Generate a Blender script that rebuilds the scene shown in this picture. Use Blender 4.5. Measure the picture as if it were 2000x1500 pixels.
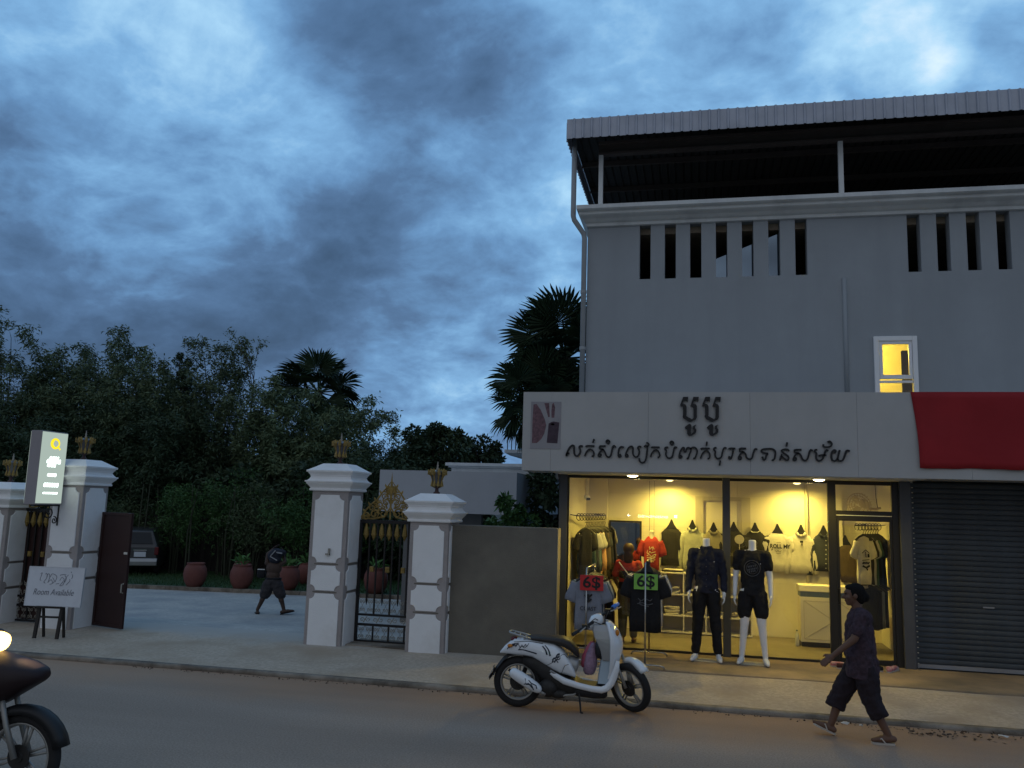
import bpy, bmesh, math, random
import numpy as np
from mathutils import Vector, Matrix, Euler

for o in list(bpy.data.objects):
    bpy.data.objects.remove(o)
SC = bpy.context.scene
COL = SC.collection
R_ = math.radians

# ------------------------------------------------------------------ camera
cam_d = bpy.data.cameras.new('camera')
cam_d.sensor_width = 36.0
cam_d.lens = 29.52
cam_d.clip_start = 0.1
cam_d.clip_end = 2000
cam = bpy.data.objects.new('camera', cam_d)
COL.objects.link(cam)
_R = Vector((0.97743478, 0.20913671, 0.02971667))
_U = Vector((0.00111503, -0.14578519, 0.98931564))
_F = Vector((-0.21123447, 0.96695838, 0.14272871))
cam.matrix_world = Matrix((( _R.x, _U.x, -_F.x, 0.0), (_R.y, _U.y, -_F.y, 0.0), (_R.z, _U.z, -_F.z, 2.18), (0, 0, 0, 1)))
SC.camera = cam

# ------------------------------------------------------------------ view
SC.view_settings.view_transform = 'Standard'
SC.view_settings.look = 'None'
SC.view_settings.gamma = 1.0
SC.view_settings.use_curve_mapping = False
SC.view_settings.exposure = 0.0
SC.cycles.max_bounces = 8
SC.cycles.transparent_max_bounces = 12

# ------------------------------------------------------------------ sky
W = bpy.data.worlds.new('World')
SC.world = W
W.use_nodes = True
nt = W.node_tree
nt.nodes.clear()
def wn(t, **kw):
    n = nt.nodes.new(t)
    for k, v in kw.items():
        setattr(n, k, v)
    return n
def wl(a, b):
    nt.links.new(a, b)
def wmath(op, a, b=None, clamp=False):
    n = wn('ShaderNodeMath', operation=op)
    n.use_clamp = clamp
    for i, q in enumerate((a, b)):
        if q is None: continue
        if isinstance(q, (int, float)): n.inputs[i].default_value = q
        else: wl(q, n.inputs[i])
    return n.outputs[0]
tc = wn('ShaderNodeTexCoord')
sep = wn('ShaderNodeSeparateXYZ'); wl(tc.outputs['Generated'], sep.inputs[0])
DX, DY, DZ = sep.outputs
zc = wmath('ADD', wmath('MAXIMUM', DZ, 0.0), 0.42)
px_ = wmath('DIVIDE', DX, zc); py_ = wmath('DIVIDE', DY, zc)
comb = wn('ShaderNodeCombineXYZ'); wl(px_, comb.inputs[0]); wl(py_, comb.inputs[1])
SKY_SEED = 3.0
comb.inputs[2].default_value = SKY_SEED
def wnoise(vec, scale, detail, rough, dist):
    n = wn('ShaderNodeTexNoise')
    n.inputs['Scale'].default_value = scale
    n.inputs['Detail'].default_value = detail
    n.inputs['Roughness'].default_value = rough
    n.inputs['Distortion'].default_value = dist
    wl(vec, n.inputs['Vector'])
    return n.outputs['Fac']
warp = wn('ShaderNodeMapping'); warp.inputs['Rotation'].default_value = (0, 0, R_(28)); warp.inputs['Scale'].default_value = (1.0, 1.08, 1.0)
wl(comb.outputs[0], warp.inputs[0])
big = wnoise(warp.outputs[0], 1.1, 3, 0.5, 0.3)
mid = wnoise(warp.outputs[0], 3.6, 12, 0.58, 0.35)
bil = wmath('ABSOLUTE', wmath('SUBTRACT', wnoise(warp.outputs[0], 6.5, 8, 0.55, 0.3), 0.5))
fine = wnoise(warp.outputs[0], 9.0, 10, 0.62, 0.2)
dens = wmath('ADD', wmath('ADD', wmath('ADD', wmath('MULTIPLY', big, 0.30), wmath('MULTIPLY', mid, 0.86)), wmath('MULTIPLY', fine, 0.30)), wmath('SUBTRACT', 0.255, wmath('MULTIPLY', bil, 0.62)))
# broad sheets of thicker and thinner cloud (directions of their middles)
def lobe(d, width, amount):
    v = Vector(d).normalized()
    vm = wn('ShaderNodeVectorMath', operation='DOT_PRODUCT')
    wl(tc.outputs['Generated'], vm.inputs[0]); vm.inputs[1].default_value = v
    mr = wn('ShaderNodeMapRange', interpolation_type='SMOOTHSTEP')
    mr.inputs['From Min'].default_value = math.cos(R_(width)); mr.inputs['From Max'].default_value = 1.0
    mr.inputs['To Min'].default_value = 0.0; mr.inputs['To Max'].default_value = amount
    wl(vm.outputs['Value'], mr.inputs['Value'])
    return mr.outputs[0]
SKY_LOBES = [
    ((-0.570, 0.712, 0.410), 17, 0.17),
    ((-0.628, 0.640, 0.442), 8, -0.06),
    ((-0.311, 0.795, 0.521), 9, -0.13),
    ((-0.350, 0.812, 0.468), 5, -0.05),
    ((-0.303, 0.858, 0.415), 6, -0.06),
    ((0.051, 0.861, 0.507), 16, 0.12),
    ((0.214, 0.861, 0.461), 4, 0.14),
    ((0.190, 0.873, 0.449), 3.2, -0.16),
    ((0.290, 0.839, 0.460), 10, 0.08),
    ((-0.540, 0.764, 0.353), 13, 0.1),
    ((-0.602, 0.762, 0.240), 17, -0.15),
    ((-0.454, 0.858, 0.239), 13, -0.09),
    ((-0.662, 0.706, 0.253), 9, -0.05),
    ((-0.453, 0.852, 0.262), 9, -0.1),
    ((-0.555, 0.811, 0.183), 14, -0.07),
    ((-0.647, 0.744, 0.165), 14, -0.06),
    ((-0.295, 0.906, 0.303), 9, 0.02),
    ((-0.311, 0.943, 0.121), 10, 0.06),
    ((-0.383, 0.902, 0.200), 8, -0.07),
    ((-0.203, 0.894, 0.399), 9, 0.06),
    ((-0.252, 0.943, 0.219), 7, -0.06),
    ((-0.173, 0.937, 0.302), 6, 0.05),
    ((-0.379, 0.779, 0.500), 6, -0.08),
    ((-0.225, 0.844, 0.487), 6, -0.1),
]
for d, wdt, am in SKY_LOBES:
    dens = wmath('ADD', dens, lobe(d, wdt, am))
ramp = wn('ShaderNodeValToRGB')
cr = ramp.color_ramp
cr.elements[0].position = 0.46 / 1.5; cr.elements[0].color = (0.034, 0.074, 0.145, 1)
cr.elements[1].position = 1.50 / 1.5; cr.elements[1].color = (0.80, 0.90, 0.95, 1)
for pos, c in ((0.64, (0.050, 0.105, 0.205, 1)), (0.79, (0.074, 0.152, 0.290, 1)), (0.94, (0.118, 0.255, 0.465, 1)), (1.08, (0.185, 0.385, 0.640, 1)), (1.24, (0.340, 0.580, 0.800, 1))):
    e = cr.elements.new(pos / 1.5); e.color = c
wl(wmath('DIVIDE', dens, 1.5), ramp.inputs[0])
# clear twilight air behind the cloud
SUN_EL, SUN_AZ = R_(3.0), R_(180.0)
nish = wn('ShaderNodeTexSky', sky_type='NISHITA')
nish.sun_disc = False
nish.sun_elevation = SUN_EL
nish.sun_rotation = SUN_AZ
nish.air_density = 1.5
nish.dust_density = 1.0
nsc = wn('ShaderNodeMixRGB', blend_type='MULTIPLY'); nsc.inputs[0].default_value = 1.0
wl(nish.outputs[0], nsc.inputs[1]); nsc.inputs[2].default_value = (0.05, 0.05, 0.05, 1)
mx = wn('ShaderNodeMixRGB'); mx.inputs[0].default_value = 0.90
wl(nsc.outputs[0], mx.inputs[1]); wl(ramp.outputs[0], mx.inputs[2])
# the western half, where the sun has gone down, is paler and less blue
wf = wn('ShaderNodeMapRange', interpolation_type='SMOOTHSTEP')
wf.inputs['From Min'].default_value = 0.45; wf.inputs['From Max'].default_value = -0.8
wf.inputs['To Min'].default_value = 0.0; wf.inputs['To Max'].default_value = 1.0
wl(DY, wf.inputs['Value'])
hs = wn('ShaderNodeHueSaturation'); hs.inputs['Saturation'].default_value = 0.50; hs.inputs['Value'].default_value = 0.82
wl(mx.outputs[0], hs.inputs['Color'])
wm = wn('ShaderNodeMixRGB', blend_type='MULTIPLY'); wm.inputs[0].default_value = 1.0
wl(hs.outputs[0], wm.inputs[1]); wm.inputs[2].default_value = (1.0, 0.94, 0.90, 1)
mw = wn('ShaderNodeMixRGB'); wl(wf.outputs[0], mw.inputs[0]); wl(mx.outputs[0], mw.inputs[1]); wl(wm.outputs[0], mw.inputs[2])
bg = wn('ShaderNodeBackground'); bg.inputs['Strength'].default_value = 1.30
wl(mw.outputs[0], bg.inputs['Color'])
out = wn('ShaderNodeOutputWorld'); wl(bg.outputs[0], out.inputs['Surface'])

# ------------------------------------------------------------------ the last of the sun, spread by cloud
sd = bpy.data.lights.new('sun', 'SUN')
sd.energy = 0.045
sd.angle = R_(70)
sd.color = (1.0, 0.90, 0.82)
sun = bpy.data.objects.new('sun', sd); COL.objects.link(sun)
sun.rotation_euler = Euler((R_(90 - 25), 0, R_(-12)))   # shines towards +Y, a little down

# ------------------------------------------------------------------ helpers
class MB:
    """collects geometry of ONE mesh"""
    def __init__(s):
        s.v = []; s.f = []
    def add(s, v, f):
        n = len(s.v)
        s.v += [tuple(p) for p in v]
        s.f += [tuple(i + n for i in q) for q in f]
        return s
    def box(s, x0, x1, y0, y1, z0, z1):
        return s.add([(x0, y0, z0), (x1, y0, z0), (x1, y1, z0), (x0, y1, z0), (x0, y0, z1), (x1, y0, z1), (x1, y1, z1), (x0, y1, z1)],
                     [(3, 2, 1, 0), (4, 5, 6, 7), (0, 1, 5, 4), (1, 2, 6, 5), (2, 3, 7, 6), (3, 0, 4, 7)])
    def obox(s, c, size, rot=(0, 0, 0)):
        n = len(s.v)
        a, b, d = [q / 2 for q in size]
        s.box(-a, a, -b, b, -d, d)
        return s.xf(Matrix.Translation(c) @ Euler(rot).to_matrix().to_4x4(), n)
    def xf(s, M, start=0):
        for i in range(start, len(s.v)):
            s.v[i] = tuple(M @ Vector(s.v[i]))
        return s
    def loft(s, rings, cap=True, closed=True):
        n = len(rings[0]); v = []; f = []
        for r in rings: v += list(r)
        for k in range(len(rings) - 1):
            for i in range(n if closed else n - 1):
                j = (i + 1) % n
                f.append((k * n + i, k * n + j, (k + 1) * n + j, (k + 1) * n + i))
        if cap and closed:
            f.append(tuple(range(n - 1, -1, -1)))
            f.append(tuple((len(rings) - 1) * n + i for i in range(n)))
        return s.add(v, f)
    def tube(s, pts, r, n=8, cap=True, flat=None):
        pts = [Vector(p) for p in pts]
        rr = r if isinstance(r, (list, tuple)) else [r] * len(pts)
        rings = []; prev = None
        for i, p in enumerate(pts):
            d = (pts[min(i + 1, len(pts) - 1)] - pts[max(i - 1, 0)])
            if d.length < 1e-9: d = Vector((0, 0, 1))
            d.normalize()
            if prev is None:
                a = Vector((0, 0, 1)) if abs(d.z) < 0.9 else Vector((1, 0, 0))
                prev = d.cross(a).normalized()
            u = (prev - d * prev.dot(d))
            if u.length < 1e-6: u = d.orthogonal()
            u.normalize(); prev = u
            w = d.cross(u)
            rings.append([p + (u * math.cos(t) + w * math.sin(t)) * rr[i] for t in [2 * math.pi * k / n for k in range(n)]])
        return s.loft(rings, cap)
    def lathe(s, prof, n=16, M=None, cap=True):
        k = len(s.v)
        s.loft([[(r * math.cos(t), r * math.sin(t), z) for t in [2 * math.pi * i / n for i in range(n)]] for r, z in prof], cap)
        if M is not None: s.xf(M, k)
        return s
    def ell(s, c, rad, rot=(0, 0, 0), n=12, m=8):
        k = len(s.v)
        prof = [(max(math.sin(math.pi * i / m), 1e-3), -math.cos(math.pi * i / m)) for i in range(m + 1)]
        s.lathe(prof, n)
        return s.xf(Matrix.Translation(c) @ Euler(rot).to_matrix().to_4x4() @ Matrix.Diagonal((*rad, 1)), k)
    def caps(s, a, b, ra, rb, n=12):
        """tapered limb with round ends"""
        a = Vector(a); b = Vector(b); d = (b - a); L = d.length; d = d / L
        pts = []; rr = []
        for t in (-0.98, -0.75, -0.4): pts.append(a + d * ra * t); rr.append(ra * math.sqrt(1 - t * t))
        pts.append(a); rr.append(ra); pts.append(b); rr.append(rb)
        for t in (0.4, 0.75, 0.98): pts.append(b + d * rb * t); rr.append(rb * math.sqrt(1 - t * t))
        return s.tube(pts, rr, n)
    def prism(s, poly, f0, f1):
        """poly of 2-D points, f0/f1 map a point to the front/back face"""
        n = len(poly)
        v = [f0(*p) for p in poly] + [f1(*p) for p in poly]
        f = [tuple(range(n)), tuple(range(2 * n - 1, n - 1, -1))]
        for i in range(n):
            j = (i + 1) % n
            f.append((i, n + i, n + j, j))
        return s.add(v, f)
    def grid(s, fn, nu, nv):
        v = [fn(i / nu, j / nv) for j in range(nv + 1) for i in range(nu + 1)]
        f = [(j * (nu + 1) + i, j * (nu + 1) + i + 1, (j + 1) * (nu + 1) + i + 1, (j + 1) * (nu + 1) + i) for j in range(nv) for i in range(nu)]
        return s.add(v, f)
    def mesh(s, name):
        me = bpy.data.meshes.new(name)
        me.from_pydata(s.v, [], s.f)
        me.update()
        bm = bmesh.new(); bm.from_mesh(me)
        bmesh.ops.recalc_face_normals(bm, faces=bm.faces)
        bm.to_mesh(me); bm.free()
        return me
    def build(s, name, m, parent=None, smooth=False, world=False, bevel=0, label=None, me=None):
        if world and parent is not None:
            o_ = parent.location if parent.parent is None else parent.matrix_world.translation
            s.v = [(x - o_[0], y - o_[1], z - o_[2]) for x, y, z in s.v]
        me = me or s.mesh(name)
        me.materials.append(m)
        if smooth:
            me.polygons.foreach_set('use_smooth', [True] * len(me.polygons))
        o = bpy.data.objects.new(name, me); COL.objects.link(o)
        if parent is not None: o.parent = parent
        if bevel:
            b = o.modifiers.new('edge', 'BEVEL'); b.width = bevel; b.segments = 2; b.limit_method = 'ANGLE'; b.angle_limit = R_(40)
        if smooth == 'auto':
            me.polygons.foreach_set('use_smooth', [False] * len(me.polygons))
        if label: o['label'] = label
        return o

def thing(name, label, cat, loc=(0, 0, 0), rotz=0, group=None):
    o = bpy.data.objects.new(name, None); COL.objects.link(o)
    o.empty_display_size = 0.1
    o.location = loc; o.rotation_euler = (0, 0, rotz)
    o['label'] = label; o['category'] = cat
    if group: o['group'] = group
    return o
def tag(o, label, cat, group=None):
    o['label'] = label; o['category'] = cat
    if group: o['group'] = group
    return o
def struct(o, label=None, cat=None):
    o['kind'] = 'structure'
    if label: o['label'] = label
    if cat: o['category'] = cat
    return o
def stuff(o, label=None, cat=None):
    o['kind'] = 'stuff'
    if label: o['label'] = label
    if cat: o['category'] = cat
    return o
def dup(o, loc=None, rotz=None, label=None, group=None, parent=None):
    c = o.copy(); COL.objects.link(c)
    if parent is not None: c.parent = parent
    if loc is not None: c.location = loc
    if rotz is not None: c.rotation_euler = (0, 0, rotz)
    if label: c['label'] = label
    if group: c['group'] = group
    for ch in list(o.children):
        dup(ch, parent=c)
    return c
def remesh(mb, name, m, parent, voxel=0.012, it=6, wrinkle=0.0):
    """one continuous skin from overlapping volumes"""
    me = mb.mesh('tmp'); t = bpy.data.objects.new('tmp', me); COL.objects.link(t)
    rm = t.modifiers.new('r', 'REMESH'); rm.mode = 'VOXEL'; rm.voxel_size = voxel
    sm = t.modifiers.new('s', 'SMOOTH'); sm.iterations = it; sm.factor = 0.5
    if wrinkle:
        tx_ = bpy.data.textures.new('folds', 'CLOUDS'); tx_.noise_scale = 0.085; tx_.noise_depth = 2
        dp = t.modifiers.new('d', 'DISPLACE'); dp.texture = tx_; dp.strength = wrinkle; dp.mid_level = 0.45; dp.texture_coords = 'LOCAL'
        s2 = t.modifiers.new('s2', 'SMOOTH'); s2.iterations = 1; s2.factor = 0.5
    dg = bpy.context.evaluated_depsgraph_get()
    me2 = bpy.data.meshes.new_from_object(t.evaluated_get(dg))
    bpy.data.objects.remove(t)
    me2.name = name; me2.materials.clear(); me2.materials.append(m)
    me2.polygons.foreach_set('use_smooth', [True] * len(me2.polygons))
    o = bpy.data.objects.new(name, me2); COL.objects.link(o); o.parent = parent
    return o
def text(body, size, m, parent, name, loc, rot, extrude=0.002, shear=0.0, sx=1.0, world=False, bold=0.0):
    cu = bpy.data.curves.new('t', 'FONT'); cu.body = body; cu.size = size
    cu.align_x = 'CENTER'; cu.align_y = 'CENTER'; cu.extrude = extrude; cu.shear = shear; cu.offset = bold
    cu.resolution_u = 3
    t = bpy.data.objects.new('t', cu); COL.objects.link(t)
    dg = bpy.context.evaluated_depsgraph_get()
    me = bpy.data.meshes.new_from_object(t.evaluated_get(dg))
    bpy.data.objects.remove(t)
    me.name = name; me.materials.clear(); me.materials.append(m)
    o = bpy.data.objects.new(name, me); COL.objects.link(o)
    if parent is not None:
        o.parent = parent
        if world: loc = tuple(a - b for a, b in zip(loc, parent.location))
    o.location = loc; o.rotation_euler = rot; o.scale = (sx, 1, 1)
    return o

# ------------------------------------------------------------------ materials
def mat(name, col, rough=0.75, var=0.12, scale=3.0, bump=0.0, bscale=80.0, metal=0.0, spec=0.35, col2=None, c2scale=0.7, c2thr=0.55, c2w=0.12, coat=0.0, emit=None, estr=0.0, rnd=0.0, stretch=None):
    m = bpy.data.materials.new(name); m.use_nodes = True
    t = m.node_tree; b = t.nodes['Principled BSDF']
    L = t.links.new
    b.inputs['Roughness'].default_value = rough
    b.inputs['Metallic'].default_value = metal
    b.inputs['Specular IOR Level'].default_value = spec
    b.inputs['Coat Weight'].default_value = coat
    if emit:
        b.inputs['Emission Color'].default_value = (*emit, 1); b.inputs['Emission Strength'].default_value = estr
    tcn = t.nodes.new('ShaderNodeTexCoord')
    n = t.nodes.new('ShaderNodeTexNoise'); n.inputs['Scale'].default_value = scale; n.inputs['Detail'].default_value = 6; n.inputs['Roughness'].default_value = 0.65
    L(tcn.outputs['Object'], n.inputs['Vector'])
    r = t.nodes.new('ShaderNodeValToRGB'); e = r.color_ramp.elements
    e[0].position = 0.3; e[1].position = 0.7
    e[0].color = (*[c * (1 - var) for c in col], 1); e[1].color = (*[min(1, c * (1 + var)) for c in col], 1)
    L(n.outputs['Fac'], r.inputs[0])
    c = r.outputs[0]
    if col2:
        n2 = t.nodes.new('ShaderNodeTexNoise'); n2.inputs['Scale'].default_value = c2scale; n2.inputs['Detail'].default_value = 8; n2.inputs['Roughness'].default_value = 0.6
        if stretch:
            mpn = t.nodes.new('ShaderNodeMapping'); mpn.inputs['Scale'].default_value = stretch; L(tcn.outputs['Object'], mpn.inputs[0]); L(mpn.outputs[0], n2.inputs['Vector'])
        else: L(tcn.outputs['Object'], n2.inputs['Vector'])
        mr = t.nodes.new('ShaderNodeMapRange'); mr.inputs['From Min'].default_value = c2thr - c2w; mr.inputs['From Max'].default_value = c2thr + c2w
        L(n2.outputs['Fac'], mr.inputs['Value'])
        mxn = t.nodes.new('ShaderNodeMixRGB'); L(mr.outputs[0], mxn.inputs[0]); L(c, mxn.inputs[1]); mxn.inputs[2].default_value = (*col2, 1)
        c = mxn.outputs[0]
    if rnd:
        oi = t.nodes.new('ShaderNodeObjectInfo')
        mr = t.nodes.new('ShaderNodeMapRange'); mr.inputs['To Min'].default_value = 1 - rnd; mr.inputs['To Max'].default_value = 1 + rnd
        L(oi.outputs['Random'], mr.inputs['Value'])
        mv = t.nodes.new('ShaderNodeVectorMath'); mv.operation = 'SCALE'; L(c, mv.inputs[0]); L(mr.outputs[0], mv.inputs['Scale'])
        c = mv.outputs[0]
    L(c, b.inputs['Base Color'])
    if bump:
        nb = t.nodes.new('ShaderNodeTexNoise'); nb.inputs['Scale'].default_value = bscale; nb.inputs['Detail'].default_value = 6
        L(tcn.outputs['Object'], nb.inputs['Vector'])
        bp = t.nodes.new('ShaderNodeBump'); bp.inputs['Strength'].default_value = bump; bp.inputs['Distance'].default_value = 0.02
        L(nb.outputs['Fac'], bp.inputs['Height']); L(bp.outputs[0], b.inputs['Normal'])
    return m
def emitter(name, col, strength):
    m = bpy.data.materials.new(name); m.use_nodes = True
    t = m.node_tree; t.nodes.remove(t.nodes['Principled BSDF'])
    e = t.nodes.new('ShaderNodeEmission'); e.inputs[0].default_value = (*col, 1); e.inputs[1].default_value = strength
    t.links.new(e.outputs[0], t.nodes['Material Output'].inputs[0])
    return m
def glass_mat(name, tint=(1, 1, 1), ior=1.45, boost=0.0):
    m = bpy.data.materials.new(name); m.use_nodes = True
    t = m.node_tree; t.nodes.remove(t.nodes['Principled BSDF'])
    f = t.nodes.new('ShaderNodeFresnel'); f.inputs[0].default_value = ior
    a = t.nodes.new('ShaderNodeMath'); a.operation = 'ADD'; a.use_clamp = True; a.inputs[1].default_value = boost
    t.links.new(f.outputs[0], a.inputs[0])
    tr = t.nodes.new('ShaderNodeBsdfTransparent'); tr.inputs[0].default_value = (*tint, 1)
    g = t.nodes.new('ShaderNodeBsdfGlossy'); g.inputs['Roughness'].default_value = 0.01
    mxn = t.nodes.new('ShaderNodeMixShader')
    t.links.new(a.outputs[0], mxn.inputs[0]); t.links.new(tr.outputs[0], mxn.inputs[1]); t.links.new(g.outputs[0], mxn.inputs[2])
    t.links.new(mxn.outputs[0], t.nodes['Material Output'].inputs[0])
    return m

M = {}
M['grey_wall'] = mat('grey painted render', (0.325, 0.352, 0.378), 0.85, 0.06, 1.2, 0.4, 150, col2=(0.290, 0.314, 0.337), c2scale=1.6, c2thr=0.60, c2w=0.16, stretch=(1, 1, 0.12))
M['cornice'] = mat('white cornice paint', (0.60, 0.62, 0.62), 0.8, 0.05, 2, 0.15, 90, col2=(0.48, 0.495, 0.50), c2scale=2.6, c2thr=0.58, stretch=(1, 1, 0.25))
M['fascia'] = mat('pale composite panel', (0.405, 0.405, 0.40), 0.6, 0.05, 2, 0.05, 160, col2=(0.375, 0.375, 0.37), c2scale=1.4, c2thr=0.62, stretch=(1, 1, 0.2))
M['letter'] = mat('black letter', (0.012, 0.012, 0.014), 0.5, 0.1)
M['steel_roof'] = mat('galvanised sheet', (0.42, 0.45, 0.52), 0.5, 0.08, 1.5, metal=0.25, col2=(0.34, 0.365, 0.42), c2scale=2.0)
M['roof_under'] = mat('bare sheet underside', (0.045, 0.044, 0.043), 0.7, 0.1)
M['purlin'] = mat('red oxide steel', (0.10, 0.08, 0.074), 0.7, 0.15)
M['white_metal'] = mat('white painted steel', (0.72, 0.74, 0.74), 0.5, 0.05)
M['pipe'] = mat('grey plastic pipe', (0.31, 0.33, 0.345), 0.55, 0.05)
M['frame_white'] = mat('white window frame', (0.78, 0.79, 0.80), 0.4, 0.03)
M['black_alu'] = mat('black aluminium', (0.018, 0.017, 0.016), 0.4, 0.1)
M['dark_post'] = mat('dark grey post', (0.075, 0.078, 0.088), 0.5, 0.1, bump=0.05)
M['shutter'] = mat('grey roller shutter', (0.062, 0.072, 0.082), 0.85, 0.2, 3.0, rnd=0.13, col2=(0.055, 0.06, 0.066), c2scale=0.9)
M['shutter_rail'] = mat('shutter bottom rail', (0.30, 0.30, 0.31), 0.5, 0.1, metal=0.4)
M['red_cloth'] = mat('red vinyl banner', (0.27, 0.013, 0.018), 0.8, 0.14, 1.6, 0.5, 3.0, col2=(0.25, 0.010, 0.015), c2scale=1.2)
M['glass'] = glass_mat('shop glass')
M['mirror_pane'] = mat('added slot reflector', (0.17, 0.22, 0.27), 0.04, 0.02, metal=1.0)
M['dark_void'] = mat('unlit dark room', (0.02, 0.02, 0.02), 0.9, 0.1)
M['cream_wall'] = mat('cream shop wall', (0.66, 0.62, 0.50), 0.7, 0.03, 1.5)
M['tan_trim'] = mat('tan trim', (0.46, 0.42, 0.32), 0.7, 0.05)
M['cement_floor'] = mat('cement floor', (0.15, 0.13, 0.105), 0.6, 0.15, 3.0)
M['concrete_wall'] = mat('bare cement render', (0.165, 0.15, 0.122), 0.9, 0.16, 1.6, 0.4, 60, col2=(0.12, 0.11, 0.092), c2scale=1.2)
M['pillar'] = mat('rough mauve render', (0.37, 0.335, 0.325), 0.9, 0.08, 3.0, 0.7, 90, col2=(0.30, 0.27, 0.26), c2scale=1.6, c2thr=0.6)
M['pillar_white'] = mat('white pillar paint', (0.80, 0.80, 0.80), 0.8, 0.03, 3.0, 0.3, 70, col2=(0.68, 0.67, 0.65), c2scale=1.8, c2thr=0.62)
M['gold'] = mat('old gold paint', (0.26, 0.175, 0.048), 0.6, 0.4, 16, metal=0.1)
M['gold_dark'] = mat('dark maroon iron', (0.05, 0.022, 0.02), 0.5, 0.2)
M['iron'] = mat('black iron', (0.014, 0.012, 0.012), 0.5, 0.2)
M['iron_grey'] = mat('worn grey iron scroll', (0.30, 0.28, 0.24), 0.6, 0.2)
M['maroon'] = mat('maroon gate sheet', (0.036, 0.015, 0.013), 0.5, 0.15, 2.0)
M['lamp_glass'] = mat('smoked lamp glass', (0.10, 0.10, 0.11), 0.15, 0.1)
M['terracotta'] = mat('terracotta glaze', (0.15, 0.05, 0.038), 0.7, 0.2, 5.0, col2=(0.13, 0.045, 0.036), c2scale=3.0)
M['soil'] = mat('soil', (0.03, 0.022, 0.016), 0.95, 0.2)
M['bark'] = mat('bark', (0.055, 0.042, 0.032), 0.9, 0.3, 6, 0.5, 30)
M['culm'] = mat('bamboo stem', (0.035, 0.040, 0.022), 0.7, 0.25, 4)
def leafmat(name, a, b, rnd=0.15):
    m = mat(name, a, 0.6, 0.25, 0.9, spec=0.25, col2=b, c2scale=0.55, c2thr=0.5, c2w=0.15, rnd=rnd)
    return m
M['leaf_bamboo'] = leafmat('bamboo leaf', (0.060, 0.088, 0.040), (0.105, 0.14, 0.066))
M['leaf_dark'] = leafmat('dark leaf', (0.026, 0.046, 0.022), (0.042, 0.066, 0.030))
M['leaf_bright'] = leafmat('garden bamboo leaf', (0.045, 0.105, 0.028), (0.07, 0.15, 0.04))
M['leaf_pot'] = leafmat('pot plant leaf', (0.055, 0.13, 0.035), (0.09, 0.20, 0.055))
M['palm'] = leafmat('palm frond', (0.020, 0.040, 0.018), (0.032, 0.058, 0.026))
M['grass'] = leafmat('lawn grass', (0.024, 0.055, 0.018), (0.038, 0.075, 0.024))
# ================================================================== GROUND
def asphalt_mat():
    m = mat('worn asphalt', (0.355, 0.28, 0.222), 0.95, 0.30, 55.0, 0.8, 120, spec=0.2)
    t = m.node_tree; b = t.nodes['Principled BSDF']; L = t.links.new
    src = b.inputs['Base Color'].links[0].from_socket
    tcn = t.nodes.new('ShaderNodeTexCoord'); sp = t.nodes.new('ShaderNodeSeparateXYZ'); L(tcn.outputs['Object'], sp.inputs[0])
    n = t.nodes.new('ShaderNodeTexNoise'); n.inputs['Scale'].default_value = 0.9; n.inputs['Detail'].default_value = 8; n.inputs['Roughness'].default_value = 0.65
    L(tcn.outputs['Object'], n.inputs['Vector'])
    a = t.nodes.new('ShaderNodeMath'); a.operation = 'MULTIPLY_ADD'; L(n.outputs['Fac'], a.inputs[0]); a.inputs[1].default_value = 1.7; L(sp.outputs[1], a.inputs[2])
    # the eastern half of the gutter carries a wider belt of red dust
    xr = t.nodes.new('ShaderNodeMath'); xr.operation = 'MULTIPLY_ADD'; L(sp.outputs[0], xr.inputs[0]); xr.inputs[1].default_value = 0.05; L(a.outputs[0], xr.inputs[2])
    mr = t.nodes.new('ShaderNodeMapRange'); mr.interpolation_type = 'SMOOTHSTEP'
    mr.inputs['From Min'].default_value = 8.9; mr.inputs['From Max'].default_value = 10.5; mr.inputs['To Max'].default_value = 0.9
    L(xr.outputs[0], mr.inputs['Value'])
    mx = t.nodes.new('ShaderNodeMixRGB'); L(mr.outputs[0], mx.inputs[0]); L(src, mx.inputs[1]); mx.inputs[2].default_value = (0.44, 0.285, 0.185, 1)
    # faint lane wear and patches
    n2 = t.nodes.new('ShaderNodeTexNoise'); n2.inputs['Scale'].default_value = 0.35; n2.inputs['Detail'].default_value = 5
    mp = t.nodes.new('ShaderNodeMapping'); mp.inputs['Scale'].default_value = (0.25, 1.6, 1); L(tcn.outputs['Object'], mp.inputs[0]); L(mp.outputs[0], n2.inputs['Vector'])
    mr2 = t.nodes.new('ShaderNodeMapRange'); mr2.inputs['From Min'].default_value = 0.35; mr2.inputs['From Max'].default_value = 0.65; mr2.inputs['To Min'].default_value = 0.82; mr2.inputs['To Max'].default_value = 1.15
    L(n2.outputs['Fac'], mr2.inputs['Value'])
    sc = t.nodes.new('ShaderNodeVectorMath'); sc.operation = 'SCALE'; L(mx.outputs[0], sc.inputs[0]); L(mr2.outputs[0], sc.inputs['Scale'])
    L(sc.outputs[0], b.inputs['Base Color'])
    return m
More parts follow.
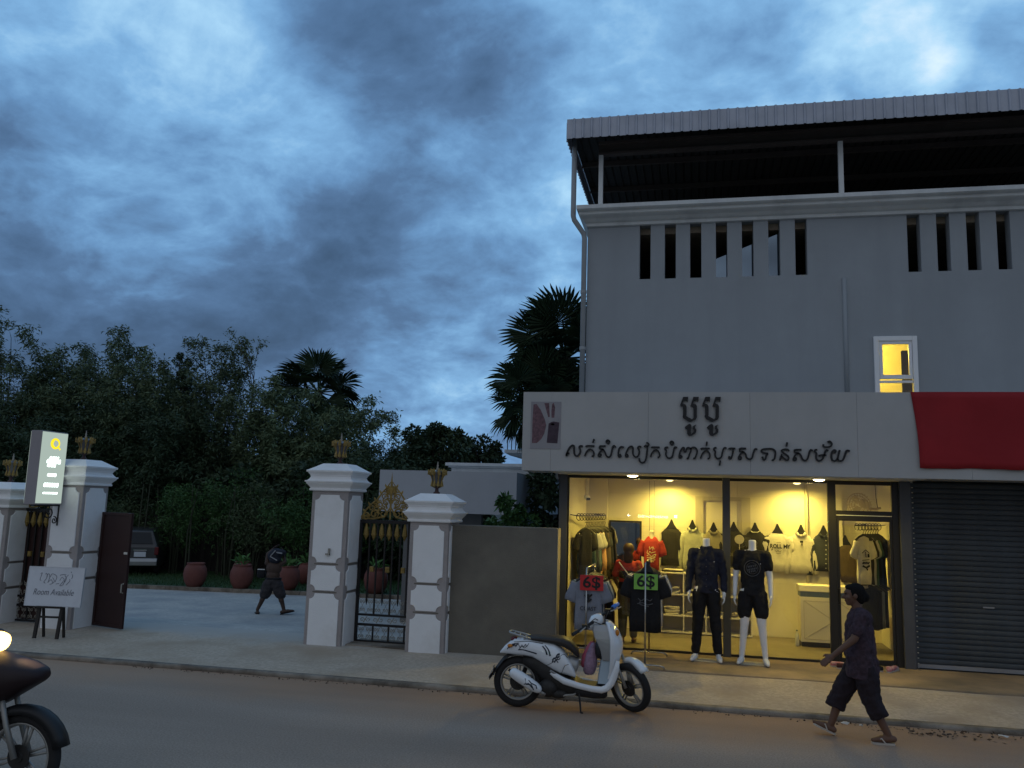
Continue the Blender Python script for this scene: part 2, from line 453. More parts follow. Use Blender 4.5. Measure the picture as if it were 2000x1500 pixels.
def pave_mat():
    m = mat('dusty concrete', (0.47, 0.385, 0.295), 0.9, 0.22, 22.0, 0.6, 110, col2=(0.38, 0.295, 0.21), c2scale=1.3, c2thr=0.56)
    t = m.node_tree; b = t.nodes['Principled BSDF']; L = t.links.new
    src = b.inputs['Base Color'].links[0].from_socket
    tcn = t.nodes.new('ShaderNodeTexCoord'); sp = t.nodes.new('ShaderNodeSeparateXYZ'); L(tcn.outputs['Object'], sp.inputs[0])
    n = t.nodes.new('ShaderNodeTexNoise'); n.inputs['Scale'].default_value = 1.1; n.inputs['Detail'].default_value = 8; L(tcn.outputs['Object'], n.inputs['Vector'])
    a = t.nodes.new('ShaderNodeMath'); a.operation = 'MULTIPLY_ADD'; L(n.outputs['Fac'], a.inputs[0]); a.inputs[1].default_value = 1.6; L(sp.outputs[1], a.inputs[2])
    mr = t.nodes.new('ShaderNodeMapRange'); mr.interpolation_type = 'SMOOTHSTEP'; mr.inputs['From Min'].default_value = 12.1; mr.inputs['From Max'].default_value = 13.1
    L(a.outputs[0], mr.inputs['Value'])
    mx = t.nodes.new('ShaderNodeMixRGB'); L(mr.outputs[0], mx.inputs[0]); L(src, mx.inputs[1]); mx.inputs[2].default_value = (0.43, 0.41, 0.375, 1)
    L(mx.outputs[0], b.inputs['Base Color'])
    return m
M['asphalt'] = asphalt_mat()
M['pave'] = pave_mat()
M['kerb'] = mat('weathered kerb', (0.26, 0.22, 0.175), 0.9, 0.2, 3.0, 0.6, 60, col2=(0.10, 0.08, 0.06), c2scale=2.5, c2thr=0.52)
M['apron'] = mat('shop apron screed', (0.33, 0.24, 0.15), 0.8, 0.16, 2.0, 0.2, 90, col2=(0.17, 0.135, 0.095), c2scale=1.1)
M['yard'] = mat('pale gravelly concrete', (0.44, 0.42, 0.385), 0.9, 0.2, 14, 0.5, 70, col2=(0.31, 0.31, 0.305), c2scale=0.9, c2thr=0.55)
M['earth'] = mat('dark earth', (0.06, 0.05, 0.035), 0.95, 0.2, 0.4)

rnd = random.Random(5)
struct(MB().grid(lambda u, v: (-400 + 800 * u, -250 + 800 * v, -0.72), 4, 4).build('ground', M['earth']))
struct(MB().grid(lambda u, v: (-150 + 300 * u, -7.0 + 16.93 * v, 0.0), 60, 6).build('road', M['asphalt']))

def pave_z(y):
    return 0.05 + 0.07 * min(1.0, max(0.0, (y - 9.93) / 1.5))
nz = lambda x, y: 0.005 * math.sin(x * 1.7 + y) + 0.003 * math.sin(x * 4.1 - y * 3)
ys = [9.98, 10.3, 10.7, 11.1, 11.5, 12.0, 12.46]
mb = MB()
nx = 240
for j, y in enumerate(ys):
    for i in range(nx + 1):
        x = -100 + 160 * i / nx
        mb.v.append((x, y, pave_z(y) + (nz(x, y) if 10 < y < 12.3 else 0)))
for j in range(len(ys) - 1):
    for i in range(nx):
        a = j * (nx + 1) + i
        mb.f.append((a, a + 1, a + nx + 2, a + nx + 1))
struct(mb.build('pavement', M['pave'], smooth=True))
# kerb: worn edge running along the road
mb = MB(); rings = []
for i in range(401):
    x = -60 + 80 * i / 400
    w = rnd.uniform(-0.012, 0.012) + 0.015 * math.sin(x * 0.9); h = rnd.uniform(-0.012, 0.006) - (0.02 if rnd.random() < 0.06 else 0)
    yb = 9.90 + w
    rings.append([(x, yb, -0.02), (x, yb + 0.005, 0.036 + h), (x, yb + 0.025, 0.052 + h), (x, 9.985, 0.056), (x, 9.985, -0.02)])
struct(mb.loft(rings).build('kerb', M['kerb'], smooth=True))

def yard_z(y):
    t = min(1.0, max(0.0, (y - 12.46) / 4.6))
    return 0.118 - 0.668 * (t * t * (3 - 2 * t))
mb = MB(); ys = [12.46 + 0.45 * k for k in range(12)] + [18.5, 21, 24, 30, 60]
for y in ys:
    for i in range(41): mb.v.append((-60 + 58.1 * i / 40, y, yard_z(y)))
for j in range(len(ys) - 1):
    for i in range(40):
        a = j * 41 + i; mb.f.append((a, a + 1, a + 42, a + 41))
struct(mb.build('yard', M['yard'], smooth=True))
struct(MB().box(-1.9, 9.0, 11.42, 12.80, 0.06, 0.135).build('shop_apron', M['apron'], bevel=0.01))

# lawn behind a low kerb at the back of the yard
ck = Vector((-10.78, 22.82, 0)) - Vector((-15.96, 22.2, 0)); ck.normalize(); cn = Vector((-ck.y, ck.x, 0))
c0 = Vector((-15.96, 22.2, 0))
def lawn_pt(s, t, z): p = c0 + ck * s + cn * t; return (p.x, p.y, z)
mb = MB()
for s0, s1 in [(-22 + 1.0 * k, -22 + 1.0 * k + 0.985) for k in range(34)]:
    mb.add([lawn_pt(s0, 0, -0.6), lawn_pt(s1, 0, -0.6), lawn_pt(s1, 0.12, -0.6), lawn_pt(s0, 0.12, -0.6), lawn_pt(s0, 0, -0.44), lawn_pt(s1, 0, -0.44), lawn_pt(s1, 0.12, -0.44), lawn_pt(s0, 0.12, -0.44)],
           [(3, 2, 1, 0), (4, 5, 6, 7), (0, 1, 5, 4), (1, 2, 6, 5), (2, 3, 7, 6), (3, 0, 4, 7)])
struct(mb.build('garden_kerb', M['kerb']))
struct(MB().add([lawn_pt(-24, 0.12, -0.46), lawn_pt(14, 0.12, -0.46), lawn_pt(14, 40, -0.46), lawn_pt(-24, 40, -0.46)], [(0, 1, 2, 3)]).build('lawn', M['grass']))

def leaf_mesh(name, P, D, length, width, m, parent=None, seed=0, bend=0.0):
    """many leaf blades: P (n,3) roots, D (n,3) directions"""
    g = np.random.default_rng(seed)
    n = len(P); D = D / (np.linalg.norm(D, axis=1)[:, None] + 1e-9)
    q = g.normal(size=(n, 3)); S = np.cross(D, q); S /= (np.linalg.norm(S, axis=1)[:, None] + 1e-9)
    Ln = (length * g.uniform(0.6, 1.25, n))[:, None]; Wd = (width * g.uniform(0.7, 1.2, n))[:, None]
    mid = P + D * Ln * 0.45; tip = P + D * Ln
    tip[:, 2] -= bend * Ln[:, 0]
    V = np.stack([P, mid + S * Wd / 2, tip, mid - S * Wd / 2], axis=1).reshape(-1, 3).astype(np.float32)
    me = bpy.data.meshes.new(name)
    me.vertices.add(4 * n); me.vertices.foreach_set('co', V.ravel())
    me.loops.add(4 * n); me.loops.foreach_set('vertex_index', np.arange(4 * n, dtype=np.int32))
    me.polygons.add(n); me.polygons.foreach_set('loop_start', np.arange(0, 4 * n, 4, dtype=np.int32))
    me.update(); me.validate()
    me.materials.append(m)
    o = bpy.data.objects.new(name, me); COL.objects.link(o)
    if parent is not None: o.parent = parent
    return o
g = np.random.default_rng(11)
n = 9000
s = g.uniform(-14, 8, n); t = g.uniform(0.15, 3.5, n)
P = np.array([lawn_pt(a, b, -0.46) for a, b in zip(s, t)])
D = np.stack([g.normal(0, 0.35, n), g.normal(0, 0.35, n), np.ones(n)], 1)
stuff(leaf_mesh('grass', P, D, 0.09, 0.02, M['grass'], None, 3), 'short dark green grass on the garden strip', 'grass')

# litter and trodden leaves in the gutter
def scrap(rr, w, h):
    k = 7
    poly = [(math.cos(2 * math.pi * i / k) * w * rr.uniform(0.6, 1), math.sin(2 * math.pi * i / k) * h * rr.uniform(0.6, 1)) for i in range(k)]
    mb = MB(); zz = [rr.uniform(0.004, 0.03) for _ in range(k)]
    mb.add([(0, 0, 0.03)] + [(p[0], p[1], z) for p, z in zip(poly, zz)] + [(0, 0, 0.026)] + [(p[0], p[1], z - 0.003) for p, z in zip(poly, zz)],
           [(0, 1 + i, 1 + (i + 1) % k) for i in range(k)] + [(k + 1, k + 2 + (i + 1) % k, k + 2 + i) for i in range(k)])
    return mb
M['paper'] = mat('white litter', (0.62, 0.60, 0.56), 0.8, 0.1)
M['dead_leaf'] = mat('dead leaves', (0.09, 0.06, 0.04), 0.9, 0.3)
for i, (x, y, w, h, lab) in enumerate([(3.05, 9.74, 0.06, 0.025, 'crumpled white paper scrap in the gutter near the shutter'), (1.93, 9.80, 0.025, 0.02, 'small white paper ball in the gutter behind the walking person'),
                                    (1.55, 9.78, 0.05, 0.015, 'flat pale paper strip in the gutter between the walker\'s feet'), (1.70, 9.72, 0.03, 0.015, 'tiny pale scrap in the gutter below the walker\'s dark trousers')]):
    o = scrap(random.Random(i), w, h).build('paper_scrap', M['paper']); o.location = (x, y, 0.004); tag(o, lab, 'litter')
g = np.random.default_rng(4); n = 80
P = np.stack([g.normal(2.45, 0.33, n), g.normal(9.62, 0.07, n), g.uniform(0.004, 0.03, n)], 1)
D = np.stack([g.normal(0, 1, n), g.normal(0, 1, n), g.normal(0, 0.15, n)], 1)
stuff(leaf_mesh('leaf_litter', P, D, 0.05, 0.022, M['dead_leaf'], None, 8), 'patch of trodden dead leaves in the road gutter', 'leaf litter')
g = np.random.default_rng(14); n = 260
P = np.stack([g.uniform(-7, 4.2, n), 9.86 - np.abs(g.normal(0, 0.05, n)), g.uniform(0.003, 0.015, n)], 1)
D = np.stack([g.normal(0, 1, n), g.normal(0, 1, n), g.normal(0, 0.2, n)], 1)
stuff(leaf_mesh('gutter_grit', P, D, 0.03, 0.02, M['dead_leaf'], None, 9), 'dark grit and leaf crumbs lying along the kerb', 'grit')
# ================================================================== SHOP BUILDING
LETTER_STROKES=[
[[(-1.738,2.918),(-1.731,2.934),(-1.748,2.934),(-1.758,2.896),(-1.764,2.91),(-1.748,2.956),(-1.716,3.016),(-1.678,3.046),(-1.655,3.028),(-1.655,2.979),(-1.649,2.925),(-1.621,2.892),(-1.583,2.915),(-1.564,2.969),(-1.583,3.018),(-1.563,3.04),(-1.533,3.033)]],
[[(-1.489,3.025),(-1.47,3.041),(-1.367,3.04)],[(-1.501,2.894),(-1.48,2.949),(-1.437,2.993),(-1.393,2.977),(-1.374,2.94),(-1.381,2.896),(-1.403,2.902)],[(-1.39,3.086),(-1.373,3.14)]],
[[(-1.296,3.028),(-1.28,3.041),(-1.21,3.042)],[(-1.296,3.025),(-1.289,3.004),(-1.245,2.994),(-1.216,2.953),(-1.203,2.916),(-1.17,2.884),(-1.138,2.906),(-1.12,2.976),(-1.108,3.036),(-1.086,3.047),(-1.07,3.026)],[(-1.245,2.994),(-1.279,2.968),(-1.306,2.925),(-1.307,2.896),(-1.284,2.895),(-1.273,2.922),(-1.295,2.928)],[(-1.179,3.127),(-1.159,3.116),(-1.156,3.097),(-1.171,3.079),(-1.189,3.083),(-1.2,3.103),(-1.192,3.122),(-1.177,3.127)]],
[[(-1.01,2.933),(-0.993,2.903),(-1.02,2.892),(-1.031,2.924),(-1.021,2.999),(-0.995,3.034),(-0.952,3.027)]],
[[(-0.912,2.934),(-0.894,2.905),(-0.924,2.896),(-0.926,2.931),(-0.893,3.012),(-0.856,3.043),(-0.829,3.029),(-0.829,2.981),(-0.823,2.927),(-0.791,2.894),(-0.754,2.913),(-0.738,2.972),(-0.759,3.025),(-0.739,3.044),(-0.712,3.036)],[(-0.67,3.035),(-0.654,3.058),(-0.63,3.037),(-0.633,2.973),(-0.643,2.888),(-0.663,2.834),(-0.7,2.817),(-0.732,2.838),(-0.738,2.881)],[(-0.63,3.037),(-0.609,3.07),(-0.623,3.093),(-0.644,3.096)]],
[[(-0.575,3.025),(-0.554,3.036),(-0.459,3.035)],[(-0.583,2.899),(-0.564,2.953),(-0.522,2.996),(-0.485,2.986),(-0.461,2.944),(-0.464,2.907),(-0.485,2.89)]],
[[(-0.342,3.035),(-0.375,3.036),(-0.388,3.011),(-0.368,2.988),(-0.375,2.94),(-0.359,2.901),(-0.328,2.888),(-0.291,2.904),(-0.273,2.968),(-0.26,3.032),(-0.239,3.041),(-0.224,3.031)],[(-0.295,3.121),(-0.276,3.111),(-0.273,3.092),(-0.287,3.074),(-0.305,3.078),(-0.316,3.097),(-0.307,3.117),(-0.293,3.121)]],
[[(-0.177,2.933),(-0.156,2.907),(-0.187,2.894),(-0.194,2.922),(-0.177,2.986),(-0.146,3.034),(-0.125,3.029),(-0.13,2.997),(-0.109,2.976),(-0.083,3.035),(-0.042,3.025),(-0.037,2.993),(-0.057,2.94),(-0.073,2.887),(-0.089,2.897)],[(-0.042,3.014),(-0.011,3.041),(0.03,3.031),(0.049,2.989),(0.035,2.931),(0.015,2.889),(-0.003,2.897)]],
[[(0.097,3.016),(0.118,3.029),(0.216,3.029)],[(0.094,2.89),(0.118,2.954),(0.159,2.996),(0.195,2.986),(0.217,2.945),(0.21,2.897),(0.187,2.89)],[(0.173,3.065),(0.18,3.123)]],
[[(0.308,3.041),(0.28,3.038),(0.272,3.014),(0.292,2.988),(0.287,2.946),(0.302,2.904),(0.328,2.892),(0.368,2.911),(0.384,2.968),(0.4,3.026),(0.42,3.042),(0.44,3.034)],[(0.358,2.869),(0.347,2.8)]],
[[(0.471,3.022),(0.486,3.035),(0.557,3.034)],[(0.527,3.031),(0.526,2.992),(0.511,2.929),(0.495,2.892),(0.47,2.903),(0.48,2.928)]],
[[(0.608,3.022),(0.628,3.037),(0.698,3.036)],[(0.613,3.022),(0.62,2.997),(0.665,2.988),(0.693,2.953),(0.702,2.916),(0.737,2.891),(0.773,2.907),(0.788,2.959),(0.809,3.022),(0.824,3.033),(0.844,3.023)],[(0.665,2.988),(0.632,2.972),(0.604,2.925),(0.599,2.894),(0.627,2.891),(0.632,2.918),(0.612,2.922)]],
[[(0.983,2.973),(0.943,2.978),(0.906,2.989),(0.897,3.013),(0.919,3.029),(0.964,3.035),(1.034,3.036),(1.073,3.011),(1.078,2.969),(1.067,2.907),(1.047,2.884),(1.034,2.892)],[(0.983,2.973),(0.961,2.942),(0.947,2.897),(0.924,2.886),(0.907,2.93)]],
[[(1.253,3.008),(1.24,3.029),(1.192,3.033),(1.158,3.01),(1.201,2.971),(1.245,2.936),(1.24,2.89),(1.21,2.894),(1.156,2.94)],[(1.16,2.966),(1.136,2.883)],[(1.223,3.075),(1.234,3.127)]],
[[(1.32,3.017),(1.34,3.03),(1.414,3.031)],[(1.325,3.017),(1.333,2.992),(1.377,2.983),(1.408,2.949),(1.422,2.908),(1.455,2.885),(1.485,2.904),(1.506,2.961),(1.521,3.018),(1.536,3.03),(1.558,3.02)],[(1.377,2.983),(1.344,2.969),(1.317,2.924),(1.311,2.891),(1.338,2.889),(1.343,2.917),(1.324,2.92)]],
[[(1.616,3.034),(1.588,3.031),(1.583,3.008),(1.604,2.983),(1.598,2.937),(1.612,2.896),(1.645,2.887),(1.68,2.913),(1.7,2.959),(1.716,3.011),(1.731,3.031),(1.755,3.021)],[(1.632,2.953),(1.671,2.964),(1.729,2.962)],[(1.694,3.108),(1.698,3.077),(1.732,3.07),(1.78,3.078),(1.801,3.114),(1.777,3.147),(1.748,3.139)]],
[[(1.832,2.992),(1.849,3.023),(1.823,3.031),(1.798,2.997),(1.792,2.94),(1.805,2.895),(1.839,2.89),(1.868,2.921),(1.884,2.983),(1.9,3.034)],[(1.868,2.921),(1.887,2.891),(1.93,2.897),(1.956,2.948),(1.976,3.01),(1.991,3.03),(2.025,3.021)]]]
BIG_LETTERS=[
[[(-0.14,3.739),(-0.073,3.741),(-0.077,3.679),(-0.095,3.672),(-0.087,3.693),(-0.131,3.694),(-0.152,3.65),(-0.11,3.633),(-0.095,3.609),(-0.095,3.486),(-0.101,3.474),(-0.022,3.429),(-0.001,3.448),(-0.001,3.591),(-0.006,3.605),(-0.04,3.612),(-0.036,3.634),(-0.001,3.74),(0.072,3.74),(0.065,3.679),(0.051,3.674),(0.057,3.696),(0.015,3.696),(-0.008,3.653),(0.034,3.634),(0.047,3.61),(0.045,3.458),(0.033,3.429),(-0.013,3.41),(-0.04,3.393),(-0.068,3.398),(-0.142,3.447),(-0.149,3.471),(-0.142,3.485),(-0.142,3.6),(-0.147,3.609),(-0.182,3.614),(-0.18,3.631)],[(-0.119,3.314),(-0.091,3.343),(-0.057,3.365),(-0.036,3.355),(-0.029,3.339),(-0.036,3.254),(-0.031,3.228),(-0.004,3.249),(0.006,3.278),(-0.008,3.301),(-0.008,3.334),(0.036,3.356),(0.02,3.335),(0.022,3.311),(0.04,3.283),(0.035,3.25),(0.01,3.226),(-0.036,3.199),(-0.068,3.204),(-0.087,3.229),(-0.087,3.286),(-0.105,3.293)]],
[[(0.159,3.74),(0.225,3.742),(0.22,3.68),(0.203,3.673),(0.211,3.694),(0.168,3.695),(0.147,3.651),(0.188,3.635),(0.203,3.611),(0.202,3.488),(0.197,3.476),(0.274,3.431),(0.295,3.45),(0.296,3.592),(0.291,3.606),(0.257,3.613),(0.262,3.635),(0.296,3.74),(0.368,3.741),(0.362,3.68),(0.348,3.675),(0.353,3.697),(0.312,3.697),(0.289,3.654),(0.33,3.635),(0.343,3.611),(0.341,3.46),(0.329,3.432),(0.283,3.413),(0.256,3.396),(0.229,3.4),(0.155,3.449),(0.149,3.473),(0.156,3.487),(0.156,3.601),(0.151,3.611),(0.117,3.615),(0.119,3.632)],[(0.178,3.317),(0.205,3.346),(0.24,3.367),(0.26,3.358),(0.267,3.342),(0.26,3.257),(0.264,3.231),(0.292,3.253),(0.301,3.281),(0.288,3.304),(0.288,3.337),(0.331,3.359),(0.316,3.337),(0.317,3.314),(0.335,3.286),(0.331,3.253),(0.305,3.229),(0.26,3.203),(0.228,3.207),(0.21,3.233),(0.21,3.289),(0.192,3.296)]]]
YG = 12.82
B = thing('shop_building', 'grey three storey shop building with lit glass shopfront and roof terrace', 'building', (0.5, YG, 0.12))
def bp(mb, name, m, **k): return mb.build(name, M[m] if isinstance(m, str) else m, B, world=True, **k)

# upper wall with its slots and one window opening
slots = [(-0.822 + 0.387 * i, -0.652 + 0.387 * i) for i in range(7)] + [(3.07 + 0.399 * i, 3.248 + 0.399 * i) for i in range(10)]
mb = MB()
XR = 9.0
mb.box(-1.64, 2.555, YG, YG + 0.2, 2.76, 5.718); mb.box(3.14, XR, YG, YG + 0.2, 2.76, 5.718)
mb.box(2.555, 3.14, YG, YG + 0.2, 4.76, 5.718); mb.box(2.555, 3.14, YG, YG + 0.2, 2.76, 3.55)
xs = [-1.64] + [q for s_ in slots for q in s_] + [XR]
for i in range(0, len(xs), 2): mb.box(xs[i], xs[i + 1], YG, YG + 0.2, 5.718, 6.60)
mb.box(-1.64, XR, YG, YG + 0.2, 6.60, 6.66)
bp(mb, 'wall', 'grey_wall')
mb = MB(); mb.box(-1.64, -1.44, YG + 0.2, 21, 2.76, 6.66); mb.box(-1.44, XR, 20.8, 21, 0.1, 6.66); mb.box(XR - 0.2, XR, YG + 0.2, 20.8, 0.1, 6.66)
bp(mb, 'wall', 'grey_wall')
bp(MB().box(-1.44, XR - 0.2, YG + 0.2, 20.8, 6.50, 6.64), 'terrace_slab', 'pave')
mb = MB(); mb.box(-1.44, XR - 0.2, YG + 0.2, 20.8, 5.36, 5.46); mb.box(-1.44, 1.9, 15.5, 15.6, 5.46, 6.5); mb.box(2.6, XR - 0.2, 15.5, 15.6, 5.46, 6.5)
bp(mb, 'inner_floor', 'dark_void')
# added mirror panel, cut on a slant to imitate a sky reflection in three slots
mb = MB(); poly = [(0.345, 5.47), (0.345, 6.075), (1.45, 6.51), (1.45, 5.47)]
mb.prism(poly, lambda x, z: (x, 13.05, z), lambda x, z: (x, 13.065, z)); bp(mb, 'slot_reflector', 'mirror_pane')
# vertical plastered pipe
bp(MB().tube([(2.18, YG - 0.005, 3.83), (2.18, YG - 0.005, 5.65)], 0.032, 10), 'plastered_pipe', 'grey_wall', smooth=True)

# cornice swept round the corner
prof = [(0.0, 6.585), (0.05, 6.59), (0.055, 6.635), (0.10, 6.65), (0.15, 6.685), (0.22, 6.71), (0.245, 6.725), (0.245, 6.765), (0.30, 6.775), (0.325, 6.79), (0.325, 6.85), (-0.05, 6.855), (-0.05, 6.67)]
rings = []
for fx, fy in (((-1.64, -0.45), (21.0, 0)), ((-1.64, -0.45), (YG, -1)), ((5.30, 0), (YG, -1))):
    rings.append([(fx[0] + fx[1] * o_, fy[0] + fy[1] * o_, z) for o_, z in prof])
bp(MB().loft(rings), 'cornice', 'cornice')
rings = [[(x, YG - o_, z) for o_, z in prof] for x in (5.306, XR)]
bp(MB().loft(rings), 'cornice', 'cornice')

# ribbed roof skirt, roof sheet, beams, posts
def ribs(a0, a1, pitch=0.137):
    pts = []; a = a0
    while a < a1:
        pts += [(a, 0), (a + pitch * 0.68, 0), (a + pitch * 0.76, 0.022), (a + pitch * 0.92, 0.022)]
        a += pitch
    pts.append((a1, 0)); return pts
pr = ribs(-1.93, XR + 0.3)
mb = MB().loft([[(x, 12.30 - d, z) for x, d in pr] for z in (7.865, 8.185)], cap=False, closed=False); n0 = len(mb.v)
mb.loft([[(x, 12.306 - d, z) for x, d in pr] for z in (8.185, 7.865)], cap=False, closed=False)
bp(mb, 'roof_skirt', 'steel_roof')
pr = ribs(12.30, 20.9)
mb = MB().loft([[(-1.93 - d, y, z) for y, d in pr] for z in (8.18, 7.865)], cap=False, closed=False)
mb.loft([[(-1.924 - d, y, z) for y, d in pr] for z in (7.865, 8.18)], cap=False, closed=False)
bp(mb, 'roof_skirt', 'steel_roof')
pr = ribs(-1.92, XR + 0.3)
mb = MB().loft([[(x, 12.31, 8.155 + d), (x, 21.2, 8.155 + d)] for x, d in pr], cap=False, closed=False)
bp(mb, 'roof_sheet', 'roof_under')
for y in (12.62, 13.9, 15.1, 16.3, 17.5, 18.7, 19.9): bp(MB().box(-1.90, XR, y, y + 0.05, 8.06, 8.15), 'purlin', 'purlin')
mb = MB(); mb.box(-1.50, XR, 12.90, 13.02, 8.02, 8.06); mb.box(-1.50, XR, 12.945, 12.975, 7.88, 8.02); mb.box(-1.50, XR, 12.90, 13.02, 7.84, 7.88)
bp(mb, 'front_beam', 'purlin')
for x in (-1.46, 2.20, 5.86): bp(MB().box(x - 0.035, x + 0.035, 12.925, 12.995, 6.64, 7.84), 'roof_post', 'white_metal')
for x in (-1.46, 2.20, 5.86): bp(MB().box(x - 0.04, x + 0.04, 19.6, 19.68, 6.64, 8.06), 'roof_post', 'white_metal')
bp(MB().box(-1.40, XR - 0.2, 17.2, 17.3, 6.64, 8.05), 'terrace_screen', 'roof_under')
pz = [(-1.85, 12.62, 8.05), (-1.85, 12.62, 6.72), (-1.835, 12.64, 6.66), (-1.70, 12.755, 6.47), (-1.685, 12.77, 6.40), (-1.685, 12.77, 3.82)]
o = bp(MB().tube(pz, 0.042, 10), 'downpipe', 'pipe', smooth=True)
for z in (4.6, 5.5): MB().tube([(-1.685, 12.77, z), (-1.685, 12.77, z + 0.05)], 0.05, 10).build('pipe_collar', M['pipe'], o, world=False).location = (-0.5, -YG, -0.12)

# small lit window
fw = MB(); fw.box(2.555, 2.622, 12.775, 12.85, 3.55, 4.76); fw.box(3.073, 3.14, 12.775, 12.85, 3.55, 4.76); fw.box(2.622, 3.073, 12.775, 12.85, 4.69, 4.76)
win = bp(fw, 'window', 'frame_white', bevel=0.006)
def sub(mb, name, m, parent, **k):
    # a sub-part of the building, built in world coordinates
    off = B.location
    mb.v = [(x - off[0], y - off[1], z - off[2]) for x, y, z in mb.v]
    return mb.build(name, M[m] if isinstance(m, str) else m, parent, **k)
s_ = MB(); s_.box(2.626, 2.672, 12.79, 12.84, 4.135, 4.686); s_.box(3.024, 3.069, 12.79, 12.84, 4.135, 4.686); s_.box(2.672, 3.024, 12.79, 12.84, 4.645, 4.686); s_.box(2.672, 3.024, 12.79, 12.84, 4.135, 4.195)
sub(s_, 'sash', 'frame_white', win, bevel=0.004)
sub(MB().box(2.626, 3.069, 12.80, 12.84, 4.08, 4.115), 'mullion', 'frame_white', win)
sub(MB().box(2.672, 3.024, 12.812, 12.818, 4.195, 4.645), 'pane', 'glass', win)
sub(MB().box(2.626, 3.069, 12.812, 12.818, 3.56, 4.08), 'pane', 'glass', win)
M['room_wall'] = mat('lit room wall', (0.78, 0.74, 0.62), 0.7, 0.05)
mb = MB(); mb.box(1.9, 4.6, 14.6, 14.7, 3.3, 5.2); mb.box(1.8, 1.9, 13.03, 14.7, 3.3, 5.2); mb.box(4.6, 4.7, 13.03, 14.7, 3.3, 5.2); mb.box(1.8, 4.7, 13.03, 14.7, 5.2, 5.3); mb.box(1.8, 4.7, 13.03, 14.7, 3.2, 3.3)
bp(mb, 'inner_wall', 'room_wall')
M['curtain'] = mat('dark curtain', (0.03, 0.028, 0.025), 0.9, 0.2)
mb = MB(); mb.loft([[(2.995 + 0.012 * (k % 2), 13.06 + 0.012 * k, z) for k in range(7)] + [(3.12, 13.14, z), (3.12, 13.06, z)] for z in (3.4, 4.45, 4.60)]); bp(mb, 'curtain', 'curtain')
def lamp(name, kind, loc, power, col, **kw):
    d = bpy.data.lights.new(name, kind); d.energy = power; d.color = col
    for k, v in kw.items(): setattr(d, k, v)
    o = bpy.data.objects.new(name, d); COL.objects.link(o); o.location = loc
    return o
WARM = (1.0, 0.745, 0.14)
lamp('room_lamp', 'POINT', (2.55, 14.1, 4.75), 36, (1.0, 0.72, 0.09), shadow_soft_size=0.08)

# fascia board: core, panels, letters
fas = bp(MB().box(-2.40, XR, 11.895, YG - 0.002, 2.69, 3.80), 'fascia', 'fascia')
xs = [-2.412, -1.995, -0.62, 0.755, 2.13, 3.505, 4.88, 6.255, 7.63, XR]
for a, b in zip(xs[:-1], xs[1:]):
    sub(MB().box(a + 0.0012, b - 0.0012, 11.85, 11.893, 2.68, 3.812), 'fascia_panel', 'fascia', fas)
sub(MB().box(-2.412, -2.402, 11.895, YG - 0.003, 2.68, 3.812), 'fascia_panel', 'fascia', fas)
def smooth_path(p, k=3):
    out = []
    for i in range(len(p) - 1):
        p0 = p[max(i - 1, 0)]; p1 = p[i]; p2 = p[i + 1]; p3 = p[min(i + 2, len(p) - 1)]
        for j in range(k):
            t = j / k
            out.append(tuple(0.5 * (2 * p1[c] + (p2[c] - p0[c]) * t + (2 * p0[c] - 5 * p1[c] + 4 * p2[c] - p3[c]) * t * t + (3 * p1[c] - p0[c] - 3 * p2[c] + p3[c]) * t ** 3) for c in (0, 1)))
    out.append(p[-1]); return out
def stroke(mb, p, r, y0, y1, k=3):
    """a flat letter stroke with a squared edge, standing off the board"""
    pts = smooth_path(p, k) if len(p) > 2 else list(p)
    rings = []
    for i, q in enumerate(pts):
        a = pts[max(i - 1, 0)]; b = pts[min(i + 1, len(pts) - 1)]
        d = Vector((b[0] - a[0], b[1] - a[1])); d = d.normalized() if d.length > 1e-9 else Vector((1, 0)); w = Vector((-d.y, d.x)) * r
        rings.append([(q[0] + w.x, y0, q[1] + w.y), (q[0] - w.x, y0, q[1] - w.y), (q[0] - w.x, y1, q[1] - w.y), (q[0] + w.x, y1, q[1] + w.y)])
    mb.loft(rings)
for L in LETTER_STROKES:
    mb = MB()
    for s_ in L: stroke(mb, s_, 0.0115, 11.815, 11.848)
    sub(mb, 'letter', 'letter', fas)
for L in BIG_LETTERS:
    mb = MB()
    for poly in L: mb.prism(poly, lambda x, z: (x, 11.805, z), lambda x, z: (x, 11.848, z))
    sub(mb, 'letter', 'letter', fas)
# soffit
bp(MB().box(-2.0, 2.96, 11.90, YG - 0.05, 2.672, 2.688), 'soffit', 'cornice')

# ground floor: posts, glazing
bp(MB().box(-2.0, -1.875, YG - 0.06, YG + 0.06, 0.136, 2.67), 'post', 'dark_post', bevel=0.004)
bp(MB().box(0.413, 0.519, YG - 0.09, YG + 0.06, 0.136, 2.67), 'post', 'dark_post', bevel=0.004)
bp(MB().box(2.816, 2.958, YG - 0.10, YG + 0.10, 0.136, 2.67), 'post', 'dark_post', bevel=0.004)
fr = MB(); fr.box(-1.873, 0.411, YG - 0.02, YG + 0.03, 2.625, 2.668); fr.box(0.521, 1.87, YG - 0.02, YG + 0.03, 2.625, 2.668); fr.box(1.982, 2.724, YG - 0.02, YG + 0.03, 2.61, 2.668)
fr.box(-1.873, 0.411, YG - 0.02, YG + 0.03, 0.137, 0.165); fr.box(0.521, 1.87, YG - 0.02, YG + 0.03, 0.137, 0.165)
fr.box(1.872, 1.98, YG - 0.035, YG + 0.035, 0.137, 2.668); fr.box(2.726, 2.814, YG - 0.035, YG + 0.035, 0.137, 2.668); fr.box(1.982, 2.724, YG - 0.035, YG + 0.035, 2.185, 2.245)
fr.box(-1.873, -1.855, YG - 0.02, YG + 0.03, 0.166, 2.624)
sf = bp(fr, 'shopfront_frame', 'black_alu')
